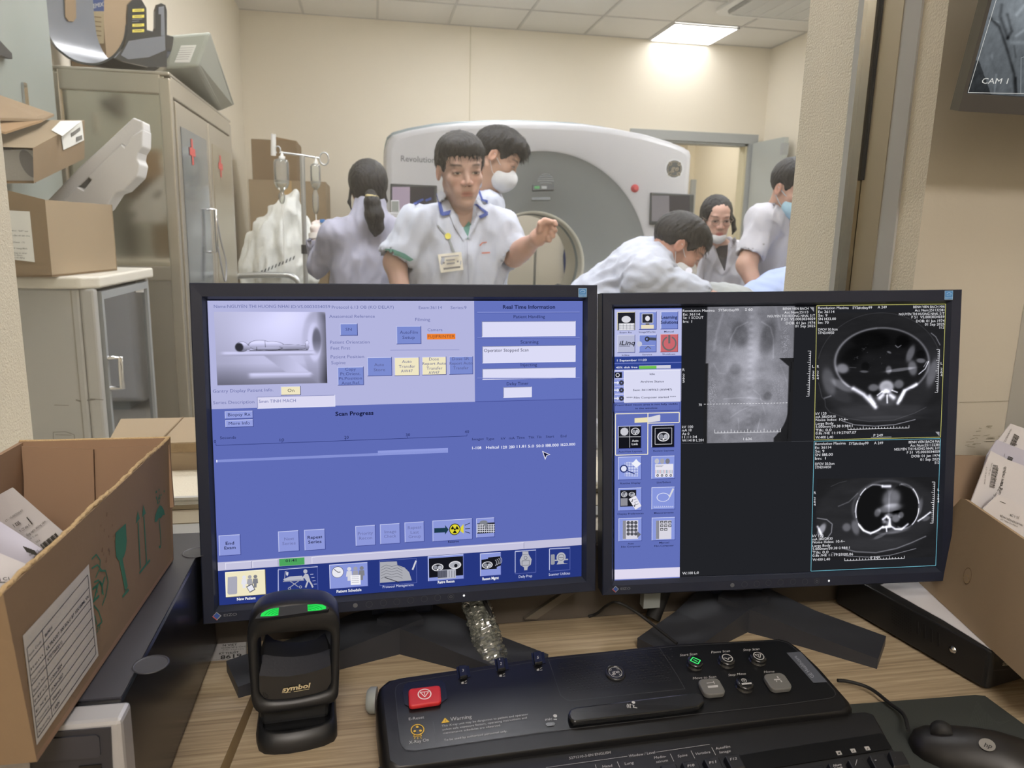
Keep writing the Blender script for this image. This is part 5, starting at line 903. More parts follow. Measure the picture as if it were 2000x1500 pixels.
S.l([(1700, 854), (1740, 853)], 'a8a8ae', .8, .0012)
scr2 = S.build('screen', m2, label='screen with a blue tool column and three grey scan images')
def scout(x, y):
    X, Y = (x-1180)*4.688, (y-580)*4.688; N = noise2(X.shape, 4, 5); fine = _rs.randn(*X.shape)
    body = np.maximum(S_(np.abs(X-1320)/np.where(Y < 600, 402, np.clip(385-(Y-600)*.02, 0, 400)), .008), 0); g = 118+0*X
    g += 30*S_(E_(X, Y, 1320, 900, 330, 420), .25)+22*np.exp(-((X-1350)/60)**2)*(Y < 1000)+26*S_(E_(X, Y, 1330, 560, 210, 130), .3)
    for cx, cy, rx, ry, a, d in ((1222, 340, 72, 120, -.25, -32), (1478, 380, 66, 165, .18, -34), (1190, 660, 55, 50, 0, -24), (1170, 730, 70, 60, 0, -16), (1160, 860, 80, 80, 0, -15), (1410, 830, 110, 85, .3, -17), (1495, 910, 38, 38, 0, -30), (1430, 620, 90, 60, -.5, -14), (1380, 1120, 42, 60, 0, -18), (1480, 1110, 70, 60, .5, -12), (1300, 1190, 90, 60, 0, -16), (1190, 960, 60, 28, 0, -14), (1120, 1090, 60, 70, 0, -10)): g += d*S_(E_(X, Y, cx, cy, rx, ry, a), .12)
    for p, w_, d in ((((1290, 230), (1190, 280), (1140, 380), (1130, 470)), 7, 22), (((1420, 230), (1500, 280), (1530, 380), (1535, 560)), 7, 22), (((1060, 150), (1010, 330), (990, 480)), 14, 18), (((1545, 100), (1590, 300)), 12, 14), (((1090, 930), (1250, 920), (1420, 930), (1500, 990)), 5, 18), (((1160, 1100), (1250, 1040), (1340, 1000)), 5, 16), (((1230, 1110), (1240, 1220)), 5, 18), (((1430, 1120), (1410, 1220)), 5, 18), (((1360, 850), (1420, 900), (1480, 1080)), 5, 14), (((1100, 700), (1040, 690), (990, 600)), 5, 12), (((1600, 620), (1660, 760), (1690, 900)), 5, 12)): g += d*seg(X, Y, p, w_)
    sp = np.exp(-((X-1325)/22)**2); g += sp*9*np.sin(Y/9.)
    g += 55*(fine > 1.1)*np.exp(-((X-1640)/38)**2-((Y-420)/150)**2)+55*(fine > 1.1)*np.exp(-((X-985)/40)**2-((Y-900)/150)**2)+30*(fine > 1.3)*np.exp(-((X-1590)/60)**2-((Y-870)/160)**2)
    side = np.maximum(0, np.where(X < 1320, 940-X+np.where(Y > 600, np.maximum(0, 60-np.abs(Y-640)), 0), X-1700))
    g = g+N+fine*2.5; edge = np.where(Y > 600, np.clip((X-(920-0*Y))/30, 0, 1), 1)*np.where(Y > 560, np.clip(((1690-95*np.clip((640-Y)/80, -.0, 1)-120*np.clip((Y-1050)/250, 0, 1)**2)-X)/14, .28, 1), 1)
    return 34+(g*body*edge-34)*(body > .5)
image_mesh('scout_scan_image', F2, 1375, 599, 1548, 865, 190, 290, scout, .0009, scr2, ((1380, 599.5), (1553, 597.5), (1545, 862), (1372, 865.5)))
def ct1(x, y):
    X, Y = (x-1560)*5, (y-580)*5; N = noise2(X.shape, 4, 3, (1, 4)); g = 35+N*.6
    r = E_(X, Y, 800, 700, 610, 530); g += 22*RGl(E_(X, Y, 790, 690, 605, 525), .006)*(Y < 600)
    cav = E_(X, Y, 815, 640, 460, 330, .04); tis = S_(r, .02); g += tis*8*1/(1+np.exp(-(Y-520)/60))
    g += 70*RGl(cav, .028)*(Y < 900)*(.4+.6*(X > 760))+70*RGl(cav, .03)*(X < 760)*(Y < 880)*.8
    g = g-16*S_(cav, .03)
    for cx, cy, rx, ry, a, d in ((300, 820, 60, 130, -.25, 45), (430, 860, 110, 40, .5, 62), (430, 695, 58, 45, .2, 100), (1310, 750, 45, 130, .25, 60), (1090, 560, 34, 80, .35, 72), (1115, 700, 42, 70, -.2, 78), (990, 715, 140, 16, -.12, 70), (880, 715, 28, 38, 0, 70), (1195, 630, 44, 22, .1, 72), (735, 885, 48, 34, 0, 78), (985, 855, 45, 42, 0, 78), (640, 728, 40, 11, .05, 60), (870, 1000, 120, 60, 0, 32), (880, 545, 22, 10, .4, 70), (860, 1190, 380, 26, .0, 12), (820, 1120, 450, 70, 0, 14), (420, 960, 110, 50, .4, 14)): g += d*S_(E_(X, Y, cx, cy, rx, ry, a), .12)
    for p, w_, d in ((((940, 480), (965, 500), (995, 480)), 5, 90), (((540, 890), (640, 950), (720, 1030), (760, 1075)), 20, 205), (((700, 965), (745, 1040)), 17, 150), (((1155, 860), (1040, 920), (980, 1040)), 16, 205), (((1040, 930), (1000, 1010)), 18, 120), (((1270, 640), (1240, 710), (1180, 760)), 5, 190), (((1255, 640), (1225, 690)), 4, 120), (((260, 980), (320, 960)), 8, 60), (((1290, 365), (1335, 400), (1380, 480)), 4, 90), (((440, 1205), (560, 1245), (760, 1262), (960, 1250), (1155, 1205)), 3.4, 120), (((320, 1120), (480, 1180), (700, 1215), (950, 1205), (1150, 1140), (1260, 1085)), 3, 30), (((200, 830), (235, 970), (265, 1000), (270, 1060), (320, 1125)), 4, 28), (((560, 690), (500, 685)), 4, 40)): g += d*seg(X, Y, p, w_)
    v = S_(E_(X, Y, 862, 880, 70, 62), .1)*175+seg(X, Y, ((800, 985), (860, 925), (935, 985)), 22)*190+seg(X, Y, ((870, 960), (875, 1035)), 8)*180+seg(X, Y, ((775, 960), (820, 925)), 7)*160+seg(X, Y, ((920, 915), (970, 935)), 7)*180-120*S_(E_(X, Y, 868, 945, 30, 15), .2)
    g = g+v; g -= 40*S_(E_(X, Y, 862, 880, 45, 38), .3)*(v > 60)
    dkk = (S_(E_(X, Y, 700, 420, 190, 90, .1), .1)+S_(E_(X, Y, 520, 580, 120, 80, -.7), .15)+S_(E_(X, Y, 650, 680, 40, 45), .1)+S_(E_(X, Y, 1010, 440, 70, 60), .1)+S_(E_(X, Y, 1195, 570, 50, 40), .1)); g -= 10*np.clip(dkk, 0, 1)
    g += 30*(noise2(X.shape, 2, 1) > 1.6)*S_(E_(X, Y, 700, 580, 180, 110), .1); return g
image_mesh('axial_scan_image', F2, 1598, 612, 1840, 846, 300, 290, ct1, .0008, scr2, ((1599, 611), (1841, 609), (1834, 843), (1594, 848)))
def ct2(x, y):
    X, Y = (x-1560)*5, (y-860)*5; N = noise2(X.shape, 4, 3, (1, 4)); g = 33+N*.6
    tis = S_(E_(X, Y, 760, 720, 600, 370), .03)*(Y > 330); g += 10*tis
    for cx, rx in ((690, 150), (1010, 135)): pass
    ch = np.minimum(E_(X, Y, 845, 660, 305, 240), 9); g += 28*RGl(E_(X, Y, 845, 660, 325, 255), .05)
    L = np.maximum(E_(X, Y, 720, 670, 170, 232, .12), 0); R_ = E_(X, Y, 1010, 655, 150, 215, -.1); lung = np.maximum(S_(L, .02)*(X < 860), S_(R_, .02)*(X > 880)); g = g*(1-lung)+lung*20
    g += 150*RGl(L, .028)*((X < 640))*(np.abs(np.sin(np.arctan2(Y-670, X-720)*2.5)) > .35)+150*RGl(R_, .028)*(X > 1080)*(np.abs(np.sin(np.arctan2(Y-655, X-1010)*2.5)) > .35)+60*RGl(L, .04)*(X < 800)+50*RGl(R_, .04)*(X > 960)
    for cx, cy, rx, ry, a, d in ((890, 580, 85, 90, .2, 82), (850, 610, 55, 45, 0, 10), (930, 545, 48, 55, 0, 14), (880, 670, 110, 40, -.15, 85), (760, 710, 30, 40, .3, 70), (940, 770, 40, 38, 0, 95), (990, 740, 26, 30, 0, 75), (870, 740, 40, 20, 0, 80), (465, 845, 40, 38, .6, 60), (550, 850, 34, 70, -.3, 60), (1235, 780, 40, 22, -.3, 50), (790, 940, 60, 16, -.4, 45), (960, 890, 110, 26, -.15, 40), (1175, 660, 22, 80, .15, 35), (225, 860, 30, 60, .5, 110), (700, 1020, 420, 70, 0, 8)): g += d*S_(E_(X, Y, cx, cy, rx, ry, a), .12)
    g -= 60*S_(E_(X, Y, 940, 705, 34, 9, -.1), .2)
    for p, w_, d in ((((800, 458), (872, 458)), 13, 210), (((815, 775), (850, 750), (880, 775), (885, 850), (820, 855)), 12, 210), (((830, 800), (870, 830)), 20, 130), (((850, 850), (856, 895)), 7, 200), (((815, 850), (770, 880), (700, 912), (630, 880), (590, 830)), 10, 200), (((885, 840), (940, 875), (1000, 878), (1060, 830)), 9, 195), (((1160, 802), (1215, 765), (1275, 720)), 8, 205), (((180, 750), (270, 765), (325, 810), (320, 890), (260, 980)), 5, 90), (((185, 830), (235, 930)), 10, 160), (((430, 1045), (560, 1085), (760, 1100), (960, 1065), (1100, 1015), (1240, 955)), 6, 75), (((380, 640), (480, 600), (560, 520)), 6, 45), (((640, 480), (700, 440), (800, 448)), 6, 50), (((980, 440), (1080, 480), (1150, 580)), 7, 50), (((330, 1085), (480, 1125), (700, 1142), (900, 1130), (1150, 1072)), 3, 110), (((300, 450), (380, 415), (450, 400)), 3, 28), (((540, 700), (545, 640), (580, 560)), 6, 60)): g += d*seg(X, Y, p, w_)
    g -= 70*S_(E_(X, Y, 850, 822, 18, 14), .2); return g
image_mesh('axial_scan_image', F2, 1593, 935, 1828, 1092, 290, 195, ct2, .0008, scr2, ((1595, 935), (1832, 931), (1825, 1087), (1590, 1095)))
# ================================================================== LEFT FOREGROUND
black_p = mat('black_plastic_fine', '17181a', .42, bump=.12, bscale=900, bdist=.0003); black_g = mat('black_gloss', '0e0f11', .16, spec=.6); grey_top = mat('dark_grey_coated_steel', '34343a', .38, bump=.1, bscale=900, bdist=.0003)
silver = mat('silver_plastic', 'a9a9ab', .35, metal=.3); side_b = mat('computer_side_black', '1b1c20', .25, spec=.6)
PZ = .884
t = thing('computer_case', 'black and silver desktop computer lying flat under the open carton', 'computer', (-.34, .65, DZ0))
b = MB(); b.b2(-.52, -.170, .50, .795, DZ0+.004, PZ, side_b); b.build('body', t, bevel=.003)
b = MB(); b.b2(-.518, -.171, .502, .793, PZ-.001, PZ+.0008, grey_top); b.build('top_cover', t)
b = MB(); b.b2(-.52, -.164, .478, .4995, DZ0+.001, PZ-.001, silver); fp = b.build('front_panel', t, bevel=.003)
CFf = Fr((0, .478, 0), (1, 0, 0), (0, 0, 1)); b = MB(); b.prism(CFf, [CFf.uv(x, y) for x, y in ((60, 1432), (217, 1419), (225, 1600), (60, 1600))], 0, .0012, mat('drive_bay_black', '2c2d33', .35)); b.prism(CFf, [CFf.uv(x, y) for x, y in ((60, 1442), (190, 1432), (196, 1437), (198, 1471), (192, 1476), (60, 1486))], .0012, .0022, mat('drive_tray', '34353c', .3)); b.prism(CFf, [CFf.uv(x, y) for x, y in ((156, 1493), (200, 1489), (200, 1520), (156, 1520))], .0012, .0022, black_g); b.build('drive_bay', fp)
for x, y, r in ((295, 1300, .0125), (382, 1081, .0125)):
    b = MB(); p = PX(x, y, Z=PZ); b.lathe(p, (0, 0, 1), [(r, .0008), (r, .0013), (r*.92, .0014), (r*.88, .0010)], 28, grey_top); b.build('rubber_foot', t)
# open carton with papers on the computer
kr = mat('brown_corrugated_board', '7f6a51', .85, bump=.12, bscale=140, var=.05, vscale=14); kri = mat('brown_board_inner_side', '8a705a', .88, var=.04, vscale=12); green = mat('green_print', '2f6d54', .8, var=.08, vscale=60)
CZ0 = PZ+.0022
R_ft = PX(333, 855, Z=1.001); R_nt = PX(6, 1160, Z=1.000); R_fb = Vector((R_ft.x+.001, R_ft.y-.022, CZ0)); R_nb = Vector((R_nt.x+.002, R_nt.y+.012, CZ0)); L_ft = PX(40, 862, Z=1.001); L_nt = Vector((L_ft.x-.012, R_nt.y, 1.0)); L_fb = Vector((L_ft.x, R_fb.y, CZ0)); L_nb = Vector((L_nt.x, R_nb.y, CZ0))
t = thing('cardboard_box', 'open brown carton with green shipping symbols and a printed label, papers inside', 'box', (-.26, .58, CZ0))
def wallq(b, p, q, pt, qt, th, m, me_=None):
    n = (q-p).cross(pt-p).normalized()*th; b.hull8([p, q, q-n, p-n], [pt, qt, qt-n, pt-n], m)
b = MB(); wallq(b, R_nb, R_fb, R_nt, R_ft, .004, kr); rw = b.build('side_wall', t, fix=True)
b = MB(); wallq(b, R_fb, L_fb, R_ft, L_ft, .004, kri); b.build('back_wall', t, fix=True)
b = MB(); wallq(b, L_fb, L_nb, L_ft, L_nt, .004, kri); b.build('left_wall', t, fix=True)
b = MB(); wallq(b, L_nb, R_nb, L_nt, R_nt, .004, kr); b.build('near_wall', t, fix=True)
b = MB(); b.hull8([L_nb, R_nb, R_fb, L_fb], [p+Vector((0, 0, .004)) for p in (L_nb, R_nb, R_fb, L_fb)], kri); b.build('bottom', t, fix=True)
BK = Fr(L_fb, (R_fb-L_fb), (L_ft-L_fb)); BK = Fr(L_fb, R_fb-L_fb, L_ft-L_fb, -(abs(1))*((R_fb-L_fb).cross(L_ft-L_fb)) if (R_fb-L_fb).cross(L_ft-L_fb).y > 0 else (R_fb-L_fb).cross(L_ft-L_fb))
for q in (((43, 871), (183, 878), (187, 1010), (60, 1100)), ((189, 876), (331, 869), (340, 990), (192, 1010))):
    b = MB(); b.prism(BK, [BK.uv(x, y, .006) for x, y in q], .004, .0075, kri); b.build('inner_flap', t, fix=True)
SD = Fr(R_nb, R_fb-R_nb, R_nt-R_nb); SD = Fr(R_nb, R_fb-R_nb, R_nt-R_nb, (R_fb-R_nb).cross(R_nt-R_nb) if (R_fb-R_nb).cross(R_nt-R_nb).x > 0 else -(R_fb-R_nb).cross(R_nt-R_nb))
ez_ = 0.0003
# fuzzy torn rim
b = MB(); N_ = 90; random.seed(4)
rim = [R_nt.lerp(R_ft, i/N_)+Vector((-.002+random.uniform(-.0006, .0006), 0, .0003+.0006*math.sin(i*.21)+random.uniform(-.0004, .0005))) for i in range(N_+1)]; b.tube(rim, [.0015+random.uniform(0, .0004) for _ in rim], 6, mat('torn_board_edge', 'b59c74', .95, bump=1, bscale=500)); b.build('torn_rim', t)
b = MB(); rim = [R_ft.lerp(L_ft, i/40)+Vector((0, -.002, .0003)) for i in range(41)]; b.tube(rim, .0015, 5, mat('torn_board_edge', 'b59c74', .95)); b.build('rim_edge', t)
b = MB(); K2 = lambda x, y: (x/2.205, 820+y/2.205)
def g(pts, w=ez_): b.ppx(SD, [K2(x, y) for x, y in pts], w, green)
def gl(pts, wd, w=ez_): b.lpx(SD, [K2(x, y) for x, y in pts], wd/2.205, w, green)
g([(497, 487), (542, 446), (546, 520), (543, 560), (534, 590), (522, 606), (510, 606), (501, 590), (497, 550)]); gl([(520, 600), (545, 728)], 13); g([(528, 768), (527, 757), (552, 725), (556, 735)])
gl([(595, 440), (605, 640)], 4); g([(585, 447), (594, 392), (602, 425)]); gl([(620, 415), (632, 620)], 4); g([(612, 420), (618, 366), (628, 402)]); g([(601, 665), (600, 655), (645, 598), (647, 608)])
g([(666, 440), (669, 412), (678, 385), (688, 368), (697, 372), (706, 388), (710, 410), (702, 410), (692, 424), (684, 422), (676, 438)]); gl([(686, 430), (692, 500), (694, 535), (690, 550), (684, 545)], 3)
random.seed(8)
for i in range(16): x = 680+random.uniform(-8, 28); y = 290+random.uniform(0, 65); gl([(x, y), (x-2, y+8)], 3)
for pts in (((395, 600), (415, 580), (432, 605), (430, 640), (412, 680)), ((395, 640), (420, 625), (440, 650)), ((430, 650), (455, 650), (467, 700), (455, 760), (440, 800)), ((405, 700), (425, 690), (440, 720), (446, 755)), ((398, 730), (415, 715), (420, 745)), ((405, 800), (425, 825), (440, 870), (418, 890)), ((388, 820), (410, 850), (416, 880))): gl(pts, 3)
b.tpx(SD, 'ZY', *K2(398, 790), *K2(455, 735), 30, ez_, green, bold=.02); b.tpx(SD, '25', *K2(415, 920), *K2(432, 898), 9, ez_, green)
b.build('green_symbols', rw)
b = MB(); stn = mat('board_dents', '6d5640', .9)
for i in range(14): x = 440+random.uniform(-5, 60); y = 350+random.uniform(0, 290); b.lpx(SD, [K2(x, y), K2(x-2, y+random.uniform(8, 24))], random.uniform(.8, 2), ez_, stn)
b.build('dents', rw)
b = MB(); lblm = mat('printed_label_paper', 'b9b7b1', .6); grid_ink = mat('label_ink', '3c3d44', .7)
lab = [(98, 930), (382, 622), (424, 1015), (158, 1402)]; b.ppx(SD, [K2(*p) for p in lab], .0004, lblm)
def LQ(u, v):      # position on the label, u along the long lines, v across
    a, b2, c, d = [Vector(p) for p in ((116, 985), (378, 668), (413, 1008), (163, 1370))]; p = a.lerp(b2, u).lerp(d.lerp(c, u), v); return K2(p.x, p.y)
vs_ = [0, .155, .31, .42, .545, .655, .775, .885, 1]
for v in vs_: b.lpx(SD, [LQ(0, v), LQ(1, v)], .9, .0006, grid_ink)
for u in (0, 1): b.lpx(SD, [LQ(u, 0), LQ(u, 1)], .9, .0006, grid_ink)
b.lpx(SD, [LQ(.25, 0.0), LQ(.25, 1)], .9, .0006, grid_ink)
for i, (s1, s2, w2) in enumerate((('Item Code', '86694014', .40), ('Item', 'ULTRAVIST 300 SOLU BT 10X100ML VN', .98), ('Description', 'KTDT06E2(V1)', .52), ('Batch No.', '', 0), ('MFG', '11-Nov-2024', .48), ('EXP', '15-Nov-2027', .48), ('Country', 'Vietnam', .42), ('Quantity', '1 KIEN', .38))):
    v = vs_[i]+(vs_[i+1]-vs_[i])*.72; a_ = LQ(.02, v); c_ = LQ(.22, v); b.tpx(SD, s1, *a_, *c_, 5.5, .0006, grid_ink, up=(-.12, -1))
    if s2: a_ = LQ(.28, v); c_ = LQ(w2, v); b.tpx(SD, s2, *a_, *c_, 6.5, .0006, grid_ink, bold=.02, up=(-.12, -1))
b.build('address_label', rw)
# papers in the carton
paper = mat('white_paper', 'c9c8cc', .75); paper_b = mat('thin_white_paper', 'b4b4c4', .8)
def sheet(name, label, pts3, sub=10, bulge=.006, m=paper, group=None):
    a, b_, c, d = pts3; bb = MB(); n = (b_-a).cross(d-a).normalized(); n = n if n.z > 0 else -n; vs = []
    for j in range(sub+1):
        for i in range(sub+1): u, v = i/sub, j/sub; vs.append(a.lerp(b_, u).lerp(d.lerp(c, u), v)+n*bulge*(math.sin(PI*v)*.7+.3*math.sin(PI*u)))
    fs = [(j*(sub+1)+i, j*(sub+1)+i+1, (j+1)*(sub+1)+i+1, (j+1)*(sub+1)+i) for j in range(sub) for i in range(sub)]
    bb.add(vs, fs, m, True); bb.add([p-n*.0006 for p in vs], [f[::-1] for f in fs], m, True)
    o = bb.build(name, None, label, 'paper', group); fr = Fr(a+n*(bulge+.0006), b_-a, d-a, n); return o, fr
p1, fr1 = sheet('printed_paper', 'white printed ticket with a barcode sticking up in the left carton', [PX(24, 952, Z=.985), PX(124, 1040, Z=.982), PX(100, 1120, Z=.952), PX(-40, 990, Z=.955)], bulge=.001)
b = MB(); K3 = lambda x, y: (x/5.77, 940+y/5.77); upv = (-.60, -.80)
for s_, a_, c_, h, bd in (('CT - VS.0003026447', (66, 460), (262, 330), 4, 0), ('1 035', (165, 520), (235, 478), 7.5, .02), ('Y: CT nhà C', (228, 578), (342, 500), 5, .015), ('lồng ngực không tiêm', (305, 622), (520, 456), 4.4, .01), ('(≤ 32 dãy)', (345, 652), (430, 605), 3.6, 0), ('203', (410, 695), (455, 672), 3.6, 0)): b.tpx(fr1, s_, *K3(*a_), *K3(*c_), h, .0004, ink, bold=bd, up=upv)
b.lpx(fr1, [K3(300, 405), K3(365, 485)], 1, .0004, ink)
for i in range(16): x, y = 455+i*11, 712-i*8.4; b.lpx(fr1, [K3(x, y), K3(x+42, y+50)], (1.2, .6, .9, 1.4)[i % 4], .0004, ink)
b.build('print', p1)
p2, fr2 = sheet('printed_paper', 'thin bluish paper with a dark barcode curling under the white ticket', [PX(-5, 1015, Z=.972), PX(82, 1072, Z=.965), PX(60, 1110, Z=.955), PX(-30, 1085, Z=.955)], bulge=.004, m=paper_b)
b = MB()
for i in range(14): x, y = 262+i*9.5, 752-i*3+(i*6.5); b.lpx(fr2, [K3(x, y-20), K3(x+48, y+48)], (1.4, .7, 1)[i % 3], .003, ink)
b.tpx(fr2, '00005', *K3(338, 848), *K3(440, 792), 5, .003, ink, up=(-.5, -.85)); b.build('print', p2)
p3, fr3 = sheet('printed_paper', 'white paper with large letters lying lowest in the left carton near corner', [PX(-6, 1078, Z=.975), PX(55, 1103, Z=.972), PX(20, 1160, Z=.95), PX(-25, 1170, Z=.95)], bulge=.003)
b = MB(); b.tpx(fr3, '| C1', *K3(0, 1120), *K3(110, 1112), 6, .002, ink, bold=.02, up=(-.3, -1)); b.tpx(fr3, 'MMN', *K3(0, 1150), *K3(85, 1148), 3.5, .002, ink, bold=.02, up=(-.3, -1)); b.tpx(fr3, '00', *K3(0, 1240), *K3(45, 1222), 4, .002, ink, up=(-.3, -1)); b.build('print', p3)
# sticker on the desk
DF_ = Fr((0, 0, DZ0), (1, 0, 0), (0, 1, 0)); K4 = lambda x, y: (400+x/4.286, 1150+y/4.286)
b = MB(); stw = mat('silver_sticker', 'bdbcbc', .4); b.prism(DF_, [DF_.uv(*K4(x, y)) for x, y in ((40, 448), (352, 430), (352, 570), (330, 590), (30, 608))], .0002, .0006, stw); so = b.build('desk_sticker', None, 'white asset sticker with printed number on the desk beside the computer', 'sticker')
b = MB(); b.lpx(DF_, [K4(60, 452), K4(348, 436), K4(347, 562), K4(326, 584), K4(60, 598)], 1, .0008, ink)
for s_, a_, c_, h, bd in (('N VIET', (150, 482), (270, 474), 4, .02), ('BẢO DƯỠNG THIẾT BỊ Y TẾ AN BỘ', (140, 502), (342, 488), 2.6, .01), ('ĐT: 0962  -  số 23 phố 12 Hà Nội', (150, 516), (328, 506), 1.8, 0), ('KỸ THUẬT', (120, 552), (284, 538), 4, .02), ('8619', (130, 590), (308, 572), 7.5, .02)): b.tpx(DF_, s_, *K4(*a_), *K4(*c_), h, .0008, ink, bold=bd)
b.build('print', so)
# ------------------------------------------------------------------ hands-free barcode scanner
pa = PX(505, 1467, Z=DZ0); pb = PX(654, 1446, Z=DZ0); exs = (pb-pa).normalized(); mid = (pa+pb)/2
bkd = Vector((-exs.y, exs.x, 0)); tl = math.radians(6); ezs = Vector((0, 0, 1))*math.cos(tl)+bkd*math.sin(tl)
t = thing('barcode_scanner', 'black upright barcode scanner with two green lights on its top', 'scanner', (mid.x, mid.y+.03, DZ0))
SF_ = Fr(mid+bkd*.006, exs, ezs); K5 = K4
outer = [(347, 430), (350, 360), (365, 300), (392, 245), (430, 190), (490, 155), (560, 135), (660, 117), (760, 110), (860, 108), (950, 115), (1020, 130), (1070, 155), (1105, 190), (1125, 235), (1134, 320), (1135, 420), (1130, 700), (1122, 900), (1108, 940), (1080, 965), (1000, 985), (800, 1020), (600, 1050), (480, 1060), (430, 1048), (398, 1000), (385, 940), (370, 760), (356, 580)]
inner = [(440, 470), (445, 430), (470, 405), (530, 390), (760, 372), (980, 352), (1035, 360), (1058, 385), (1064, 430), (1062, 560), (1060, 700), (1058, 790), (1050, 830), (1020, 862), (950, 890), (800, 925), (700, 940), (560, 948), (500, 935), (465, 900), (452, 850), (448, 700)]
so_ = [Vector(SF_.uv(*K5(*p))) for p in outer]; si_ = [Vector(SF_.uv(*K5(*p))) for p in inner]
def resamp(P, n, c):
    out = []; N = len(P)
    for k in range(n):
        a = 2*PI*k/n; dx, dy = math.cos(a), math.sin(a); best = None
        for i in range(N):
            p, q = P[i], P[(i+1) % N]; ex_, ey_ = q.x-p.x, q.y-p.y; den = dx*ey_-dy*ex_
            if abs(den) < 1e-12: continue
            tt = ((p.x-c.x)*ey_-(p.y-c.y)*ex_)/den; ss = ((p.x-c.x)*dy-(p.y-c.y)*dx)/den
            if tt > 0 and -1e-5 <= ss <= 1.00001 and (best is None or tt > best): best = tt
        out.append(Vector((c.x+dx*best, c.y+dy*best)))
    return out
cc_ = sum(si_, Vector((0, 0)))/len(si_); n_ = 96; ro = resamp(so_, n_, cc_); ri = resamp(si_, n_, cc_)
def rr_(A, B, k, w): return [SF_.P(*(A[i].lerp(B[i], k)), w) for i in range(n_)]
def loft2(b, rings, m, sm=True):
    n = len(rings[0]); vs = [p for r in rings for p in r]; b.add(vs, [(k*n+i, k*n+(i+1) % n, (k+1)*n+(i+1) % n, (k+1)*n+i) for k in range(len(rings)-1) for i in range(n)], m, sm)
b = MB(); loft2(b, [rr_(ri, ro, 0, -.004), rr_(ri, ro, .06, 0), rr_(ri, ro, .85, .0005), rr_(ri, ro, .96, -.003), rr_(ri, ro, 1.0, -.009), rr_(ri, ro, 1.0, -.030), rr_(ri, ro, .9, -.040), rr_(ri, ro, .1, -.042)], black_p); b.build('housing', t)
b = MB(); loft2(b, [rr_(ri, ro, 0, -.004), rr_(ri, ro, -.02, -.040)], mat('inner_black', '0f1012', .5)); b.build('inner_rim', t)
hole = lambda pts: [SF_.uv(*K5(*p)) for p in pts]
b = MB(); front = [(452, 738), (560, 748), (700, 746), (850, 722), (960, 690), (1056, 652)]; lowr = [(1060, 790), (1020, 862), (950, 890), (800, 925), (700, 940), (560, 948), (500, 935), (455, 880)]
b.poly(SF_, hole(front+lowr), -.003, black_g); fpn = b.build('front_window', t, label='glossy black front panel')
b = MB(); m5 = [(480, 604), (580, 622), (720, 628), (860, 612), (960, 590), (1040, 560)]; A_ = [SF_.P(*q, -.0028) for q in hole(front)]; B_ = [SF_.P(q[0], q[1]-.003, -.020) for q in hole(m5)]; n = len(A_); rmp = mat('speckled_ramp', '26272c', .6, bump=.5, bscale=500, bdist=.0005)
b.add(A_+B_, [(i, i+1, n+i+1, n+i) for i in range(n-1)], rmp, False); b.build('scan_ramp', t)
b = MB(); m6 = [(490, 500), (560, 560), (680, 585), (820, 580), (930, 555), (1010, 500)]; C_ = [SF_.P(q[0], q[1], -.034) for q in hole(m6)]; b.add(B_+C_, [(i, i+1, n+i+1, n+i) for i in range(n-1)], black_p, True)
cpb = [SF_.P(q[0], q[1], -.034) for q in hole([(430, 500), (430, 700), (1070, 640), (1070, 480)])]; b.add(C_+[cpb[1], cpb[2]], [(0, 1, 2, 3, 4, 5, 7, 6)], black_p); b.build('rear_lip', t)
b = MB(); gold = mat('pale_gold_lettering', 'b4a582', .4); b.tpx(SF_, 'symbol', *K5(648, 862), *K5(878, 826), 9.5, -.0022, gold, bold=.03, it=.18); b.lpx(SF_, [K5(645, 870), K5(720, 864)], 1, -.0022, gold); b.lpx(SF_, [K5(745, 862), K5(875, 838)], 1, -.0022, gold); b.build('lettering', fpn)
b = MB()
for r_ in (4, 6.5, 9): c = SF_.uv(*K5(520, 890)); k = abs(SF_.uv(521, 1300)[0]-SF_.uv(520, 1300)[0]); b.ring(SF_, c, (r_-.5)*k, r_*k, -.0022, mat('speaker_dimple', '050506', .6), 12, PI*.9, PI*1.6)
b.build('speaker_marks', fpn)
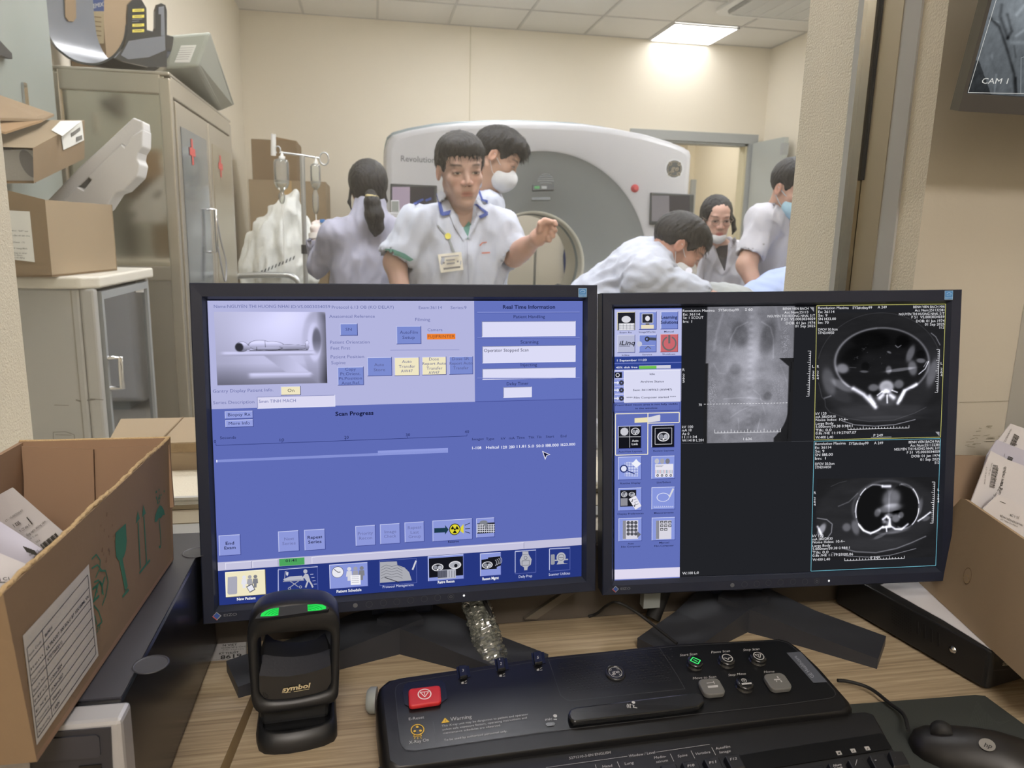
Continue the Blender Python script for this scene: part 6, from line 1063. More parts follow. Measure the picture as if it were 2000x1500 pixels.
# top cap with the lights
TPc = SF_.P((SF_.uv(570, 1176)[0]+SF_.uv(580, 1176)[0])/2, SF_.uv(575, 1178)[1], -.004)
nT = (ezs*.78-bkd*.62).normalized(); TF = Fr(TPc, exs, bkd, nT)
b = MB(); cap_ = [(420, 255), (450, 215), (500, 185), (570, 165), (700, 148), (860, 132), (960, 128), (1010, 138), (1040, 165), (1030, 180), (900, 195), (700, 225), (520, 248)]
b.prism(TF, [TF.uv(*K5(*p)) for p in cap_], -.004, .0010, mat('top_panel_dark_blue', '20242c', .35)); tp_ = b.build('top_panel', t)
gg = emit('2fe05a', 1.0); gd = emit('12a038', 1.0)
for q, c0 in (([(464, 232), (475, 205), (510, 183), (560, 166), (620, 158), (615, 222), (560, 228)], (640, 240)), ([(862, 188), (860, 132), (930, 128), (985, 132), (1015, 148), (1015, 168), (960, 180)], (850, 215))):
    b = MB(); b.ppx(TF, [K5(*p) for p in q], .0014, gg)
    ux = TF.uv(*K5(*c0)); k = abs(TF.uv(*K5(c0[0]+1, c0[1]))[0]-ux[0]); poly = [TF.uv(*K5(*p)) for p in q]; cen = (sum(p[0] for p in poly)/len(poly), sum(p[1] for p in poly)/len(poly))
    for r_ in (45, 70, 95, 120, 145):
        a0 = math.atan2(cen[1]-ux[1], cen[0]-ux[0]); pts = []
        for i in range(24):
            a = a0-.9+1.8*i/23; p = (ux[0]+r_*k*math.cos(a), ux[1]+r_*k*.55*math.sin(a)); ins = True
            for j in range(len(poly)):
                x1, y1 = poly[j]; x2, y2 = poly[(j+1) % len(poly)]; s_ = (x2-x1)*(p[1]-y1)-(y2-y1)*(p[0]-x1); ins = ins and (s_ < 0) == (((x2-x1)*(cen[1]-y1)-(y2-y1)*(cen[0]-x1)) < 0)
            pts.append(p if ins else None)
        for p, q2 in zip(pts[:-1], pts[1:]):
            if p and q2: b.line(TF, p, q2, 5*k, .0018, gd)
    b.build('green_light', tp_)
# foot
def desk_pt(x, y, z=DZ0): return PX(*K5(x, y), Z=z)
fo = [desk_pt(*p) for p in ((432, 1300), (450, 1358), (500, 1388), (580, 1392), (700, 1384), (850, 1358), (1000, 1318), (1085, 1278), (1110, 1235))]
bkf = [fo[-1]+bkd*.055+exs*.0, fo[-1]+bkd*.068-exs*.012, fo[0]+bkd*.068+exs*.012, fo[0]+bkd*.055]
ringb = fo+bkf; ctr = sum(ringb, Vector((0, 0, 0)))/len(ringb)
def rg_(s, z): return [Vector((ctr.x+(p.x-ctr.x)*s, ctr.y+(p.y-ctr.y)*s+(0 if s > .97 else .004), DZ0+z)) for p in ringb]
b = MB(); loft2(b, [rg_(.99, 0), rg_(1, .002), rg_(1, .010), rg_(.95, .016), rg_(.86, .0175), rg_(.84, .011)], black_p); b.add(rg_(.84, .011), [list(range(len(ringb)))], black_g); b.build('foot', t)
b = MB(); c0 = ctr+bkd*.012; w_ = .030
b.hull8([c0-exs*w_-bkd*.012+Vector((0, 0, .010)), c0+exs*w_-bkd*.012+Vector((0, 0, .010)), c0+exs*w_+bkd*.02+Vector((0, 0, .010)), c0-exs*w_+bkd*.02+Vector((0, 0, .010))], [c0-exs*w_*1.05-bkd*.006+Vector((0, 0, .036)), c0+exs*w_*1.05-bkd*.006+Vector((0, 0, .036)), c0+exs*w_*1.05+bkd*.024+Vector((0, 0, .036)), c0-exs*w_*1.05+bkd*.024+Vector((0, 0, .036))], black_p); b.build('neck', t, bevel=.004)
# ================================================================== CONSOLE, KEYBOARD, MOUSE
A_ = PX(780, 1315, Z=.797); B_ = PX(1540, 1247, Z=.797); C_ = PX(1655, 1385, Z=.777)
nC = (B_-A_).cross(C_-A_).normalized(); nC = nC if nC.z > 0 else -nC; CF = Fr(A_, B_-A_, A_-C_, nC); CF.n = nC; CF.ey = nC.cross(CF.ex).normalized()
con = thing('control_console', 'black scanner control console with a red reset key and a lit green start key', 'console', (.22, .61, DZ0))
cons_b = mat('console_black', '0c0c0e', .40, spec=.45, bump=.12, bscale=900, bdist=.0003); inlay = mat('console_inlay', '0d0e10', .30, spec=.5); linem = mat('console_groove', '3a3b3e', .5)
wht = mat('white_print', 'a8a8a8', .5); greyk = mat('grey_key', '5f5f5d', .35); keyb = mat('black_key', '141517', .22, coat=.3)
K8 = lambda x, y: (720+x/3.3333, 1160+y/3.3333); K9 = lambda x, y: (1280+x/2.7778, 1120+y/2.7778); K10 = lambda x, y: (1300+x/5.882, 1240+y/5.882)
out = [(733.5, 1372), (734, 1355), (738, 1340), (750, 1329), (774, 1323), (885, 1307), (1065, 1281.5), (1320, 1256), (1528, 1245.5), (1548, 1251), (1568, 1266), (1604, 1300), (1663, 1366), (1669, 1379), (1660, 1389), (1532, 1404), (1280, 1436), (1050, 1466), (800, 1499), (765, 1502), (745, 1490)]
q = [CF.uv(*p) for p in out]; cu = (sum(p[0] for p in q)/len(q), sum(p[1] for p in q)/len(q))
def shr(d, w): return [CF.P(p[0]+(cu[0]-p[0])*d, p[1]+(cu[1]-p[1])*d, w) for p in q]
def down(r, z): return [Vector((p.x, p.y, z)) for p in r]
b = MB(); base = [CF.P(p[0], p[1]+(.004 if p[1] < cu[1] else 0), 0) for p in q]
loft2(b, [down(shr(.01, 0), DZ0+.002), down(shr(0, 0), DZ0+.008), shr(.0, -.010), shr(.006, -.004), shr(.02, -.0008), shr(.035, 0)], cons_b); b.add(shr(.035, 0), [list(range(len(q)))], cons_b); body = b.build('body', con, fix=True)
inl = [K8(*p) for p in ((173, 640), (178, 605), (200, 585), (240, 575), (1150, 430))]+[(1320, 1262), (1520, 1250.5), (1540, 1256), (1556, 1270)]+[K10(*p) for p in ((1940, 640), (1955, 680), (1930, 715), (1880, 728), (1400, 795))]+[K8(*p) for p in ((2000, 798), (1100, 905), (300, 1020), (245, 1015), (215, 985), (205, 960))]
b = MB(); b.prism(CF, [CF.uv(*p) for p in inl], -.001, .0004, inlay); il = b.build('inlay', con)
b = MB(); b.lpx(CF, inl, 1.0, .0006, linem, close=True); b.lpx(CF, [K8(1170, 425), K8(1215, 560), K8(1250, 660), K8(1290, 690), K8(1340, 692), K8(1700, 655), K8(2060, 618), K9(140, 590), K9(120, 555), K9(20, 400)], 1.0, .0006, linem); b.build('groove', il)
# speaker dots
b = MB(); hl = mat('perforation', '050505', .7); hg = mat('perforation_lit_edge', '34353a', .3); random.seed(11)
U0, V0 = CF.uv(*K8(1230, 650)); 
quad = [CF.uv(*p) for p in (K8(1215, 455), (1318, 1266), K9(95, 590), K8(1310, 655))]
def bil(u, v): a = Vector(quad[0]).lerp(Vector(quad[1]), u); c = Vector(quad[3]).lerp(Vector(quad[2]), u); return a.lerp(c, v)
gc = CF.uv(*K8(1605, 520))
for j in range(13):
    for i in range(30):
        if (i*7+j*11) % 9 < 2: continue
        p = bil((i+.5*(j % 2)+.3)/30.5, (j+.4)/13.2)
        if math.hypot(p[0]-gc[0], (p[1]-gc[1])*1.0) < .0125: continue
        r = .00075+.0004*((i*3+j*5) % 4)/4; b.ell(CF, p, r, r, .0008, hg, 7); b.ell(CF, (p[0], p[1]+.0003), r*.8, r*.75, .0010, hl, 7)
b.build('speaker_grille', con)
b = MB(); b.lathe(CF.P(*gc, 0), nC, [(.0100, .0004), (.0095, .0022), (.0078, .0026), (.0070, .0014)], 30, mat('emblem_black', '1b1c20', .25)); b.ring(CF, gc, .0060, .0064, .0020, wht); b.text(CF, 'ge', (gc[0]-.0038, gc[1]-.0018), (gc[0]+.0038, gc[1]-.0014), (0, .0046), .0020, wht, it=.25, bold=.0)
for k in range(4): a = PI/4+k*PI/2; b.ring(CF, (gc[0]+.0055*math.cos(a), gc[1]+.0055*math.sin(a)), .0010, .0013, .0021, wht, 8)
b.build('round_emblem', con)
def plate(name, pts, K, w0, w1, m, parent=con, bevel=0, label=None):
    b = MB(); b.prism(CF, [CF.uv(*K(*p), w1) for p in pts], w0, w1, m); return b.build(name, parent, bevel=bevel, label=label)
plate('key_well', ((235, 590), (260, 575), (430, 558), (480, 565), (500, 590), (512, 680), (470, 710), (270, 735), (235, 720), (222, 640)), K8, .0004, .0012, black_g)
rk = plate('reset_key', ((258, 625), (275, 613), (450, 592), (468, 600), (475, 690), (460, 705), (280, 732), (262, 722)), K8, .0008, .0055, mat('red_key', 'b5262a', .35), bevel=.0015, label='red key with a stop symbol')
def sym(parent, K, cx, cy, rx, m, w, kind):
    b = MB(); c = CF.uv(*K(cx, cy), w); e_ = CF.uv(*K(cx+rx, cy), w); r = math.hypot(e_[0]-c[0], e_[1]-c[1])
    if kind in 'stoppause': b.ring(CF, c, r*.84, r, w, m)
    def tri(k, dy=0): pts = [(c[0]-k*r, c[1]+k*r*.62+dy), (c[0]+k*r, c[1]+k*r*.62+dy), (c[0], c[1]-k*r*.86+dy)]; [b.line(CF, pts[i], pts[(i+1) % 3], r*.13, w+.0001, m) for i in range(3)]
    if kind == 'stop': tri(.62); b.line(CF, (c[0], c[1]+r*.3), (c[0], c[1]-r*.15), r*.12, w+.0001, m)
    if kind == 'pause': pts = [(c[0]-r*.75, c[1]), (c[0]-r*.3, c[1]-r*.1), (c[0]-.05*r, c[1]-.55*r), (c[0]+r*.2, c[1]-r*.1), (c[0]+r*.8, c[1])]; [b.line(CF, pts[i], pts[i+1], r*.13, w+.0001, m) for i in range(4)]
    if kind == 'start': pts = [(c[0]-r, c[1]+r*.1), (c[0]-r*.1, c[1]+r*.85), (c[0]+r, c[1]-r*.1), (c[0]+r*.1, c[1]-r*.95)]; [b.line(CF, pts[i], pts[(i+1) % 4], r*.2, w, m) for i in range(4)]; b.line(CF, (c[0]-r*.3, c[1]+r*.3), (c[0]+r*.3, c[1]-r*.35), r*.16, w, m)
    return b.build('symbol', parent)
sym(rk, K8, 364, 652, 45, mat('white_paint', 'd8d2d0', .5), .0058, 'stop')
for cx, cy, s_ in ((612, 505, ('3', '4')), (860, 455, ('1', '2')), (1100, 415, ('', '5'))):
    plate('wheel_well', ((cx-42, cy-30), (cx+40, cy-38), (cx+52, cy+35), (cx-30, cy+48)), K8, .0004, .0010, black_g)
    o = plate('thumb_wheel', ((cx-28, cy-42), (cx+22, cy-48), (cx+34, cy+28), (cx-18, cy+38)), K8, .001, .005, keyb, bevel=.0012); b = MB()
    b.tpx(CF, s_[1] if s_[0] != '3' else '3', *K8(cx-4, cy+8-(0 if s_[0] != '3' else 6)), *K8(cx+8, cy+6-(0 if s_[0] != '3' else 6)), 5.5, .0053, wht)
    if s_[0] == '1': b.tpx(CF, '1', *K8(cx-10, cy-25), *K8(cx-4, cy-26), 3, .0053, wht)
    b.build('digit', o)
b = MB()      # printed words and icons
def tw(s_, K, a_, c_, h, m=wht, bold=0, up=(-.09, -1)): b.tpx(CF, s_, *K(*a_), *K(*c_), h, .0008, m, bold=bold, up=up)
tw('E-Reset', K8, (262, 823), (362, 810), 5.5); tw('X-Ray On', K8, (264, 977), (392, 958), 6.2); tw('Warning', K8, (532, 828), (672, 808), 7.5)
for s_, a_, c_ in (('This X-ray unit may be dangerous to patient and operator', (476, 866), (1038, 788)), ('unless safe exposure factors, operating instructions and', (480, 890), (1030, 811)), ('maintenance schedules are observed.', (484, 913), (860, 860)), ('To be used by authorized personnel only.', (491, 958), (902, 898))): tw(s_, K8, a_, c_, 4)
b.lpx(CF, [K8(420, 832), K8(440, 960)], 1, .0008, linem); tw('mic', K8, (1150, 826), (1196, 820), 5.5)
ye = mat('warning_yellow', 'c9a52e', .5); b.ppx(CF, [K8(472, 842), K8(497, 806), K8(528, 834)], .0008, ye); b.lpx(CF, [K8(499, 818), K8(501, 830)], 1, .0010, ink)
c = CF.uv(*K8(318, 888)); k = .0021; b.ring(CF, c, .0050, .0058, .0008, ye); 
for i in range(3): a = PI/2+i*2*PI/3; b.ell(CF, (c[0]+.0028*math.cos(a), c[1]+.0028*math.sin(a)), .0012, .0012, .0009, ye, 8)
b.lpx(CF, [K8(300, 912), K8(292, 928), K8(345, 924), K8(336, 908)], 1.2, .0008, ye)
for a_, c_ in (((302, 932), (298, 944)), ((320, 932), (320, 946)), ((338, 930), (343, 942))): b.lpx(CF, [K8(*a_), K8(*c_)], 1.2, .0008, ye)
b.ell(CF, CF.uv(*K8(1214, 798)), .0018, .0018, .0008, wht, 12); b.lpx(CF, [K8(1204, 816), K8(1226, 816)], 2, .0008, wht)
for s_, a_, c_ in (('Start Scan', (165, 246), (362, 228)), ('Pause Scan', (525, 212), (740, 195)), ('Stop Scan', (893, 186), (1078, 172)), ('Move to Scan', (315, 512), (580, 490)), ('Stop Move', (720, 474), (922, 456)), ('Home', (1132, 438), (1250, 430))): tw(s_, K10, a_, c_, 4.6, up=(.05, -1))
for i, (x, y) in enumerate(((612, 578), (860, 532), (1103, 493))):
    b.ppx(CF, [K8(x-8, y-4), K8(x+6, y-8), K8(x+8, y+6), K8(x-8, y+8)], .0008, wht); b.lpx(CF, [K8(x+14, y-8), K8(x+26, y-14)], 1.2, .0008, wht); b.lpx(CF, [K8(x+14, y+4), K8(x+28, y+2)], 1.2, .0008, wht)
b.build('printed_words', il)
# push-to-talk bar, microphone slot
pb_ = plate('talk_bar', ((1298, 780), (1310, 750), (1345, 735), (2000, 655), (2130, 640), (2175, 655), (2190, 700), (2150, 735), (2000, 760), (1400, 828), (1340, 835), (1310, 815)), K8, .0004, .0062, keyb, bevel=.0018, label='long glossy talk bar')
b = MB(); 
def t2(s_): pass
b.ell(CF, CF.uv(*K8(1724, 706), .0064), .0016, .0016, .0064, wht, 12); b.lpx(CF, [K8(1712, 722), K8(1728, 724), K8(1722, 738), K8(1748, 742)], 1.6, .0064, wht)
for r_ in (0, 10, 20): b.lpx(CF, [K8(1706-r_, 716), K8(1702-r_, 728), K8(1706-r_, 742)], 1.3, .0064, wht)
b.build('symbol', pb_)
plate('microphone_slot', ((1150, 848), (1160, 838), (1205, 834), (1216, 842), (1210, 856), (1165, 862)), K8, .0004, .0010, black_g)
# round and square keys
def key(K, cx, cy, rx, ry, m, h, name, label=None, sq=False):
    cy -= ry*.35 if not sq else ry*.15; c = CF.uv(*K(cx, cy), h); e_ = CF.uv(*K(cx+rx, cy), h); f_ = CF.uv(*K(cx, cy+ry), h); r1 = math.hypot(e_[0]-c[0], e_[1]-c[1]); r2 = math.hypot(f_[0]-c[0], f_[1]-c[1])
    r1 = r2 = (r1+r2)/2 if not sq else 0
    b = MB()
    if not sq: b.lathe(CF.P(*c, .0002), nC, [(r1*1.08, 0), (r1*1.08, .0008), (r1, .001), (r1, h*.8), (r1*.93, h), (r1*.55, h*.97)], 32, m)
    else:
        s1 = math.hypot(e_[0]-c[0], e_[1]-c[1]); pr = rrect(c[0]-s1, c[0]+s1, c[1]-s1*.92, c[1]+s1*.92, s1*.5, 6); b.prism(CF, pr, .0004, h, m); return b.build(name, con, bevel=.0012, label=label)
    return b.build(name, con, label=label)
k = key(K10, 342, 322, 92, 62, keyb, .0055, 'start_key', 'black round key with a glowing green diamond'); sym(k, K10, 342, 293, 58, emit('3fe070', 1.2), .0057, 'start')
k = key(K10, 706, 295, 95, 62, keyb, .0055, 'pause_key'); sym(k, K10, 710, 263, 60, wht, .0057, 'pause')
k = key(K10, 1066, 268, 93, 62, keyb, .0055, 'stop_key'); sym(k, K10, 1070, 240, 60, wht, .0057, 'stop')
k = key(K10, 912, 570, 100, 70, keyb, .0055, 'stop_move_key'); sym(k, K10, 902, 522, 30, wht, .0057, 'stop'); b = MB(); b.ppx(CF, [K10(*p) for p in ((872, 556), (985, 545), (990, 563), (880, 574))], .0058, wht); b.build('symbol', k)
k = key(K10, 531, 600, 128, 80, greyk, .0055, 'move_key', 'square grey key', True); b = MB(); b.ppx(CF, [K10(*p) for p in ((482, 586), (600, 575), (604, 600), (490, 610))], .0058, wht); b.lpx(CF, [K10(472, 554), K10(560, 545)], 1.6, .0058, wht); b.lpx(CF, [K10(548, 530), K10(564, 566)], 1.6, .0058, wht); b.build('symbol', k)
k = key(K10, 1290, 540, 128, 80, greyk, .0055, 'home_key', 'square grey key', True); b = MB(); b.ppx(CF, [K10(*p) for p in ((1244, 508), (1318, 502), (1318, 516), (1250, 522))], .0058, wht); b.lpx(CF, [K10(1280, 474), K10(1296, 498)], 2.6, .0058, wht); b.lpx(CF, [K10(1320, 520), K10(1336, 542)], 2.6, .0058, wht); b.lpx(CF, [K10(1272, 522), K10(1278, 540)], 1.6, .0058, wht); b.build('symbol', k)
b = MB(); b.ppx(CF, [K10(*p) for p in ((1388, 205), (1550, 192), (1858, 540), (1700, 552))], .0008, mat('badge_grey_blue', '4a4e57', .4)); b.tpx(CF, 'GE Healthcare', *K10(1712, 480), *K10(1500, 238), 6, .0010, mat('badge_lettering', '8e929b', .4), up=(-1, .55)); b.build('name_badge', il)
b = MB(); p = PX(727, 1368, Z=.765); b.lathe(p+Vector((.004, 0, 0)), (-1, .15, 0), [(.012, 0), (.012, .006), (.009, .009)], 20, mat('pale_grey_plastic', '8b908e', .4)); b.build('side_knob', con)
# ------------------------------------------------------------------ keyboard
KZ = .770; KF = Fr((0, 0, KZ), (1, 0, 0), (0, 1, 0)); kbd = thing('keyboard', 'black keyboard with printed function keys in front of the console', 'keyboard', (.22, .5, DZ0))
K11 = lambda x, y: (1060+x/4.5454, 1400+y/4.5454); K12 = lambda x, y: (1500+x/4, 1400+y/4); kbm = mat('keyboard_black', '131314', .5, bump=.1, bscale=900, bdist=.0003); kcap = mat('keycap_black', '141416', .45)
tr_ = PX(1694, 1388, Z=KZ); br_ = PX(1800, 1560, Z=KZ); la = PX(748, 1520, Z=KZ)
q = [(tr_.x, tr_.y), (tr_.x+.004, tr_.y-.004), (br_.x, br_.y), (la.x-.02, br_.y), (la.x-.002, la.y+.006)]; q = [(tr_.x-.003, tr_.y), (tr_.x+.003, tr_.y-.005), (br_.x, br_.y), (.0, br_.y), (.0, tr_.y-.006)]
b = MB(); b.prism(WORLD, q, DZ0+.002, KZ, kbm); b.build('body', kbd, fix=True, bevel=.002)
b = MB(); b.prism(KF, [KF.uv(*p) for p in ((1440, 1478), (1500, 1467.5), (1720, 1433.5), (1726, 1436), (1741, 1461), (1738, 1464), (1500, 1503), (1450, 1510))], .0002, .0008, mat('indicator_strip_black', '0b0a09', .3)); b.build('indicator_strip', kbd)
b = MB()
def kw(s_, K, a_, c_, h, bold=0, w=.0004): b.tpx(KF, s_, *K(*a_), *K(*c_), h, w, wht, bold=bold, up=(-.12, -1))
kw('5271210-3-EN ENGLISH', K11, (235, 378), (603, 325), 5); kw('Window / Level', K11, (765, 360), (998, 325), 5.2); kw('Head', K11, (532, 453), (617, 443), 5.2); kw('Lung', K11, (730, 428), (808, 416), 5.2); kw('Medio-', K11, (990, 374), (1096, 360), 5); kw('stinum', K11, (1008, 410), (1112, 396), 5); kw('Spine', K11, (1200, 360), (1284, 348), 5); kw('Vertebra', K11, (1356, 340), (1488, 321), 5); kw('AutoFilm', K11, (1536, 293), (1665, 272), 5); kw('Image', K11, (1572, 326), (1670, 312), 5)
for pts in (((30, 450), (752, 350)), ((1006, 314), (1482, 244)), ((466, 424), (475, 455)), ((662, 398), (685, 452)), ((1132, 328), (1164, 395)), ((1316, 300), (1350, 368)), ((1500, 272), (1535, 338))): b.lpx(KF, [K11(*p) for p in pts], .9, .0004, wht)
for i, s_ in enumerate(('1', 'A', '↓')):
    x, y = ((553, 283), (664, 265), (775, 247))[i]; b.ppx(KF, [K12(x-25, y-14), K12(x+12, y-18), K12(x+28, y+12), K12(x-8, y+18)], .0010, mat('lock_icon_plate', '9a9894', .5)); b.tpx(KF, s_, *K12(x-4, y+9), *K12(x+10, y+7), 3.6, .0012, ink, bold=.02)
b.build('printed_words', kbd)
def cap3(K, pts, s_, sz, name='key'):
    q = [KF.uv(*K(*p), .006) for p in pts]; c = (sum(p[0] for p in q)/4, sum(p[1] for p in q)/4); o = [(c[0]+(p[0]-c[0])*1.18, c[1]+(p[1]-c[1])*1.18) for p in q]
    b = MB(); b.hull8([KF.P(*p, .0002) for p in o[::-1]], [KF.P(*p, .006) for p in q[::-1]], kcap); k = b.build('key', kbd, fix=True, bevel=.0008)
    if s_:
        b = MB(); 
        for (tx, a_, c_, h) in s_: b.tpx(KF, tx, *K(*a_), *K(*c_), h, .0064, wht, bold=.015, up=(-.12, -1))
        b.build('legend', k)
cap3(K11, ((1618, 345), (1740, 325), (1800, 440), (1680, 462)), (('F12', (1665, 388), (1726, 378), 4.8),), 1)
cap3(K11, ((1430, 372), (1560, 350), (1612, 470), (1490, 490)), (('F11', (1480, 418), (1540, 408), 4.8),), 1)
cap3(K11, ((1235, 400), (1370, 380), (1420, 500), (1290, 520)), (('F10', (1288, 447), (1348, 437), 4.8),), 1)
cap3(K11, ((1045, 430), (1180, 412), (1230, 530), (1100, 550)), None, 1)
cap3(K11, ((780, 470), (915, 452), (960, 560), (830, 580)), None, 1)
cap3(K12, ((945, 268), (1050, 268), (1110, 372), (985, 384)), (('-', (985, 324), (1000, 321), .8),), 1)
cap3(K12, ((790, 300), (905, 288), (975, 400), (850, 415)), (('*', (833, 348), (850, 346), 3),), 1)
cap3(K12, ((625, 335), (740, 318), (800, 430), (690, 450)), (('/', (680, 384), (702, 350), 6),), 1)
cap3(K12, ((470, 362), (590, 345), (650, 460), (530, 480)), (('Num', (512, 390), (574, 380), 4.5), ('Lock', (522, 408), (586, 400), 4)), 1)
cap3(K12, ((300, 392), (430, 374), (480, 490), (350, 510)), None, 1)
# ------------------------------------------------------------------ mouse pad, mouse, cable
b = MB(); padm = mat('mouse_pad_cloth', '2c302d', .75, bump=.3, bscale=1500, bdist=.0004); P_ = lambda x, y: (lambda v: (v.x, v.y))(PX(x, y, Z=DZ0+.003))
b.prism(WORLD, [P_(1560, 1383), P_(1905, 1357), P_(1924, 1359), P_(2010, 1422), P_(2160, 1545), (P_(1620, 1560))], DZ0+.0003, DZ0+.003, padm); mp_ = b.build('mouse_pad', None, 'dark green-black mouse pad under the mouse at the right edge', 'mouse pad', fix=True)
b = MB(); pf = Fr((0, 0, DZ0+.003), (1, 0, 0), (0, 1, 0)); random.seed(2)
for i in range(22): b.lpx(pf, [K9(1690+i*11, 860-i*3), K9(1745+i*5.5, 690+i*6.5)], .6, .0002, mat('pad_thread', '3d423d', .8))
b.build('woven_corner', mp_)
MZ = DZ0+.0032; nose = PX(1782, 1432, Z=MZ+.010); d_ = Vector((.80, -.60, 0)).normalized(); s_ = Vector((-d_.y, d_.x, 0)); Lm = .112; ms = thing('computer_mouse', 'black computer mouse with a round grey logo on the mouse pad', 'mouse', (nose.x+.04, nose.y-.03, MZ))
prof = [(0, .002, .006), (.03, .014, .014), (.1, .021, .020), (.25, .0265, .027), (.42, .0275, .033), (.6, .029, .036), (.78, .030, .034), (.92, .024, .024), (.985, .012, .013), (1, .002, .006)]
rings = []
for t_, w_, h_ in prof:
    c = nose+d_*(Lm*t_-.002); c.z = MZ; r = []
    for i in range(25): a = PI*i/24; r.append(c+s_*w_*math.cos(a)*(1-.1*math.sin(a))+Vector((0, 0, h_*.80*(math.sin(a)**.72))))
    rings.append(r)
b = MB(); vs = [p for r in rings for p in r]; b.add(vs, [(k*25+i, k*25+i+1, (k+1)*25+i+1, (k+1)*25+i) for k in range(len(rings)-1) for i in range(24)], mat('mouse_black', '151312', .45), True); b.add([p for r in rings for p in (r[0], r[24])], [(2*i, 2*i+2, 2*i+3, 2*i+1) for i in range(len(rings)-1)], mat('mouse_black', '151312', .45)); b.build('body', ms, fix=True)
def bv(obj_, parent_off):
    me = obj_.data; return BVHTree.FromPolygons([v.co+parent_off for v in me.vertices], [tuple(p.vertices) for p in me.polygons])
tree = bv(bpy.data.objects[ms.children[0].name], _OFF[ms])
hit = tree.ray_cast(CAM, ray(*K12(1712, 223)).normalized())
if hit[0]:
    nl = hit[1] if hit[1].dot(CAM-hit[0]) > 0 else -hit[1]; LF = Fr(hit[0], s_*-1+nl*0, Vector((0, 0, 1)), nl); LF = Fr(hit[0], (d_-nl*d_.dot(nl)), Vector((0, 0, 1)), nl)
    b = MB(); c0 = LF.uv(*K12(1712, 223)); rr = abs(LF.uv(*K12(1768, 235))[0]-c0[0]); rr = .0062
    b.ell(LF, c0, rr, rr, .0009, mat('mouse_logo_grey', '77746f', .4), 28); b.tpx(LF, 'hp', *K12(1686, 232), *K12(1748, 246), 8, .0012, mat('mouse_black', '151312', .45), bold=.02, it=.1, up=(.25, -1)); b.build('logo', ms)
b = MB(); q = [nose+d_*.004+Vector((0, 0, .017))+d_*.0, nose+d_*.03+Vector((0, 0, .0225))]; b.lathe(nose+d_*.022+Vector((0, 0, .009))-s_*.006, s_, [(.002, 0), (.009, .001), (.009, .010), (.002, .011)], 18, mat('rubber_black', '0c0c0c', .7)); b.build('scroll_wheel', ms)
b = MB(); pts = [PX(1636, 1329, Z=.760), PX(1662, 1332, Z=.758), PX(1700, 1345, Z=.757), PX(1738, 1374, Z=.758), PX(1765, 1396, Z=.760), nose+Vector((-.002, .003, .001))]; b.tube(spline(pts, 8), .0018, 8, mat('rubber_black', '0c0c0c', .7)); b.build('mouse_cable', None, 'thin black mouse cable running from the console to the mouse', 'cable')
# ------------------------------------------------------------------ bits between the monitors
b = MB(); c0 = PX(972, 1312, Z=.755); c1 = PX(926, 1166, Y=.782); n_ = 60; m_ = 34; ax = (c1-c0); sx_ = Vector((1, .1, 0)).normalized(); sy_ = ax.cross(sx_).normalized(); vs = []
for j in range(n_+1):
    for i in range(m_): a = 2*PI*i/m_; p = c0+ax*(j/n_); r = 1+.22*noise.noise(Vector((math.cos(a)*2.2, math.sin(a)*2.2, j*.24)))+.16*noise.noise(Vector((math.cos(a)*7, math.sin(a)*7, j*.8))); vs.append(p+sx_*math.cos(a)*.0155*r+sy_*math.sin(a)*.011*r)
b.add(vs, [(j*m_+i, j*m_+(i+1) % m_, (j+1)*m_+(i+1) % m_, (j+1)*m_+i) for j in range(n_) for i in range(m_)], clear_glass('crumpled_film', 'f0f2ec', haze=.14, gloss=4.5, rough=.10, hazecol='c8ccc0'), False)
wr = b.build('plastic_wrapped_bar', None, 'grey bar wrapped in crumpled clear film leaning behind the console', 'wrapped bar')
b = MB(); b.tube([c0+ax*.03, c0+ax*.5, c1-ax*.02], .0075, 12, mat('grey_bar', '6a6b66', .5)); b.tube([c0-ax*.02, c0+ax*.05], .006, 10, mat('black_plastic', '24262a', .4)); b.build('core', wr)
rb = mat('rubber_black', '0c0c0c', .7)
b = MB(); b.tube(spline([PX(940, 1160, Y=.765), PX(950, 1182, Y=.76), PX(960, 1205, Y=.75), PX(966, 1245, Z=.765), PX(984, 1285, Z=.76), PX(996, 1310, Z=.76)], 8), .0022, 8, rb); b.build('monitor_cable', None, 'thick black cable hanging beside the film-wrapped bar', 'cable')
b = MB(); b.tube(spline([PX(1150, 1204, Y=.800), PX(1166, 1198, Y=.795), PX(1185, 1183, Y=.77), PX(1206, 1177, Z=.80), PX(1240, 1194, Z=.79), PX(1275, 1220, Z=.78), PX(1322, 1257, Z=.775)], 8), .0017, 8, rb); b.build('desk_cable', None, 'thin black cable looping over the desk between the monitors', 'cable')
t = thing('video_plug', 'grey and black video plug standing behind the gap between the monitors', 'plug', (.29, .79, DZ0)); b = MB(); p = PX(1262, 1192, Z=DZ0+.002); p = Vector((p.x, .775, DZ0)); b.tube([p+Vector((-.004, 0, .008)), p+Vector((.012, .012, .035)), p+Vector((.018, .014, .06))], .009, 12, rb); b.build('boot', t); b = MB(); q_ = PX(1270, 1166, Y=.77); b.box(q_, (.020, .012, .022), mat('pale_grey_plastic', '8b908e', .4)); b.build('shell', t)
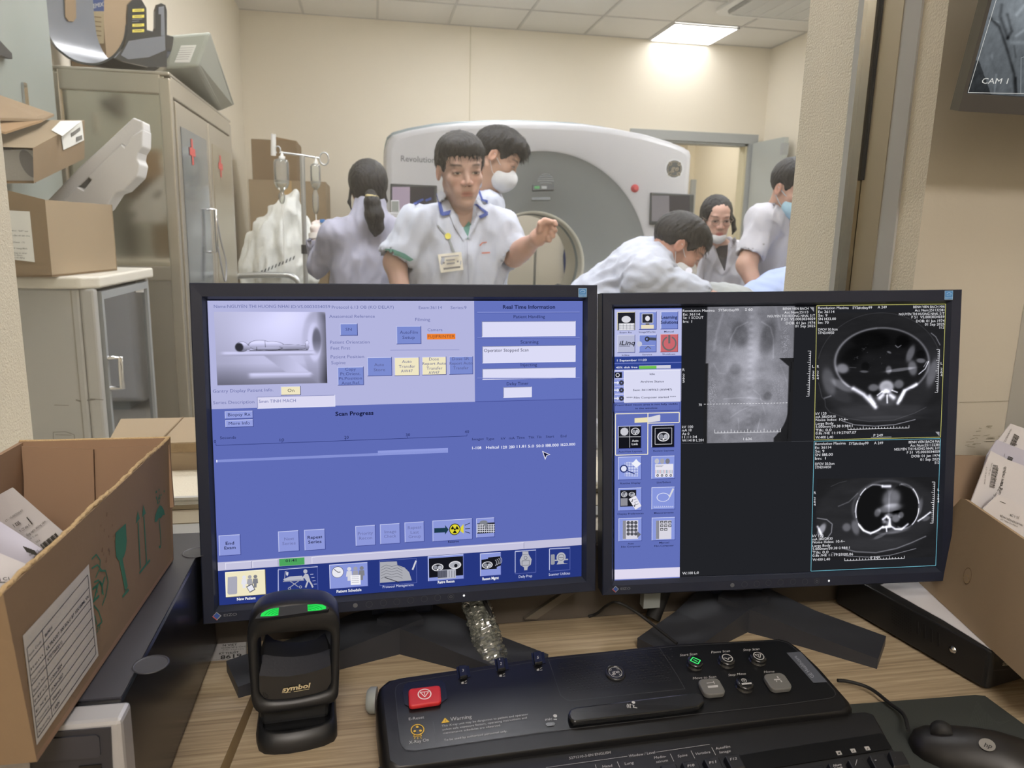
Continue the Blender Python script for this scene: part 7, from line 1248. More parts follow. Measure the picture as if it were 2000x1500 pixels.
# ================================================================== RIGHT SIDE
t = thing('video_recorder', 'flat black video recorder with side vents under the right carton', 'recorder', (.64, .68, DZ0))
c0 = Vector((.615, .596, 0)); db = Vector((.578-.615, .766-.596, 0)).normalized(); dr_ = Vector((db.y, -db.x, 0)); RL, RW, RZ = .20, .26, .795
P = lambda u, v, z: Vector((c0.x+dr_.x*u+db.x*v, c0.y+dr_.y*u+db.y*v, z))
dvm = mat('recorder_black', '161617', .5, bump=.12, bscale=900, bdist=.0003)
pl_ = [(.004, 0), (RW, 0), (RW, RL), (0, RL), (0, .006), (.001, .002)]; fr_ = Fr(c0, dr_, db, (0, 0, 1)); b = MB(); b.prism(fr_, pl_, DZ0+.003, RZ, dvm); b.build('case', t, fix=True, bevel=.002)
SV = Fr(c0, -db, (0, 0, 1), -dr_); b = MB(); vm = mat('vent_black', '070707', .7); vh = mat('vent_edge', '3a3a3b', .4); K13 = lambda x, y: (1280+x/2.7778, 1120+y/2.7778)
for i in range(4): x = 1420+i*38; y = 255+i*22; b.lpx(SV, [K13(x, y), K13(x+2, y+75)], 4.5, .0006, vm); b.lpx(SV, [K13(x+7, y+5), K13(x+9, y+78)], .7, .0008, vh)
for i in range(10):
    for j in range(7): x = 1282+i*11; y = 170+j*15+i*7; b.ppx(SV, [K13(x, y), K13(x+6, y+3), K13(x+6, y+9), K13(x, y+6)], .0006, vm)
b.build('vents', t)
b = MB(); kp = SV.uv(*K13(1614, 414)); b.lathe(SV.P(*kp, 0), -dr_, [(.0042, 0), (.0042, .0008), (.0030, .0012), (.0028, .0022), (.001, .0026)], 18, chrome); b.build('lock', t)
FV = Fr(c0, dr_, (0, 0, 1), -db); b = MB(); b.tpx(FV, 'alhua', *K13(1880, 502), *K13(2060, 478), 10, .0008, mat('recorder_lettering', 'a09a8c', .4), bold=.02, it=.1, up=(.2, -1)); b.lpx(FV, [K13(1835, 527), K13(2100, 500)], .9, .0006, vh); b.build('lettering', t)
z_ = RZ+.0012; q = [PX(x, y, Z=z_) for x, y in ((1720, 1142), (1805, 1128), (1950, 1262), (1936, 1268), (1842, 1210))]; q[1] += Vector((.03, .03, 0)); b = MB(); b.prism(WORLD, [(p.x, p.y) for p in q]+[(.70, .60), (.70, .70)][:0], RZ+.0003, RZ+.0010, paper); b.build('paper_sheet', None, 'blank white sheet lying on the video recorder beneath the carton', 'paper', fix=True)
t = thing('cardboard_box', 'open brown carton full of barcode papers on the video recorder', 'box', (.72, .65, RZ+.0015))
fb0, fb1 = PX(2000, 1328, Z=RZ+.0015), PX(1795, 1138, Z=RZ+.0015); ft0, ft1 = Vector((.6115, .56, .930)), PX(1885, 975, Y=.700); dd = (fb1-fb0).normalized(); fb0 = fb0-dd*.04; ft0 = PX(2000, 1050, Y=.60)-(ft1-PX(2000, 1050, Y=.60)).normalized()*.05
kw_ = mat('tan_corrugated_board', 'a48f74', .85, bump=.12, bscale=140, var=.05, vscale=14)
ft2 = PX(1868, 990, Y=.716); ft3 = ft2+Vector((.002, .030, -.0)); pts = [fb0, fb1, ft3-Vector((0, .0, .03)), ft2, ft1-Vector((0, -.008, .002)), ft1, ft0]
nrm = (fb1-fb0).cross(ft1-fb0).normalized(); nrm = nrm if nrm.x < 0 else -nrm; FB = Fr(fb0, dd, (0, 0, 1), nrm); pq = [((p-fb0).dot(FB.ex), (p-fb0).dot(FB.ey)) for p in pts]; b = MB(); b.prism(FB, pq, 0, -.004, kw_); fw = b.build('front_wall', t, fix=True)
b = MB(); c = FB.uv(1890, 1125); b.ring(FB, c, .0066, .0074, .0004, kr, 14, sq=1.3); 
for i in range(9): a = i*.7; b.line(FB, (c[0]+.006*math.cos(a), c[1]+.004+.004*math.sin(a)), (c[0]+.004*math.cos(a+1), c[1]+.003+.005*math.sin(a+1)), .0008, .0006, mat('torn_board_edge', 'b59c74', .95))
b.build('torn_spot', fw)
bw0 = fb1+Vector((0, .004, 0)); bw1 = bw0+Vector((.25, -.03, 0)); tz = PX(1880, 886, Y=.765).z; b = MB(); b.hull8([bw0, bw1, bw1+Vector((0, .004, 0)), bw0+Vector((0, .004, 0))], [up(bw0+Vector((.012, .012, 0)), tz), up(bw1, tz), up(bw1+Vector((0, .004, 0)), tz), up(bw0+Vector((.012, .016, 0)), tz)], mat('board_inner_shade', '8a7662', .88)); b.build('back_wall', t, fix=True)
b = MB(); b.prism(WORLD, [(fb0.x+.005, fb0.y), (fb1.x+.004, fb1.y), (fb1.x+.22, fb1.y-.03), (fb0.x+.22, fb0.y)], RZ+.0016, RZ+.004, kw_); b.build('bottom', t, fix=True)
K14 = lambda x, y: (1700+x/2.68, 800+y/2.68)
def env(label, pts, Ys, zsh=0): return [PX(*K14(*p), Y=y) for p, y in zip(pts, Ys)]
def env_obj(label, pts, Ys, draw, m=paper):
    q = env(label, pts, Ys); n = (q[1]-q[0]).cross(q[-1]-q[0]).normalized(); n = n if n.dot(CAM-q[0]) > 0 else -n; fr = Fr(q[0], q[1]-q[0], q[-1]-q[0], n); b = MB(); b.prism(fr, [((p-q[0]).dot(fr.ex), (p-q[0]).dot(fr.ey)) for p in q], 0, -.0012, m); o = b.build('printed_envelope', None, label, 'envelope', 'paper envelopes in the right carton', fix=True); b = MB(); draw(b, fr); b.build('print', o)
def bars(b, fr, p0, p1, n, L, wds=(1.2, .7, 1.0)):
    for i in range(n): k = i/(n-1); x = p0[0]+(p1[0]-p0[0])*k; y = p0[1]+(p1[1]-p0[1])*k; b.lpx(fr, [K14(x, y), K14(x+L[0], y+L[1])], wds[i % 3], .0004, ink)
def d1(b, fr): bars(b, fr, (752, 128), (728, 186), 12, (26, 14)); b.tpx(fr, '06700', *K14(748, 195), *K14(782, 145), 4.5, .0005, ink, up=(-.9, -.4)); b.tpx(fr, '11', *K14(758, 200), *K14(768, 184), 3, .0005, ink, up=(-.9, -.4)); [b.tpx(fr, 'Khoa CĐHA BN 2025', *K14(700+i*8, 172-i*2), *K14(736+i*5, 104-i*2), 1.8, .0005, ink, up=(-.9, -.4)) for i in range(2)]
def d2(b, fr): bars(b, fr, (722, 245), (714, 262), 5, (26, 10)); b.tpx(fr, '01234', *K14(700, 262), *K14(706, 232), 2, .0005, ink, up=(-1, -.3))
def d3(b, fr):
    bars(b, fr, (642, 290), (622, 405), 20, (26, 6)); b.tpx(fr, '0110210240', *K14(650, 412), *K14(672, 306), 4, .0005, ink, up=(-1, -.2)); b.tpx(fr, 'Trung tâm mạch', *K14(676, 470), *K14(712, 300), 6, .0005, ink, bold=.01, up=(-1, -.2)); b.tpx(fr, 'Cẩn quang', *K14(646, 470), *K14(694, 380), 4, .0005, ink, up=(-1, -.2)); b.tpx(fr, '2025-09-01 CT', *K14(600, 392), *K14(612, 300), 2.4, .0005, ink, up=(-1, -.2)); b.tpx(fr, 'số: 251132', *K14(622, 345), *K14(640, 280), 2.2, .0005, ink, up=(-1, -.2))
def d4(b, fr): b.tpx(fr, 'BỘ Y TẾ', *K14(730, 556), *K14(776, 574), 4, .0005, ink, up=(.35, -1)); b.tpx(fr, 'BỆNH VIỆN BẠCH MAI', *K14(678, 560), *K14(795, 612), 3.8, .0005, ink, up=(.35, -1)); b.tpx(fr, 'số: 1526 To Mạch', *K14(680, 576), *K14(770, 616), 2.6, .0005, ink, up=(.35, -1)); b.lpx(fr, [K14(678, 480), K14(708, 492)], 1, .0005, ink)
env_obj('white envelope with a bold barcode, farthest back in the right carton', ((664, 168), (736, 74), (900, 130), (860, 400), (600, 400)), (.745, .745, .745, .745, .745), d1)
env_obj('pale grey envelope with a small barcode, second from the back of the right carton', ((610, 240), (664, 158), (900, 250), (860, 450), (560, 430)), (.735, .735, .735, .735, .735), d2, paper_b)
env_obj('white envelope with vertical barcode and large words, third from the back', ((520, 500), (630, 215), (720, 262), (900, 330), (850, 560), (640, 560)), (.725, .725, .725, .725, .725, .725), d3)
env_obj('white hospital letter with slanted heading, nearest in the right carton', ((590, 520), (672, 444), (740, 470), (900, 550), (850, 700), (690, 640)), (.712, .712, .712, .712, .712, .712), d4)
# ------------------------------------------------------------------ wall monitor CAM 1
t = thing('wall_monitor', 'dark tilted camera monitor on the wall reading CAM 1, cut by the frame', 'monitor', (.70, .74, 1.33))
tt = math.atan2(.66*.0+.019, .096); ey_ = Vector((0, -math.sin(tt), math.cos(tt))); p0 = PX(1872, 217, Y=.70); WFm = Fr(p0, (1, 0, 0), ey_); frm = mat('wall_monitor_frame', '3f3d3b', .45); frs = mat('wall_monitor_edge', '57564f', .45)
Wm, Hm = .40, .30; K15 = lambda x, y: (1840+x/6.25, y/6.25); ix, iy = WFm.uv(*K15(316, 1132)); b = MB()
def r4(a, c, d, e, w): return [WFm.P(a, d, w), WFm.P(c, d, w), WFm.P(c, e, w), WFm.P(a, e, w)]
rg = [r4(ix, Wm-.012, iy, Hm-.012, -.002), r4(ix-.001, Wm-.011, iy-.001, Hm-.011, 0), r4(0, Wm, 0, Hm, 0)]; vs = [p for r in rg for p in r]; b.add(vs, [(k*4+i, k*4+(i+1) % 4, (k+1)*4+(i+1) % 4, (k+1)*4+i)[::-1] for k in range(2) for i in range(4)], frm)
rg = [r4(0, Wm, 0, Hm, 0), r4(-.003, Wm+.003, .001, Hm+.003, -.009), r4(.05, Wm-.05, .05, Hm-.05, -.034)]; vs = [p for r in rg for p in r]; b.add(vs, [(k*4+i, k*4+(i+1) % 4, (k+1)*4+(i+1) % 4, (k+1)*4+i)[::-1] for k in range(2) for i in range(4)]+[(8, 9, 10, 11)[::-1]], frs); b.build('frame', t)
def camimg(x, y):
    X, Y = (x-1840)*6.25, y*6.25; g = 108+noise2(X.shape, 3, 4)-18*np.clip((Y-300)/900, 0, 1)+30*S_(E_(X, Y, 950, 100, 250, 260), .3)
    for p, w_, d in ((((600, 230), (700, 330), (780, 560), (880, 900), (890, 1130)), 20, -45), (((730, 60), (710, 200), (800, 460)), 24, -40), (((800, 180), (850, 380), (800, 470)), 20, -42), (((850, 520), (1000, 520)), 26, 22), (((880, 560), (900, 700)), 12, -20), (((900, 440), (1000, 370)), 18, 28), (((910, 180), (1000, 70)), 22, 26), (((660, 910), (640, 1130)), 12, 26), (((900, 950), (910, 1130)), 14, -35), (((690, 270), (620, 240)), 8, 18)): g += d*seg(X, Y, p, w_)
    g -= 42*((Y > 740)*(X < 450+(Y-740)*.36)*1.0); g += 20*S_(E_(X, Y, 610, 690, 16, 30), .3); return np.stack([g*.95, g, g*1.04], -1)
b = MB(); b.poly(WFm, [(ix, iy), (Wm-.012, iy), (Wm-.012, Hm-.012), (ix, Hm-.012)], -.0016, emit('60666a')); scn = b.build('screen', t)
u1 = WFm.uv(2040, 180)[0]; v1 = WFm.uv(1930, -40)[1]
def camgrid():
    n = 170; U, Vv = np.meshgrid(np.linspace(ix, u1, n), np.linspace(iy, v1, n)); pts = np.array(WFm.O)+U[..., None]*np.array(WFm.ex)+Vv[..., None]*np.array(WFm.ey)+np.array(WFm.n)*-.0012
    d = pts-np.array(CAM); xr = d@np.array(_rt); yr = d@np.array(_up); zr = d@np.array(_fw); g = camimg(1000+F_PX*xr/zr, 750-F_PX*yr/zr); g = np.clip(g, 0, 255)/255; g = ((g+.055)/1.055)**2.4
    me = bpy.data.meshes.new('camera_picture'); idx = np.arange(n*n).reshape(n, n); q = np.stack([idx[:-1, :-1], idx[:-1, 1:], idx[1:, 1:], idx[1:, :-1]], -1).reshape(-1, 4); me.from_pydata(pts.reshape(-1, 3).tolist(), [], q.tolist()); a = me.color_attributes.new('Col', 'FLOAT_COLOR', 'POINT'); c4 = np.ones((n*n, 4), np.float32); c4[:, :3] = g.reshape(-1, 3); a.data.foreach_set('color', c4.ravel()); return link_mesh('camera_picture', me, emit_attr(), scn)
camgrid()
b = MB(); b.lpx(WFm, [K15(660, 0), K15(318, 1130), K15(1000, 1142)], .9, -.0008, emit('d8d8d4')); b.tpx(WFm, 'CAM 1', *K15(478, 1020), *K15(795, 1024), 11.5, -.0006, emit('d4d4d0'), it=.02, up=(.28, -1)); b.lpx(WFm, [K15(1010, 690), K15(965, 705), K15(960, 1140)], .8, -.0008, emit('9aa0a2')); b.build('camera_caption', scn)
b = MB(); b.box((p0.x+.22, .775, 1.47), (.10, .065, .10), frm); b.build('wall_mount', t)
# ================================================================== PEOPLE (smoothly blended body surfaces)
class Sdf:
    def __init__(s, lo, hi, h):
        s.lo = np.array(lo, float); s.h = h; s.n = np.maximum(4, np.ceil((np.array(hi)-s.lo)/h).astype(int)+1); s.f = np.full(s.n, .25, np.float32)
        s.ax = [s.lo[i]+h*np.arange(s.n[i]) for i in range(3)]
    def sub(s, lo, hi, m):
        sl = []
        for i in range(3):
            a = int(max(0, math.floor((lo[i]-m-s.lo[i])/s.h))); b = int(min(s.n[i], math.ceil((hi[i]+m-s.lo[i])/s.h)+1))
            if b <= a: return None
            sl.append(slice(a, b))
        return tuple(sl), [s.ax[0][sl[0]][:, None, None], s.ax[1][sl[1]][None, :, None], s.ax[2][sl[2]][None, None, :]]
    def mix(s, sl, d, k, op):
        f = s.f[sl]; d = d.astype(np.float32)
        if op == 'u': h = np.clip(.5+.5*(d-f)/k, 0, 1); s.f[sl] = d*(1-h)+f*h-k*h*(1-h)
        elif op == 's': h = np.clip(.5-.5*(f+d)/k, 0, 1); s.f[sl] = f*(1-h)-d*h+k*h*(1-h)
        elif op == 'i': s.f[sl] = np.maximum(f, d)
    def ell(s, c, r, R=None, k=.02, op='u'):
        c = np.array(c, float); m = max(r); q = s.sub(c-m, c+m, k+.03)
        if q is None: return s
        sl, (x, y, z) = q; X, Y, Z = x-c[0], y-c[1], z-c[2]
        if R is not None: X, Y, Z = (R[0][0]*X+R[0][1]*Y+R[0][2]*Z, R[1][0]*X+R[1][1]*Y+R[1][2]*Z, R[2][0]*X+R[2][1]*Y+R[2][2]*Z)
        k0 = np.sqrt((X/r[0])**2+(Y/r[1])**2+(Z/r[2])**2); k1 = np.sqrt((X/r[0]**2)**2+(Y/r[1]**2)**2+(Z/r[2]**2)**2)+1e-9
        s.mix(sl, k0*(k0-1)/k1, k, op); return s
    def cap(s, a, b, ra, rb, k=.02, op='u', flat=None, fl=1):
        a = np.array(a, float); b = np.array(b, float); m = max(ra, rb)*max(1, 1/fl); q = s.sub(np.minimum(a, b)-m, np.maximum(a, b)+m, k+.03)
        if q is None: return s
        sl, (x, y, z) = q; ab = b-a; L = max(1e-9, float(ab@ab)); t = np.clip(((x-a[0])*ab[0]+(y-a[1])*ab[1]+(z-a[2])*ab[2])/L, 0, 1)
        dx, dy, dz = x-a[0]-t*ab[0], y-a[1]-t*ab[1], z-a[2]-t*ab[2]; dd = dx*dx+dy*dy+dz*dz
        if flat is not None: w = dx*flat[0]+dy*flat[1]+dz*flat[2]; dd = dd+(1/fl**2-1)*w*w
        s.mix(sl, np.sqrt(dd)-(ra+(rb-ra)*t), k, op); return s
    def chain(s, ps, rs, k=.012, **kw):
        for i in range(len(ps)-1): s.cap(ps[i], ps[i+1], rs[i], rs[i+1], k, **kw)
        return s
    def nets(s):
        f = s.f; f = np.pad(f, 1, constant_values=.25); g = f < 0; n = np.array(f.shape)-1; corner = [(i, j, k) for i in (0, 1) for j in (0, 1) for k in (0, 1)]
        sl = lambda o: tuple(slice(o[a], n[a]+o[a]) for a in range(3)); cnt = sum(g[sl(c)].astype(np.int8) for c in corner); act = (cnt > 0) & (cnt < 8); ids = np.full(n, -1, np.int64); idx = np.argwhere(act); ids[act] = np.arange(len(idx))
        acc = np.zeros((len(idx), 3)); num = np.zeros(len(idx)); I, J, K = idx.T
        for a in corner:
            for ax in range(3):
                if a[ax]: continue
                b = list(a); b[ax] = 1; fa = f[I+a[0], J+a[1], K+a[2]]; fb = f[I+b[0], J+b[1], K+b[2]]; m = (fa < 0) != (fb < 0); t = np.where(m, fa/(fa-fb+1e-12), 0); p = np.array(a, float)[None, :].repeat(len(idx), 0); p[:, ax] = t; acc += p*m[:, None]; num += m
        v = (idx+acc/num[:, None]-1)*s.h+s.lo; F = []
        for ax in range(3):
            o1, o2 = [(1, 2), (2, 0), (0, 1)][ax]; A = g; q = [slice(0, None)]*3; q1 = list(q); q1[ax] = slice(0, -1); q2 = list(q); q2[ax] = slice(1, None); d = A[tuple(q1)].astype(int)-A[tuple(q2)].astype(int); e = np.argwhere(d != 0); sg = d[tuple(e.T)]
            ok = (e[:, o1] > 0) & (e[:, o2] > 0) & (e[:, o1] < n[o1]) & (e[:, o2] < n[o2]); e = e[ok]; sg = sg[ok]
            def cell(d1, d2): c = e.copy(); c[:, o1] -= d1; c[:, o2] -= d2; return ids[c[:, 0], c[:, 1], c[:, 2]]
            q = np.stack([cell(1, 1), cell(0, 1), cell(0, 0), cell(1, 0)], 1); q[sg < 0] = q[sg < 0][:, ::-1]; F.append(q)
        F = np.concatenate(F); return v, F[(F >= 0).all(1)]
def relax(v, F, it=2):
    e = np.concatenate([F[:, [0, 1]], F[:, [1, 2]], F[:, [2, 3]], F[:, [3, 0]]]); 
    for _ in range(it):
        a = np.zeros_like(v); c = np.zeros(len(v)); np.add.at(a, e[:, 0], v[e[:, 1]]); np.add.at(a, e[:, 1], v[e[:, 0]]); np.add.at(c, e[:, 0], 1); np.add.at(c, e[:, 1], 1); v = v*.45+.55*a/np.maximum(c, 1)[:, None]
    return v
def vnorm(v, F):
    n = np.cross(v[F[:, 2]]-v[F[:, 0]], v[F[:, 3]]-v[F[:, 1]]); N = np.zeros_like(v)
    for i in range(4): np.add.at(N, F[:, i], n)
    return N/np.maximum(np.linalg.norm(N, axis=1), 1e-12)[:, None]
_rg = np.random.RandomState(3); _W = [(_rg.randn(3), _rg.rand()*6.28, _rg.rand()*6.28) for _ in range(24)]
def wav(v, freq, n=8, o=0, st=None):
    x = v if st is None else v*np.array(st); s = np.zeros(len(v))
    for d, p, _ in _W[o:o+n]: s += np.sin(x@(d*freq)+p+1.3*np.sin(x@(np.roll(d, 1)*freq*.5)+_))
    return s/n**.5
def np_mesh(name, parts, m, parent=None, col=None, smooth=True, **kw):
    vs = []; fs = []; cs = []; o = 0
    for p in parts: vs.append(p[0]); fs.append(p[1]+o); o += len(p[0]); cs.append(p[2] if len(p) > 2 else np.tile([.5, .5, .5], (len(p[0]), 1)))
    v = np.concatenate(vs); F = np.concatenate(fs); me = bpy.data.meshes.new(name); me.vertices.add(len(v)); me.vertices.foreach_set('co', v.astype(np.float32).ravel()); me.loops.add(F.size); me.loops.foreach_set('vertex_index', F.ravel().astype(np.int32)); me.polygons.add(len(F)); me.polygons.foreach_set('loop_start', np.arange(0, F.size, 4, dtype=np.int32)); me.update(calc_edges=True)
    if col: a = me.color_attributes.new('Col', 'FLOAT_COLOR', 'POINT'); c = np.ones((len(v), 4), np.float32); c[:, :3] = np.concatenate(cs); a.data.foreach_set('color', c.ravel())
    return link_mesh(name, me, m, parent, smooth=smooth, **kw)
def skin_mat():
    m = mat('skin', 'c69a80', .5, spec=.35, bump=.08, bscale=400)
    nt = m.node_tree; a = nt.nodes.new('ShaderNodeAttribute'); a.attribute_name = 'Col'; nt.links.new(a.outputs[0], nt.nodes['Principled BSDF'].inputs['Base Color']); nt.nodes['Principled BSDF'].inputs['Subsurface Weight'].default_value = .08; nt.nodes['Principled BSDF'].inputs['Subsurface Scale'].default_value = .01; return m
SKIN = skin_mat(); HAIR = mat('black_hair', '111216', .5, bump=.8, bscale=60, stretch=(6, 6, 1), bdist=.004, spec=.4)
coat_w = mat('white_coat_cloth', 'afb5c3', .85, bump=.25, bscale=45, bdist=.006, sheen=.1); coat_l = mat('lilac_white_cloth', 'a2a3b4', .85, bump=.25, bscale=40, bdist=.006); coat_g = mat('soft_white_cloth', 'b4b4bb', .85, bump=.2, bscale=45, bdist=.006); trou = mat('dark_trousers', '3a4048', .85); shoe = mat('shoe_rubber', '2a2a2c', .6)
blue_tr = mat('blue_piping', '34488c', .8); tee = mat('green_undershirt', '5c8a80', .85); maskw = mat('white_face_mask', 'd2d4d6', .8, bump=.1, bscale=120); maskb = mat('blue_face_mask', '9fc0cf', .8, bump=.15, bscale=120)
def head_sdf(fem):
    s = Sdf((-.10, -.125, -.215), (.10, .135, .15), .0030); w = .93 if fem else 1
    s.ell((0, -.012, .040), (.074*w, .092, .082), k=.01); s.ell((0, .040, .050), (.060*w, .048, .048), k=.02); s.ell((0, .030, -.015), (.057*w, .058, .080)); s.ell((0, .030, -.058), (.040*w, .050, .044)); s.ell((0, .070, -.090), (.018 if not fem else .015, .018, .016), k=.02)
    for q in (-1, 1):
        s.cap((q*.045*w, 0, -.036), (q*.014, .064, -.088), .014, .011, .02); s.ell((q*.039*w, .060, -.014), (.021, .020, .019), k=.02); s.ell((q*.024, .066, -.050), (.018, .018, .018), k=.02)
    s.cap((-.034, .079, .031), (.034, .079, .031), .0095, .0095, .014)
    for q in (-1, 1): s.ell((q*.031, .100, .009), (.017, .016, .013), k=.012, op='s'); s.ell((q*.031, .0725, .009), (.0165, .0150, .0125), k=.004); s.cap((q*.018, .0850, .0165), (q*.046, .0790, .0150), .0034, .0030, .005)
    s.cap((0, .084, .018), (0, .0985, -.020), .0070, .0100, .010)
    for q in (-1, 1): s.ell((q*.012, .091, -.025), (.0085, .010, .0080), k=.006); s.ell((q*.0065, .099, -.0325), (.0035, .005, .0030), k=.003, op='s')
    s.cap((-.019, .082, -.053), (.019, .082, -.053), .0058, .0058, .008); s.cap((-.016, .082, -.064), (.016, .082, -.064), .0070, .0070, .008); s.cap((-.021, .0905, -.0585), (.021, .0905, -.0585), .0018, .0018, .004, 's'); s.ell((0, .088, -.077), (.016, .008, .006), k=.008, op='s')
    for q in (-1, 1): s.ell((q*.074*w, -.006, .002), (.0085, .017, .027), k=.006); s.ell((q*.081*w, -.003, .005), (.005, .010, .017), k=.006, op='s')
    s.cap((0, -.028, -.05), (0, -.040, -.21), .050*w, .055*w, .03); s.cap((0, .02, -.10), (0, -.02, -.2), .03, .045, .03)
    return s.nets()
_H = {}
def mixc(c, new, a): return c*(1-a[:, None])+np.array(srgb(new))[None, :]*a[:, None]
def face_cols(v, base, fem):
    n = len(v); c = np.tile(srgb(base), (n, 1)); x, y, z = v.T; ax = np.abs(x); fr = y > .05
    g = lambda cx, cz, rx, rz, p=2: np.exp(-(np.abs((ax-cx)/rx)**p+np.abs((z-cz)/rz)**p))
    c = mixc(c, 'b97f6c', .35*g(.030, -.022, .022, .020)*fr+.35*(ax > .074)*(y < .03)); c = mixc(c, 'a0675c' if not fem else 'b05a58', .85*np.exp(-((ax/.020)**4+((z+.0585)/.0095)**4))*(y > .07)); c = mixc(c, '5a3530', .8*np.exp(-((ax/.020)**4+((z+.0585)/.0016)**2))*(y > .07))
    bz = .0305+.0035*np.clip(1-((ax-.036)/.022)**2, -1, 1); c = mixc(c, '2c2422', .9*np.exp(-(np.abs((ax-.034)/.018)**6+((z-bz)/(.0042 if not fem else .0028))**2))*fr)
    c = mixc(c, '7d6258', .45*g(.031, .010, .020, .012)*fr); c = mixc(c, 'b9aea6', 1.0*(g(.031, .0075, .0125, .0034, 4) > .35)*fr); c = mixc(c, '1c1512', 1.0*((np.hypot(ax-.031, (z-.0075)*1.0) < .0058) & (np.abs(z-.0075) < .0038))*fr); c = mixc(c, '2a1e1c', .9*np.exp(-(np.abs((ax-.032)/.0145)**6+((z-(.0118-22*(ax-.031)**2))/.0026)**2))*fr); c = mixc(c, '7a5548', .35*g(.032, .018, .016, .004)*fr)
    c = mixc(c, '4a2c26', .9*np.exp(-(((ax-.0065)/.003)**2+((z+.033)/.0024)**2))*(y > .085)); return c
def rotm(fwd, upv):
    f = Vector(fwd).normalized(); r = f.cross(Vector(upv)).normalized(); u = r.cross(f); return np.array([list(r), list(f), list(u)])     # rows: right, forward, up
def hair_sdf(kind):
    s = Sdf((-.13, -.16, -.12), (.13, .16, .18), .0036)
    if kind in ('short', 'volume'):
        s.ell((0, -.014, .046), (.082, .101, .086), k=.01)
        if kind == 'volume': s.ell((0, .012, .082), (.078, .090, .062), k=.02); s.ell((.01, .060, .085), (.060, .045, .036), k=.02)
        else: s.ell((0, .005, .078), (.074, .088, .056), k=.02)
    else: s.ell((0, -.016, .042), (.083, .103, .088), k=.01); s.ell((0, -.05, .0), (.070, .066, .080), k=.03)
    x, y, z = np.meshgrid(*[a.astype(np.float32) for a in s.ax], indexing='ij'); ax = np.abs(x)
    if kind in ('short', 'volume'): hz = np.interp(y, [-.12, -.075, -.035, -.005, .012, .030, .048, .062, .09], [-.055, -.05, -.022, .030, .028, .002, .030, .058, .060])
    else: hz = np.interp(y, [-.12, -.05, -.01, .02, .05, .075, .1], [-.075, -.07, -.04, .0, .045, .070, .074])-.030*(ax > .035)*np.clip((ax-.035)/.03, 0, 1)*(y > .03)
    hz = hz+.0045*np.sin(x*420+2*np.sin(y*90))*(y > -.02)+.003*np.sin(x*900+y*700)
    s.f = np.maximum(s.f, (hz-z).astype(np.float32)*.8)
    s.f += (.0016*np.sin(x*260+3*np.sin(z*60)+y*90)*np.sin(y*230+2*np.sin(x*80))+.0012*np.sin(x*640+z*120)*np.sin(y*520)).astype(np.float32); return s.nets()
def strands(base, num, L, r, seed, sel=None, drop=.6):
    rs = np.random.RandomState(seed); v, F = base; N = vnorm(v, F); k = np.arange(len(v)); k = k[v[:, 2] > .03] if sel is None else k[sel(v)]; out_v = []; out_f = []; o = 0
    for i in rs.choice(k, min(num, len(k)), replace=False):
        p = v[i]-N[i]*.003; d = N[i]*.10+np.array([rs.randn()*.2, .45+rs.randn()*.2, -drop+rs.randn()*.15]); d -= N[i]*min(0, 0)+N[i]*max(0, d@N[i]-.22); d /= np.linalg.norm(d); ln = L*(.5+rs.rand()); a = np.cross(d, [0, 0, 1.]); a /= np.linalg.norm(a)+1e-9; b = np.cross(d, a); m = p+d*ln*.5+np.array([0, 0, .0015]); e = p+d*ln+np.array([0, 0, -ln*.25]); rr = r*(.7+.6*rs.rand())
        q = [p+(a*math.cos(t)+b*math.sin(t))*rr for t in (0, 2.1, 4.2)]+[m+(a*math.cos(t)+b*math.sin(t))*rr*.8 for t in (0, 2.1, 4.2)]+[e, e, e]; q[7] = e+a*rr*.1; q[8] = e+b*rr*.1; out_v += q
        for lv in (0, 3):
            for t in range(3): out_f.append([o+lv+t, o+lv+(t+1) % 3, o+lv+3+(t+1) % 3, o+lv+3+t])
        o += 9
    return np.array(out_v), np.array(out_f)
for fem in (0, 1): vv, FF = head_sdf(fem); _H[fem] = (relax(vv, FF, 1), FF)
_HR = {k: (lambda q: (relax(q[0], q[1], 1), q[1]))(hair_sdf(k)) for k in ('short', 'volume', 'long')}
def A3(p): return np.array([p[0], p[1], p[2]], float)
class Person:
    def __init__(s, label, hp, Yh, fwd, upv, base='c3a090', fem=0, hair='short', sc=1.0, foot=None):
        s.O = A3(PX(*hp, Y=Yh)); s.R = rotm(fwd, upv); s.fem = fem; s.base = base; s.sc = sc; s.t = thing('person', label, 'person', foot); s.parts = []; v, F = _H[fem]
        s.parts.append((v@s.R*sc+s.O, F, face_cols(v, base, fem))); s.hk = hair; s.foot = foot
    def L(s, x, y, z): return np.array([x, y, z])@s.R*s.sc+s.O
    def add_hair(s, extra=None, num=900, L=.016, seed=1, drop=.5):
        h = _HR[s.hk]; ps = [(h[0]@s.R*s.sc+s.O, h[1])]; q = strands(h, num, L, .0011, seed, drop=drop); ps.append((q[0]@s.R*s.sc+s.O, q[1])); ps += extra or []
        return np_mesh('hair', ps, HAIR, s.t)
    def skin(s, sd):
        v, F = sd.nets(); v = relax(v, F, 1); s.parts.append((v, F, np.tile(srgb(s.base), (len(v), 1)))); return v, F
    def body(s): return np_mesh('body', s.parts, SKIN, s.t, col=True)
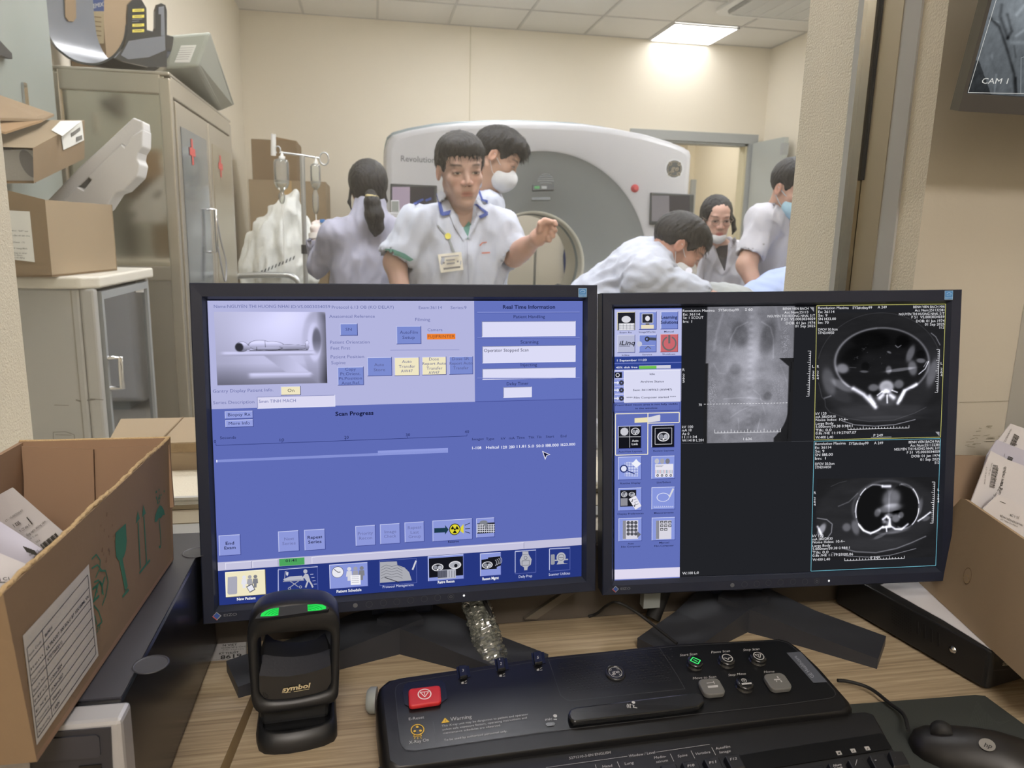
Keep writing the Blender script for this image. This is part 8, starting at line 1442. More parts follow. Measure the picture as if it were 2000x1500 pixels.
def cloth(name, sd, m, parent, fold=.004, st=(1, 1, .45), freq=38, it=2, fn=None, label=None):
    v, F = sd.nets(); v = relax(v, F, it); N = vnorm(v, F); w = wav(v, freq, 8, 0, st); w = 1-np.abs(w)*1.3; w2 = wav(v, freq*2.2, 8, 8, st); v = v+N*(w*fold+w2*fold*.35)[:, None]
    if fn is not None: v = fn(v, N)
    o = np_mesh(name, [(v, F)], m, parent); 
    if label: o['label'] = label
    return o, BVHTree.FromPolygons([tuple(p) for p in v], [tuple(int(i) for i in f) for f in F])
def tree_of(v, F): return BVHTree.FromPolygons([tuple(p) for p in v], [tuple(int(i) for i in f) for f in F])
def drape(name, parent, trees, polys, m, th=.003, off=.002, step=5, label=None):
    """pieces of cloth or print that lie on a curved surface and follow it"""
    bm = bmesh.new(); trees = trees if isinstance(trees, list) else [trees]
    for poly in polys:
        vs = [bm.verts.new((x, y, 0)) for x, y in poly]
        try: bm.faces.new(vs)
        except ValueError: pass
    bmesh.ops.triangulate(bm, faces=bm.faces)
    for _ in range(6):
        es = [e for e in bm.edges if e.calc_length() > step]
        if not es: break
        bmesh.ops.subdivide_edges(bm, edges=es, cuts=1); bmesh.ops.triangulate(bm, faces=[f for f in bm.faces if len(f.verts) > 3])
    bm.verts.index_update(); last = None; miss = []; D = []
    for v in bm.verts:
        d = ray(v.co.x, v.co.y).normalized(); best = None
        for t in trees:
            h = t.ray_cast(CAM, d)
            if h[0] is not None and (best is None or h[3] < best[1]): best = (h[0], h[3])
        if best: D.append(best[1]); v.co = CAM+d*(best[1]-off)
        else: miss.append((v, d))
    if not D: bm.free(); return None
    md = float(np.median(D))
    for v in bm.verts:
        dv = (v.co-CAM)
        if v not in [q[0] for q in miss] and abs(dv.length-md) > .16: v.co = CAM+dv.normalized()*(md-off)
    for v, d in miss: v.co = CAM+d*(md-off)
    bm.verts.ensure_lookup_table(); V = [v.co.copy() for v in bm.verts]; n = len(V); V += [CAM+(p-CAM).normalized()*((p-CAM).length+th) for p in V]; fs = []
    for f in bm.faces:
        ix_ = [v.index for v in f.verts]; ix_ = ix_ if (V[ix_[1]]-V[ix_[0]]).cross(V[ix_[2]]-V[ix_[0]]).dot(CAM-V[ix_[0]]) > 0 else ix_[::-1]; fs += [ix_, [n+i for i in ix_[::-1]]]
    fs += [[e.verts[0].index, e.verts[1].index, n+e.verts[1].index, n+e.verts[0].index] for e in bm.edges if len(e.link_faces) == 1]
    bm.free(); q = MB().add(V, fs, m); me = q.mesh(name, True); o = link_mesh(name, me, m, parent, smooth=False)
    if label: o['label'] = label
    return o
def legs(P, hip, foot, parent, right, coat=False):
    s = Sdf((min(hip[0], foot[0])-.32, min(hip[1], foot[1])-.28, 0.0), (max(hip[0], foot[0])+.32, max(hip[1], foot[1])+.28, hip[2]+.12), .013); r = np.array(right); up_ = np.array([0, 0, 1.])
    for q in (-1, 1): h = hip+r*q*.085; kx = foot+r*q*.10; kn = (h+np.array([kx[0], kx[1], .1]))/2+np.array([0, 0, .02]); s.chain([h, kn, np.array([kx[0], kx[1], .09])], [.085, .062, .052], .02)
    np_mesh('trousers', [s.nets()], trou, parent)
    fwd = np.array([-r[1], r[0], 0])
    for q in (-1, 1): k = foot+r*q*.10; b = Sdf((k[0]-.2, k[1]-.2, 0), (k[0]+.2, k[1]+.2, .14), .009); b.cap(k+np.array([0, 0, .045])-fwd*.04, k+np.array([0, 0, .036])+fwd*.13, .040, .032, .02); np_mesh('shoe', [b.nets()], shoe, parent)
def G(*p): return A3(PX(p[0], p[1], Y=p[2]))
def hand(sd, wr, kn, fingers, thumb, r=.0085):
    sd.cap(wr, kn[0], .024, .016, .014); sd.cap(wr, kn[-1], .024, .015, .014); sd.cap(kn[0], kn[-1], .014, .013, .012)
    for k_, f in zip(kn, fingers): sd.chain([k_]+f, [r*1.05, r, r*.9, r*.8][:len(f)+1], .004)
    sd.chain(thumb, [.013, .0105, .0095, .0085][:len(thumb)], .006); return sd
def mask_mesh(P, kind, m, sag=0):
    s = Sdf((-.09, -.01, -.13), (.09, .135, .02), .0032)
    if kind == 'cup': s.ell((0, .058, -.050), (.059, .062, .056), k=.01); s.ell((0, .088, -.034), (.030, .034, .032), k=.02)
    else: s.ell((0, .052, -.052), (.060, .060, .056), k=.01); s.ell((0, .080, -.030), (.030, .030, .030), k=.02)
    x, y, z = np.meshgrid(*s.ax, indexing='ij'); s.f = np.maximum(s.f, (.012-y).astype(np.float32)); s.f = np.maximum(s.f, (z-(.008-.32*np.abs(x))).astype(np.float32)); v, F = s.nets(); v = relax(v, F, 1); v[:, 2] += sag; o = np_mesh('face_mask', [(v@P.R*P.sc+P.O, F)], m, P.t)
    b = MB()
    for q in (-1, 1):
        e = P.L(q*.078, -.004, .012); b.tube([Vector(e), Vector(P.L(q*.062, .030, -.010)), Vector(P.L(q*.052, .055, -.020+sag))], .0012, 5, m); e2 = P.L(q*.078, -.008, -.018); b.tube([Vector(e2), Vector(P.L(q*.064, .020, -.050)), Vector(P.L(q*.050, .045, -.066+sag))], .0012, 5, m)
    b.build('ear_loop', o); return o
# ---------------------------------------------------------------- man in front, white coat with blue piping
def fr_of(right, upv): r = np.array(right, float); r /= np.linalg.norm(r); u = np.array(upv, float); u -= r*(u@r); u /= np.linalg.norm(u); return np.array([r, np.cross(u, r), u])
def torso(sd, N_, RS, LS, hip, d=0, chest=(.17, .108, .17), waist=(.155, .105, .19), hem=(.175, .12, .26), sh=.062):
    R = fr_of(LS-RS, N_-hip)           # rows: side, front/back, up
    c = (RS+LS)/2; u = R[2]; a = lambda r: tuple(q+d for q in r)
    sd.ell(c-u*.13, a(chest), R, .05); sd.ell(c-u*.30, a(waist), R, .06); sd.ell(c-u*.50, a(hem), R, .06)
    sd.cap(RS, LS, sh+d, sh+d, .05); sd.cap(N_-u*.005, RS+u*.005, .048+d, .052+d, .05); sd.cap(N_-u*.005, LS+u*.005, .048+d, .052+d, .05); return R
def bounds(*ps, m=.25): a = np.array(ps); return a.min(0)-m, a.max(0)+m
DL = np.array([0, 0, 1.])
HA = (899, 338); YA = 2.62
P = Person('man in a white short-sleeved coat with blue piping and a badge, facing the window', HA, YA, (.14, -.97, -.16), (-.06, -.05, 1), 'b4968a', 0, 'short', 1.0, (float(PX(880, 560, Y=2.66).x), 2.70, 0))
N_ = G(904, 416, 2.66); RS = G(812, 446, 2.60); LS = G(974, 450, 2.68); hip = G(880, 800, 2.68); lo, hi = bounds(RS, LS, N_, m=.20); lo[2] = .72; hi[2] -= .06
EL = G(772, 512, 2.56); ER = G(1004, 500, 2.62); WR = G(1051, 464, 2.46)
sd = Sdf(lo, hi, .0075); R = torso(sd, N_, RS, LS, hip, .0, (.180, .110, .145), (.165, .11, .2), (.185, .125, .3), .056)
sl1 = RS+(EL-RS)*.80; sl2 = LS+(ER-LS)*.86
sd.cap(RS, sl1, .060, .068, .04); sd.cap(LS, sl2, .058, .068, .04)
d1 = (EL-RS)/np.linalg.norm(EL-RS); d2 = (ER-LS)/np.linalg.norm(ER-LS)
sd.cap(sl1+d1*.034, sl1+d1*.11, .060, .080, .004, 's'); sd.cap(sl2+d2*.036, sl2+d2*.11, .060, .078, .004, 's')
vb = G(912, 468, 2.50); sd.cap(N_+np.array([0, -.035, .03]), vb+np.array([0, -.01, 0]), .050, .004, .008, 's')
coatA, tA = cloth('coat', sd, coat_w, P.t, .0085, (1, 1, .42), 30)
s2 = Sdf(bounds(RS, LS, EL, N_, m=.14)[0], bounds(RS, LS, N_, m=.12)[1], .006); torso(s2, N_, RS, LS, hip, -.016, (.180, .110, .145), (.165, .11, .2), (.185, .125, .3), .056); s2.cap(N_+np.array([0, .01, -.03]), P.L(0, -.035, -.12), .062, .056, .03); s2.cap(RS, EL, .046, .038, .02)
vS, FS = P.skin(s2)
lo = np.minimum(np.minimum(ER, WR), G(1090, 425, 2.40))-.06; hi = np.maximum(np.maximum(ER, WR), G(1090, 425, 2.46))+.07; s3 = Sdf(lo, hi, .0032); s3.cap(LS+(ER-LS)*.6, ER, .038, .036, .02); s3.cap(ER, WR, .036, .0235, .02); s3.cap(ER+(WR-ER)*.25, ER+(WR-ER)*.5, .036, .031, .02)
yh = 2.435; kn = [G(1064, 438, yh), G(1068, 445, yh-.004), G(1068, 453, yh), G(1064, 460, yh+.006)]
hand(s3, WR, kn, [[G(1075, 434, yh-.02), G(1083, 434, yh-.035), G(1086, 439, yh-.04)], [G(1080, 444, yh-.025), G(1084, 450, yh-.03), G(1078, 455, yh-.015)], [G(1078, 454, yh-.022), G(1080, 461, yh-.022), G(1073, 464, yh-.006)], [G(1072, 463, yh-.012), G(1073, 469, yh-.012), G(1067, 470, yh)]], [G(1054, 448, yh-.01), G(1056, 437, yh-.02), G(1064, 431, yh-.025), G(1073, 432, yh-.03)], .0088)
v3, F3 = s3.nets(); v3 = relax(v3, F3, 1); P.parts.append((v3, F3, np.tile(srgb('c09b8c'), (len(v3), 1))))
W2 = G(792, 610, 2.50); s4 = Sdf(bounds(EL, W2, m=.1)[0], bounds(EL, W2, m=.1)[1], .005); s4.cap(EL, W2, .037, .026, .02); s4.cap(RS+(EL-RS)*.7, EL, .039, .037, .02); hk = W2+np.array([.02, -.02, -.05])
kk = [W2+np.array([x_, -.03, -.075]) for x_ in (-.015, .005, .025, .043)]; hand(s4, W2, kk, [[k_+np.array([0, -.01, -.035]), k_+np.array([.0, .0, -.06])] for k_ in kk], [W2+np.array([-.02, -.03, -.03]), W2+np.array([-.035, -.05, -.06])]); P.skin(s4)
bodyA = P.body(); P.add_hair(num=1300, L=.018, seed=2)
trees = [tA, tree_of(vS, FS)]
drape('undershirt', P.t, trees, [[(905, 445), (916, 432), (921, 440), (914, 468)]], tee, .002, .004)
drape('collar', P.t, trees, [[(862, 372), (868, 376), (884, 408), (914, 463), (905, 470), (886, 440), (879, 420), (864, 418), (853, 379)], [(926, 388), (936, 392), (948, 404), (953, 418), (938, 424), (930, 440), (918, 468), (914, 463), (922, 425)]], coat_w, .004, .005)
drape('blue_piping', P.t, trees, [[(852, 378), (857, 377), (866, 413), (864, 421), (860, 419)], [(862, 415), (881, 410), (878, 419), (864, 422)], [(926, 399), (931, 398), (953, 414), (951, 420)], [(953, 413), (953, 420), (939, 427), (935, 422)], [(807, 396), (826, 387), (828, 391), (810, 400)], [(830, 390), (842, 385), (843, 390), (832, 394)]], blue_tr, .003, .010)
drape('sleeve_lining', P.t, [tA], [[(752, 486), (766, 486), (790, 495), (808, 507), (800, 511), (780, 501), (752, 492)]], tee, .003, .003)
drape('seam_line', P.t, [tA], [[(911, 470), (913, 470), (916, 552), (914, 552)]], mat('cloth_seam_grey', '9fa3b0', .9), .001, .0015)
drape('chest_emblem', P.t, [tA], [[(936, 479), (942, 473), (951, 472), (951, 474), (943, 475), (938, 481)], [(941, 493), (957, 492), (957, 494.5), (941, 495.5)]], mat('red_embroidery', 'c07a6e', .8), .001, .002)
drape('lanyard', P.t, [tA], [[(853, 440), (856, 439), (876, 462), (873, 464)], [(873, 462), (876, 460), (889, 492), (884, 493)]], mat('lanyard_grey', '8b9296', .7), .002, .004)
drape('lanyard_clip', P.t, [tA], [[(875+6*math.cos(a), 461+6*math.sin(a)) for a in [i*PI/8 for i in range(16)]]], mat('yellow_clip', 'c9c04e', .5), .006, .006)
o = drape('badge', P.t, [tA], [[(855, 497), (901, 492), (905, 527), (861, 533)]], mat('badge_white', 'dddbd0', .4), .004, .008, 60)
drape('print', o, [tA], [[(861, 501), (896, 497.5), (896.5, 500), (861.5, 503.5)], [(871, 507), (888, 505.5), (888, 508), (871, 509.5)], [(872, 514), (888, 512), (888.5, 515), (872.5, 517)], [(865, 512), (869, 511.5), (869, 515), (865, 515.5)], [(892, 509), (896, 508.5), (896, 512), (892, 512.5)], [(866, 523), (899, 519.5), (899.5, 523), (866.5, 527)]], mat('faded_print', '8c8c90', .6), .0006, .0128, 60)
legs(P, np.array([hip[0], hip[1]-.04, .86]), np.array([P.foot[0], P.foot[1]-.1, 0]), P.t, (1, 0, 0))
# ---------------------------------------------------------------- masked man behind him, looking down to the right
P = Person('masked man in a blue-piped white coat looking down, behind the front man', (966, 313), 3.14, (.84, -.22, -.48), (.48, 0, .86), 'b3917e', 0, 'volume', 1.0, (float(PX(945, 500, Y=3.2).x), 3.24, 0))
P.add_hair(num=1300, L=.020, seed=4, drop=.3); mask_mesh(P, 'cup', maskw)
N_ = G(952, 380, 3.20); RS = G(953, 410, 3.08); LS = G(946, 404, 3.38); hip = G(930, 760, 3.22); lo, hi = bounds(RS, LS, N_, m=.22); lo[2] = .75; hi[2] -= .08
sd = Sdf(lo, hi, .009); torso(sd, N_, RS, LS, hip, .0, (.175, .095, .17), (.16, .10, .2), (.175, .115, .3), .056); E1 = G(925, 500, 3.08); sd.cap(RS, E1, .058, .060, .03); sd.cap(N_+np.array([.03, -.0, .03]), G(966, 420, 3.12)+np.array([.05, 0, -.02]), .046, .012, .01, 's')
coatB, tB = cloth('coat', sd, coat_w, P.t, .005); s2 = Sdf(bounds(N_, m=.16)[0], bounds(N_, m=.14)[1], .007); torso(s2, N_, RS, LS, hip, -.02, (.175, .095, .17), (.16, .10, .2), (.175, .115, .3), .056); s2.cap(N_+np.array([0, 0, -.03]), P.L(0, -.035, -.12), .06, .056, .03); vS, FS = P.skin(s2)
hA_, wA_ = G(925, 570, 3.06), 0; s4 = Sdf(bounds(E1, hA_, m=.12)[0], bounds(E1, hA_, m=.12)[1], .006); s4.cap(E1, hA_, .038, .026, .02); kk = [hA_+np.array([x_, -.03, -.07]) for x_ in (-.02, 0, .02, .04)]; hand(s4, hA_, kk, [[k_+np.array([0, -.01, -.03]), k_+np.array([0, 0, -.055])] for k_ in kk], [hA_+np.array([-.02, -.02, -.03]), hA_+np.array([-.035, -.04, -.06])]); P.skin(s4); P.body()
drape('collar', P.t, [tB, tree_of(vS, FS)], [[(937, 348), (940, 352), (962, 400), (960, 412), (944, 392), (934, 365)]], coat_w, .004, .006); drape('blue_piping', P.t, [tB, tree_of(vS, FS)], [[(931, 366), (935, 365), (943, 388), (940, 391)], [(940, 388), (953, 391), (952, 399), (948, 394), (940, 392)]], blue_tr, .003, .012)
legs(P, np.array([hip[0], 3.22, .86]), np.array([P.foot[0], P.foot[1], 0]), P.t, (0, 1, 0))
# ---------------------------------------------------------------- woman seen from behind with a ponytail
P = Person('woman in a lilac-white coat seen from behind, black ponytail, raising a vial', (718, 372), 3.30, (-.12, .98, -.12), (0, .12, 1), 'c69a80', 1, 'long', .97, (float(PX(715, 500, Y=3.3).x), 3.28, 0))
pt = Sdf(bounds(G(725, 385, 3.12), G(735, 465, 3.12), m=.1)[0], bounds(G(725, 385, 3.18), G(735, 465, 3.12), m=.09)[1], .0042); pt.chain([G(724, 380, 3.18), G(727, 396, 3.13), G(731, 420, 3.125), G(735, 444, 3.14), G(733, 459, 3.155)], [.022, .030, .036, .028, .008], .015); x, y, z = np.meshgrid(*pt.ax, indexing='ij'); pt.f += (.0020*np.sin(x*520+2*np.sin(z*40))*np.sin(y*300)).astype(np.float32)
for a_, b_, c_ in ((G(686, 362, 3.26), G(682, 395, 3.25), G(689, 418, 3.24)), (G(750, 365, 3.30), G(754, 392, 3.28), G(749, 412, 3.26))): q = Sdf(bounds(a_, c_, m=.05)[0], bounds(a_, c_, m=.05)[1], .0035); q.chain([a_, b_, c_], [.006, .006, .002], .01); pt2 = q.nets(); P.parts_h = getattr(P, 'parts_h', [])+[pt2]
P.add_hair([pt.nets()]+P.parts_h, num=300, L=.012, seed=5, drop=.9)
b = MB(); c = Vector(G(726, 384, 3.135)); b.lathe(c-Vector((0, 0, .007)), (.1, 0, 1), [(.020, 0), (.027, .004), (.027, .010), (.020, .014)], 18, mat('beige_hair_tie', 'b5a878', .7)); b.build('hair_tie', P.t)
N_ = G(722, 428, 3.235); LS = G(655, 462, 3.22); RS = G(772, 462, 3.26); hip = G(712, 760, 3.26); lo, hi = bounds(LS, RS, N_, G(600, 520, 3.3), m=.13); lo[2] = .75
E_l, W_l = G(620, 518, 3.32), G(617, 474, 3.34); sd = Sdf(lo, hi, .008); torso(sd, N_, LS, RS, hip, 0, (.155, .10, .16), (.145, .10, .19), (.17, .12, .3), .052); sd.cap(N_-np.array([0, 0, .02]), N_+np.array([0, .02, .050]), .076, .068, .03); sd.cap(LS, E_l, .052, .050, .03); sd.cap(E_l, W_l, .048, .040, .02); E_r = G(800, 540, 3.36); sd.cap(RS, E_r, .054, .048, .03); sd.cap(W_l, W_l+(W_l-E_l)*.5, .034, .034, .004, 's')
coatC, tC = cloth('coat', sd, coat_l, P.t, .006, (1, 1, .5), 30)
tp = G(622, 444, 3.35); s4 = Sdf(bounds(W_l, tp, m=.06)[0], bounds(W_l, tp, m=.07)[1], .0034); s4.cap(W_l+(E_l-W_l)*.3, W_l, .027, .025, .02); pw = G(619, 458, 3.35); kn = [G(626, 446, 3.36), G(622, 444, 3.35), G(617, 444, 3.345), G(613, 447, 3.34)]
hand(s4, pw, kn, [[G(632, 440, 3.37), G(637, 443, 3.365)], [G(627, 436, 3.365), G(633, 438, 3.36)], [G(618, 434, 3.36), G(624, 433, 3.37)], [G(612, 437, 3.35), G(616, 434, 3.36)]], [G(626, 458, 3.33), G(632, 452, 3.33), G(633, 446, 3.34)], .008)
v4, F4 = s4.nets(); v4 = relax(v4, F4, 1); P.parts.append((v4, F4, np.tile(srgb('d3c8c2'), (len(v4), 1))))
s2 = Sdf(bounds(N_, m=.15)[0], bounds(N_, m=.12)[1], .008); torso(s2, N_, LS, RS, hip, -.02, (.155, .10, .16), (.145, .10, .19), (.17, .12, .3), .052); s2.cap(N_-np.array([0, 0, .03]), P.L(0, -.035, -.12), .055, .052, .03); P.skin(s2)
s5 = Sdf(bounds(E_r, m=.16)[0], bounds(E_r, m=.16)[1], .007); wr = E_r+np.array([.02, .10, -.06]); s5.cap(E_r, wr, .036, .025, .02); kk = [wr+np.array([x_, .06, -.03]) for x_ in (-.03, -.01, .01, .03)]; hand(s5, wr, kk, [[k_+np.array([0, .02, -.02])] for k_ in kk], [wr+np.array([-.03, .02, 0]), wr+np.array([-.04, .05, 0])]); P.skin(s5); P.body()
b = MB(); b.tube([Vector(W_l+(W_l-E_l)*.15), Vector(W_l+(W_l-E_l)*.40)], .029, 16, mat('glove_cuff', 'd9d4cc', .6)); b.build('glove_cuff', P.t)
legs(P, np.array([hip[0], 3.3, .84]), np.array([P.foot[0], P.foot[1], 0]), P.t, (1, 0, 0))
v0 = G(630, 448, 3.352); v1 = G(630, 432, 3.352); b = MB(); b.lathe(v0, (0, 0, 1), [(.009, 0), (.010, .002), (.010, .026), (.006, .030)], 16, clear_glass('infusion_plastic')); tv = thing('medicine_vial', 'small clear vial with a blue cap in the hand of the woman seen from behind', 'vial', tuple(v0)); b.build('glass_body', tv); b = MB(); b.lathe(v0+np.array([0, 0, .028]), (0, 0, 1), [(.010, 0), (.0105, .002), (.0105, .012), (.009, .014)], 16, mat('blue_cap', '3f79ba', .4)); b.build('cap', tv)
# ---------------------------------------------------------------- man bent over the table
P = Person('man in a white coat bent low over the table, black hair and mask, turned right', (1320, 487), 2.60, (.78, -.22, -.60), (.55, 0, .80), 'a88070', 0, 'short', 1.0, (float(PX(1120, 560, Y=2.66).x), 2.70, 0))
P.add_hair(num=1300, L=.018, seed=6, drop=.4); mask_mesh(P, 'flat', maskw)
N_ = G(1260, 508, 2.64); RS = G(1264, 546, 2.46); LS = G(1280, 502, 2.82); hip = G(1056, 668, 2.80); lo, hi = bounds(RS, LS, N_, hip, m=.18); lo[2] = .62; E_r = G(1385, 592, 2.42)
sd = Sdf(lo, hi, .0085); ax_ = (hip-N_)/np.linalg.norm(hip-N_); R = fr_of(LS-RS, N_-hip); c = (RS+LS)/2
sd.ell(c+ax_*.06, (.185, .125, .16), R, .05); sd.ell(c+ax_*.24, (.172, .130, .19), R, .06); sd.ell(c+ax_*.42, (.17, .14, .20), R, .06); sd.cap(RS, LS, .070, .066, .05); sd.cap(N_+ax_*.03, RS, .055, .06, .05); sd.cap(N_+ax_*.03, LS, .055, .06, .05); sl = RS+(E_r-RS)*.80; sd.cap(RS, sl, .070, .066, .04); dd_ = (E_r-RS)/np.linalg.norm(E_r-RS); sd.cap(sl+dd_*.03, sl+dd_*.1, .060, .07, .004, 's'); sd.cap(c+ax_*.45, np.array([hip[0]+.02, 2.82, .70]), .17, .17, .06)
coatD, tD = cloth('coat', sd, coat_w, P.t, .0075, (.6, 1, 1.2), 34)
s2 = Sdf(bounds(N_, m=.15)[0], bounds(N_, m=.13)[1], .007); s2.cap(N_+ax_*.06, P.L(0, -.03, -.10), .058, .054, .03); P.skin(s2)
wr = G(1420, 640, 2.45); s4 = Sdf(bounds(E_r, wr, m=.1)[0], bounds(E_r, wr, m=.1)[1], .006); s4.cap(sl, E_r, .042, .042, .02); s4.cap(E_r, wr, .041, .026, .02); kk = [wr+np.array([.05, y_, -.03]) for y_ in (-.03, -.01, .01, .03)]; hand(s4, wr, kk, [[k_+np.array([.03, 0, -.015])] for k_ in kk], [wr+np.array([0, .03, 0]), wr+np.array([.03, .05, -.01])]); P.skin(s4); P.body()
legs(P, np.array([hip[0]+.02, 2.84, .82]), np.array([P.foot[0]+.02, P.foot[1]+.16, 0]), P.t, (0, 1, 0))
# ---------------------------------------------------------------- woman with glasses and lowered mask
P = Person('woman with glasses and a mask lowered to her chin, white coat over a dark shirt', (1399, 429), 3.40, (-.14, -.95, -.22), (-.05, -.2, 1), 'c4a091', 1, 'long', .88, (float(PX(1405, 500, Y=3.4).x), 3.50, 0))
q = Sdf(bounds(G(1432, 420, 3.44), G(1436, 455, 3.44), m=.06)[0], bounds(G(1430, 420, 3.44), G(1436, 455, 3.44), m=.06)[1], .004); q.chain([G(1424, 415, 3.46), G(1431, 430, 3.45), G(1434, 448, 3.44), G(1430, 458, 3.44)], [.014, .013, .010, .003], .01); P.add_hair([q.nets()], num=250, L=.01, seed=7, drop=.9)
s = Sdf((-.075, .0, -.125), (.075, .115, -.03), .0032); s.ell((0, .048, -.078), (.050, .050, .036), k=.01); s.ell((0, .078, -.088), (.018, .020, .022), k=.02); x, y, z = np.meshgrid(*s.ax, indexing='ij'); s.f = np.maximum(s.f, (z-(-.068+np.abs(x)*.25)).astype(np.float32)); s.f = np.maximum(s.f, (.005-y).astype(np.float32)); v, F = s.nets(); v = relax(v, F, 1); mk = np_mesh('face_mask', [(v@P.R*P.sc+P.O, F)], maskw, P.t)
b = MB()
for q_ in (-1, 1): b.tube([Vector(P.L(q_*.074, -.004, .012)), Vector(P.L(q_*.058, .040, -.040)), Vector(P.L(q_*.046, .058, -.072))], .0012, 5, maskw)
b.build('ear_loop', mk)
b = MB(); gm_ = mat('thin_metal_frame', '8a7a6c', .3, metal=.8)
for q_ in (-1, 1): b.tube([Vector(P.L(q_*.031+.021*math.cos(a), .098, .004+.017*math.sin(a))) for a in [i*PI/10 for i in range(21)]], .0011, 6, gm_); b.tube([Vector(P.L(q_*.052, .098, .010)), Vector(P.L(q_*.074, .06, .012)), Vector(P.L(q_*.078, .0, .014))], .0011, 5, gm_)
b.tube([Vector(P.L(-.010, .100, .008)), Vector(P.L(0, .102, .011)), Vector(P.L(.010, .100, .008))], .0011, 5, gm_); b.build('glasses', P.t)
N_ = G(1408, 482, 3.45); RS = G(1352, 508, 3.42); LS = G(1462, 500, 3.50); hip = G(1408, 760, 3.62); lo, hi = bounds(RS, LS, N_, m=.17); lo[2] = .75; hi[2] -= .05; sd = Sdf(lo, hi, .0085); torso(sd, N_, RS, LS, hip, 0, (.150, .10, .16), (.145, .10, .19), (.165, .12, .3), .050); E_ = G(1348, 590, 3.36); E2 = G(1468, 590, 3.42); sd.cap(RS, E_, .052, .050, .03); sd.cap(LS, E2, .052, .050, .03); sd.cap(N_+np.array([0, -.03, .03]), G(1410, 530, 3.30), .046, .014, .008, 's')
coatE, tE = cloth('coat', sd, coat_g, P.t, .005, (1, 1, .5), 30); s2 = Sdf(bounds(RS, LS, N_, m=.12)[0], bounds(RS, LS, N_, m=.1)[1], .008); torso(s2, N_, RS, LS, hip, -.016, (.150, .10, .16), (.145, .10, .19), (.165, .12, .3), .050); s2.cap(N_-np.array([0, 0, .03]), P.L(0, -.035, -.12), .050, .050, .03); vS, FS = P.skin(s2)
for k_, e_ in ((0, E_), (1, E2)):
    wr = e_+np.array([.03-.06*k_, -.10, -.10]); s4 = Sdf(bounds(e_, wr, m=.12)[0], bounds(e_, wr, m=.12)[1], .007); s4.cap(e_, wr, .036, .024, .02); kk = [wr+np.array([x_, -.05, -.04]) for x_ in (-.03, -.01, .01, .03)]; hand(s4, wr, kk, [[k2+np.array([0, -.02, -.025])] for k2 in kk], [wr+np.array([.03, -.02, 0]), wr+np.array([.045, -.04, -.01])]); P.skin(s4)
P.body(); T_ = [tE, tree_of(vS, FS)]
drape('dark_shirt', P.t, T_, [[(1397, 482), (1422, 478), (1420, 500), (1418, 526), (1414, 530), (1404, 505)]], mat('dark_patterned_shirt', '3e3c40', .8, var=.3, vscale=60), .002, .004)
drape('lapel', P.t, T_, [[(1383, 466), (1396, 480), (1404, 505), (1416, 532), (1410, 536), (1394, 522), (1386, 508), (1390, 502), (1375, 501), (1376, 480)], [(1422, 476), (1436, 462), (1441, 480), (1437, 500), (1428, 520), (1418, 534), (1416, 528), (1421, 500)]], coat_g, .004, .006)
legs(P, np.array([hip[0], 3.6, .84]), np.array([P.foot[0], P.foot[1]+.08, 0]), P.t, (1, 0, 0))
# ---------------------------------------------------------------- man with a blue mask at the right, half behind the pillar
P = Person('man with a pale blue mask and white short-sleeved shirt, half hidden by the pillar', (1546, 373), 3.00, (.26, -.88, -.34), (.1, -.3, 1), 'b08d7c', 0, 'short', 1.0, (float(PX(1530, 500, Y=3.1).x), 3.12, 0))
P.add_hair(num=900, L=.012, seed=8, drop=.4); mask_mesh(P, 'flat', maskb)
N_ = G(1550, 418, 3.06); RS = G(1490, 434, 3.02); LS = G(1622, 440, 3.10); hip = G(1530, 760, 3.24); lo, hi = bounds(RS, LS, N_, m=.19); lo[2] = .75; hi[2] -= .07; E_ = G(1458, 518, 2.96); sd = Sdf(lo, hi, .0085); torso(sd, N_, RS, LS, hip, 0, (.175, .11, .17), (.165, .11, .2), (.18, .12, .3)); sl = RS+(E_-RS)*.72; sd.cap(RS, sl, .062, .060, .04); dd_ = (E_-RS)/np.linalg.norm(E_-RS); sd.cap(sl+dd_*.03, sl+dd_*.1, .054, .066, .004, 's'); sd.cap(LS, G(1640, 530, 3.1), .06, .06, .04); sd.cap(N_+np.array([0, -.03, .03]), G(1548, 462, 2.94), .048, .008, .008, 's')
coatF, tF = cloth('shirt', sd, coat_g, P.t, .005, (1, 1, .5), 30); s2 = Sdf(bounds(N_, m=.17)[0], bounds(N_, m=.13)[1], .008); torso(s2, N_, RS, LS, hip, -.018, (.175, .11, .17), (.165, .11, .2), (.18, .12, .3)); s2.cap(N_-np.array([0, 0, .03]), P.L(0, -.035, -.12), .058, .054, .03); vS, FS = P.skin(s2)
for a_, e_, wr in ((sl, E_, G(1484, 585, 2.86)), (G(1630, 510, 3.1), G(1645, 540, 3.08), G(1600, 620, 2.95))): s4 = Sdf(bounds(a_, e_, wr, m=.12)[0], bounds(a_, e_, wr, m=.1)[1], .006); s4.cap(a_, e_, .044, .040, .02); s4.cap(e_, wr, .040, .026, .02); kk = [wr+np.array([x_, -.04, -.06]) for x_ in (-.03, -.01, .01, .03)]; hand(s4, wr, kk, [[k2+np.array([0, -.015, -.03])] for k2 in kk], [wr+np.array([.03, -.02, -.02]), wr+np.array([.045, -.04, -.03])]); P.skin(s4)
P.body(); T_ = [tF, tree_of(vS, FS)]; drape('collar', P.t, T_, [[(1510, 396), (1521, 398), (1524, 430), (1534, 462), (1524, 448), (1516, 434), (1503, 430), (1515, 425)]], coat_g, .004, .006); drape('pocket_pin', P.t, T_, [[(1489, 476), (1493, 475), (1494, 478), (1490, 479)]], mat('pin_grey', '8a8a8c', .5), .002, .003); 
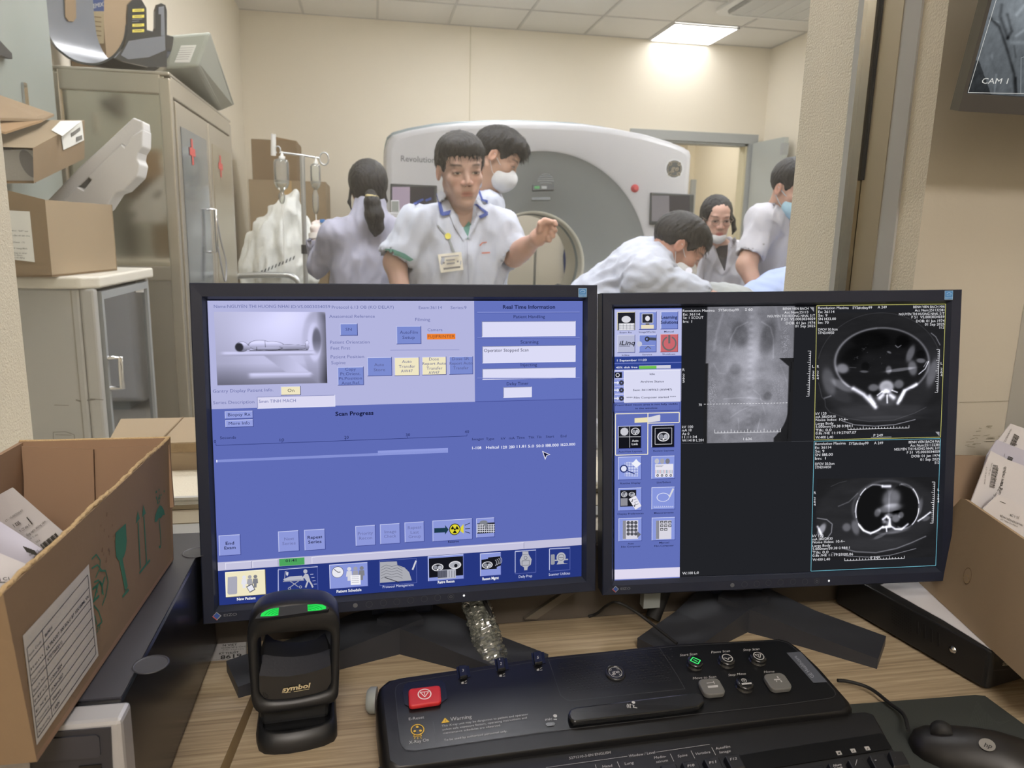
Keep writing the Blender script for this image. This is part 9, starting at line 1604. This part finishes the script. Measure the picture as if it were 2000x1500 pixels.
legs(P, np.array([hip[0], 3.2, .86]), np.array([P.foot[0], P.foot[1], 0]), P.t, (1, 0, 0))
# ---------------------------------------------------------------- covered patient on the table
sheetm = mat('light_blue_sheet', 'a3b2d6', .9, bump=.2, bscale=30, bdist=.008); sd = Sdf((1.05, 2.45, .80), (2.35, 3.0, 1.26), .012)
a0 = G(1500, 552, 3.0); a1 = G(1560, 530, 3.0); c_ = G(1552, 600, 2.74); sd.ell(c_, (.22, .19, .155), k=.06); sd.ell(c_+np.array([.35, 0, -.02]), (.30, .18, .13), k=.06); sd.f = np.maximum(sd.f, (.885-np.broadcast_to(sd.ax[2][None, None, :], sd.f.shape)).astype(np.float32))
o, _t = cloth('bed_sheet', sd, sheetm, None, .010, (1, .4, 1), 24); o['label'] = 'light blue sheet covering the body on the scanner table'; o['category'] = 'sheet'
b = Sdf(bounds(G(1400, 570, 2.75), m=.3)[0], bounds(G(1400, 570, 2.75), m=.3)[1], .009); pc = G(1404, 578, 2.70); b.ell(pc, (.14, .12, .050), None, .02); st_z = float(pc[2]-.046); o, _t = cloth('pillow', b, mat('grey_pillow_cloth', 'a2a6a6', .9), None, .003); o['label'] = 'grey rounded pillow on the table in front of the woman with glasses'; o['category'] = 'pillow'
b = MB(); c = G(1345, 529, 2.5); b.lathe(c, (-.2, -1, .1), [(.011, 0), (.012, .004), (.009, .007)], 18, emit('eef0ff', 1.3)); b.build('exam_light', None, 'tiny bright round light below the mask of the bent man', 'light')

t = thing('stretcher', 'steel stretcher bed carrying the sheet and pillow, hidden below the pillar edge', 'stretcher', (1.6, 2.72, 0))
b = MB(); b.b2(1.12, 2.5, 2.48, 2.88, .80, .882, mat('mattress_grey', '8f9696', .7)); b.build('mattress', t, bevel=.02)
b = MB(); b.b2(1.12, 2.5, 2.50, 2.86, .75, .80, alu); b.b2(1.17, 2.45, 2.54, 2.84, .30, .34, alu); b.build('frame', t)
for x_ in (1.2, 2.4):
    for y_ in (2.55, 2.81): b = MB(); b.tube([(x_, y_, .0), (x_, y_, .76)], .018, 8, alu); b.build('leg', t)
# white translucent bag by the drip stand
sd = Sdf(bounds(G(485, 590, 4.5), G(600, 370, 4.5), m=.2)[0], bounds(G(485, 590, 4.5), G(600, 370, 4.5), m=.2)[1], .010)
q = [G(577, 384, 4.5), G(560, 420, 4.5), G(545, 470, 4.5), G(540, 530, 4.52), G(540, 640, 4.52)]; sd.chain(q, [.03, .08, .14, .17, .18], .04); sd.cap(G(590, 440, 4.5), G(588, 540, 4.5), .05, .09, .04); sd.cap(G(500, 470, 4.52), G(505, 560, 4.52), .04, .08, .05)
bagm = mat('bag_white_film', 'd5d8d4', .4, bump=.5, bscale=30, bdist=.01, spec=.6); o, tb2 = cloth('plastic_bag', sd, bagm, None, .016, (1, 1, .35), 26); o['label'] = 'large white plastic bag beside the drip stand, dark lettering low on it'; o['category'] = 'bag'
b = MB(); b.b2(q[4][0]-.17, q[4][0]+.2, 4.36, 4.68, 0, float(q[4][2])-.12, mat('trolley_white', 'b9bcbc', .5)); b.build('low_trolley', None, 'low white trolley under the plastic bag', 'trolley', bevel=.01)
drape('lettering', o, [tb2], [[(508+i*7, 536-i*3.1), (511+i*7, 534.5-i*3.1), (513.5+i*7, 527-i*3.1), (510.5+i*7, 528.5-i*3.1)] for i in range(10)], mat('bag_print', '4a4c50', .7), .001, .003)
b = MB(); p = G(765, 432, 4.6); b.box(p, (.10, .08, .10), shell); b.box(p+np.array([.02, 0, .085]), (.05, .05, .07), mat('pale_grey_plastic', '8b908e', .4)); b.tube([Vector((p[0], p[1], 0)), Vector(p)], .02, 10, alu); b.build('injector', None, 'small white device on a pole behind the woman with the ponytail', 'device', bevel=.008)
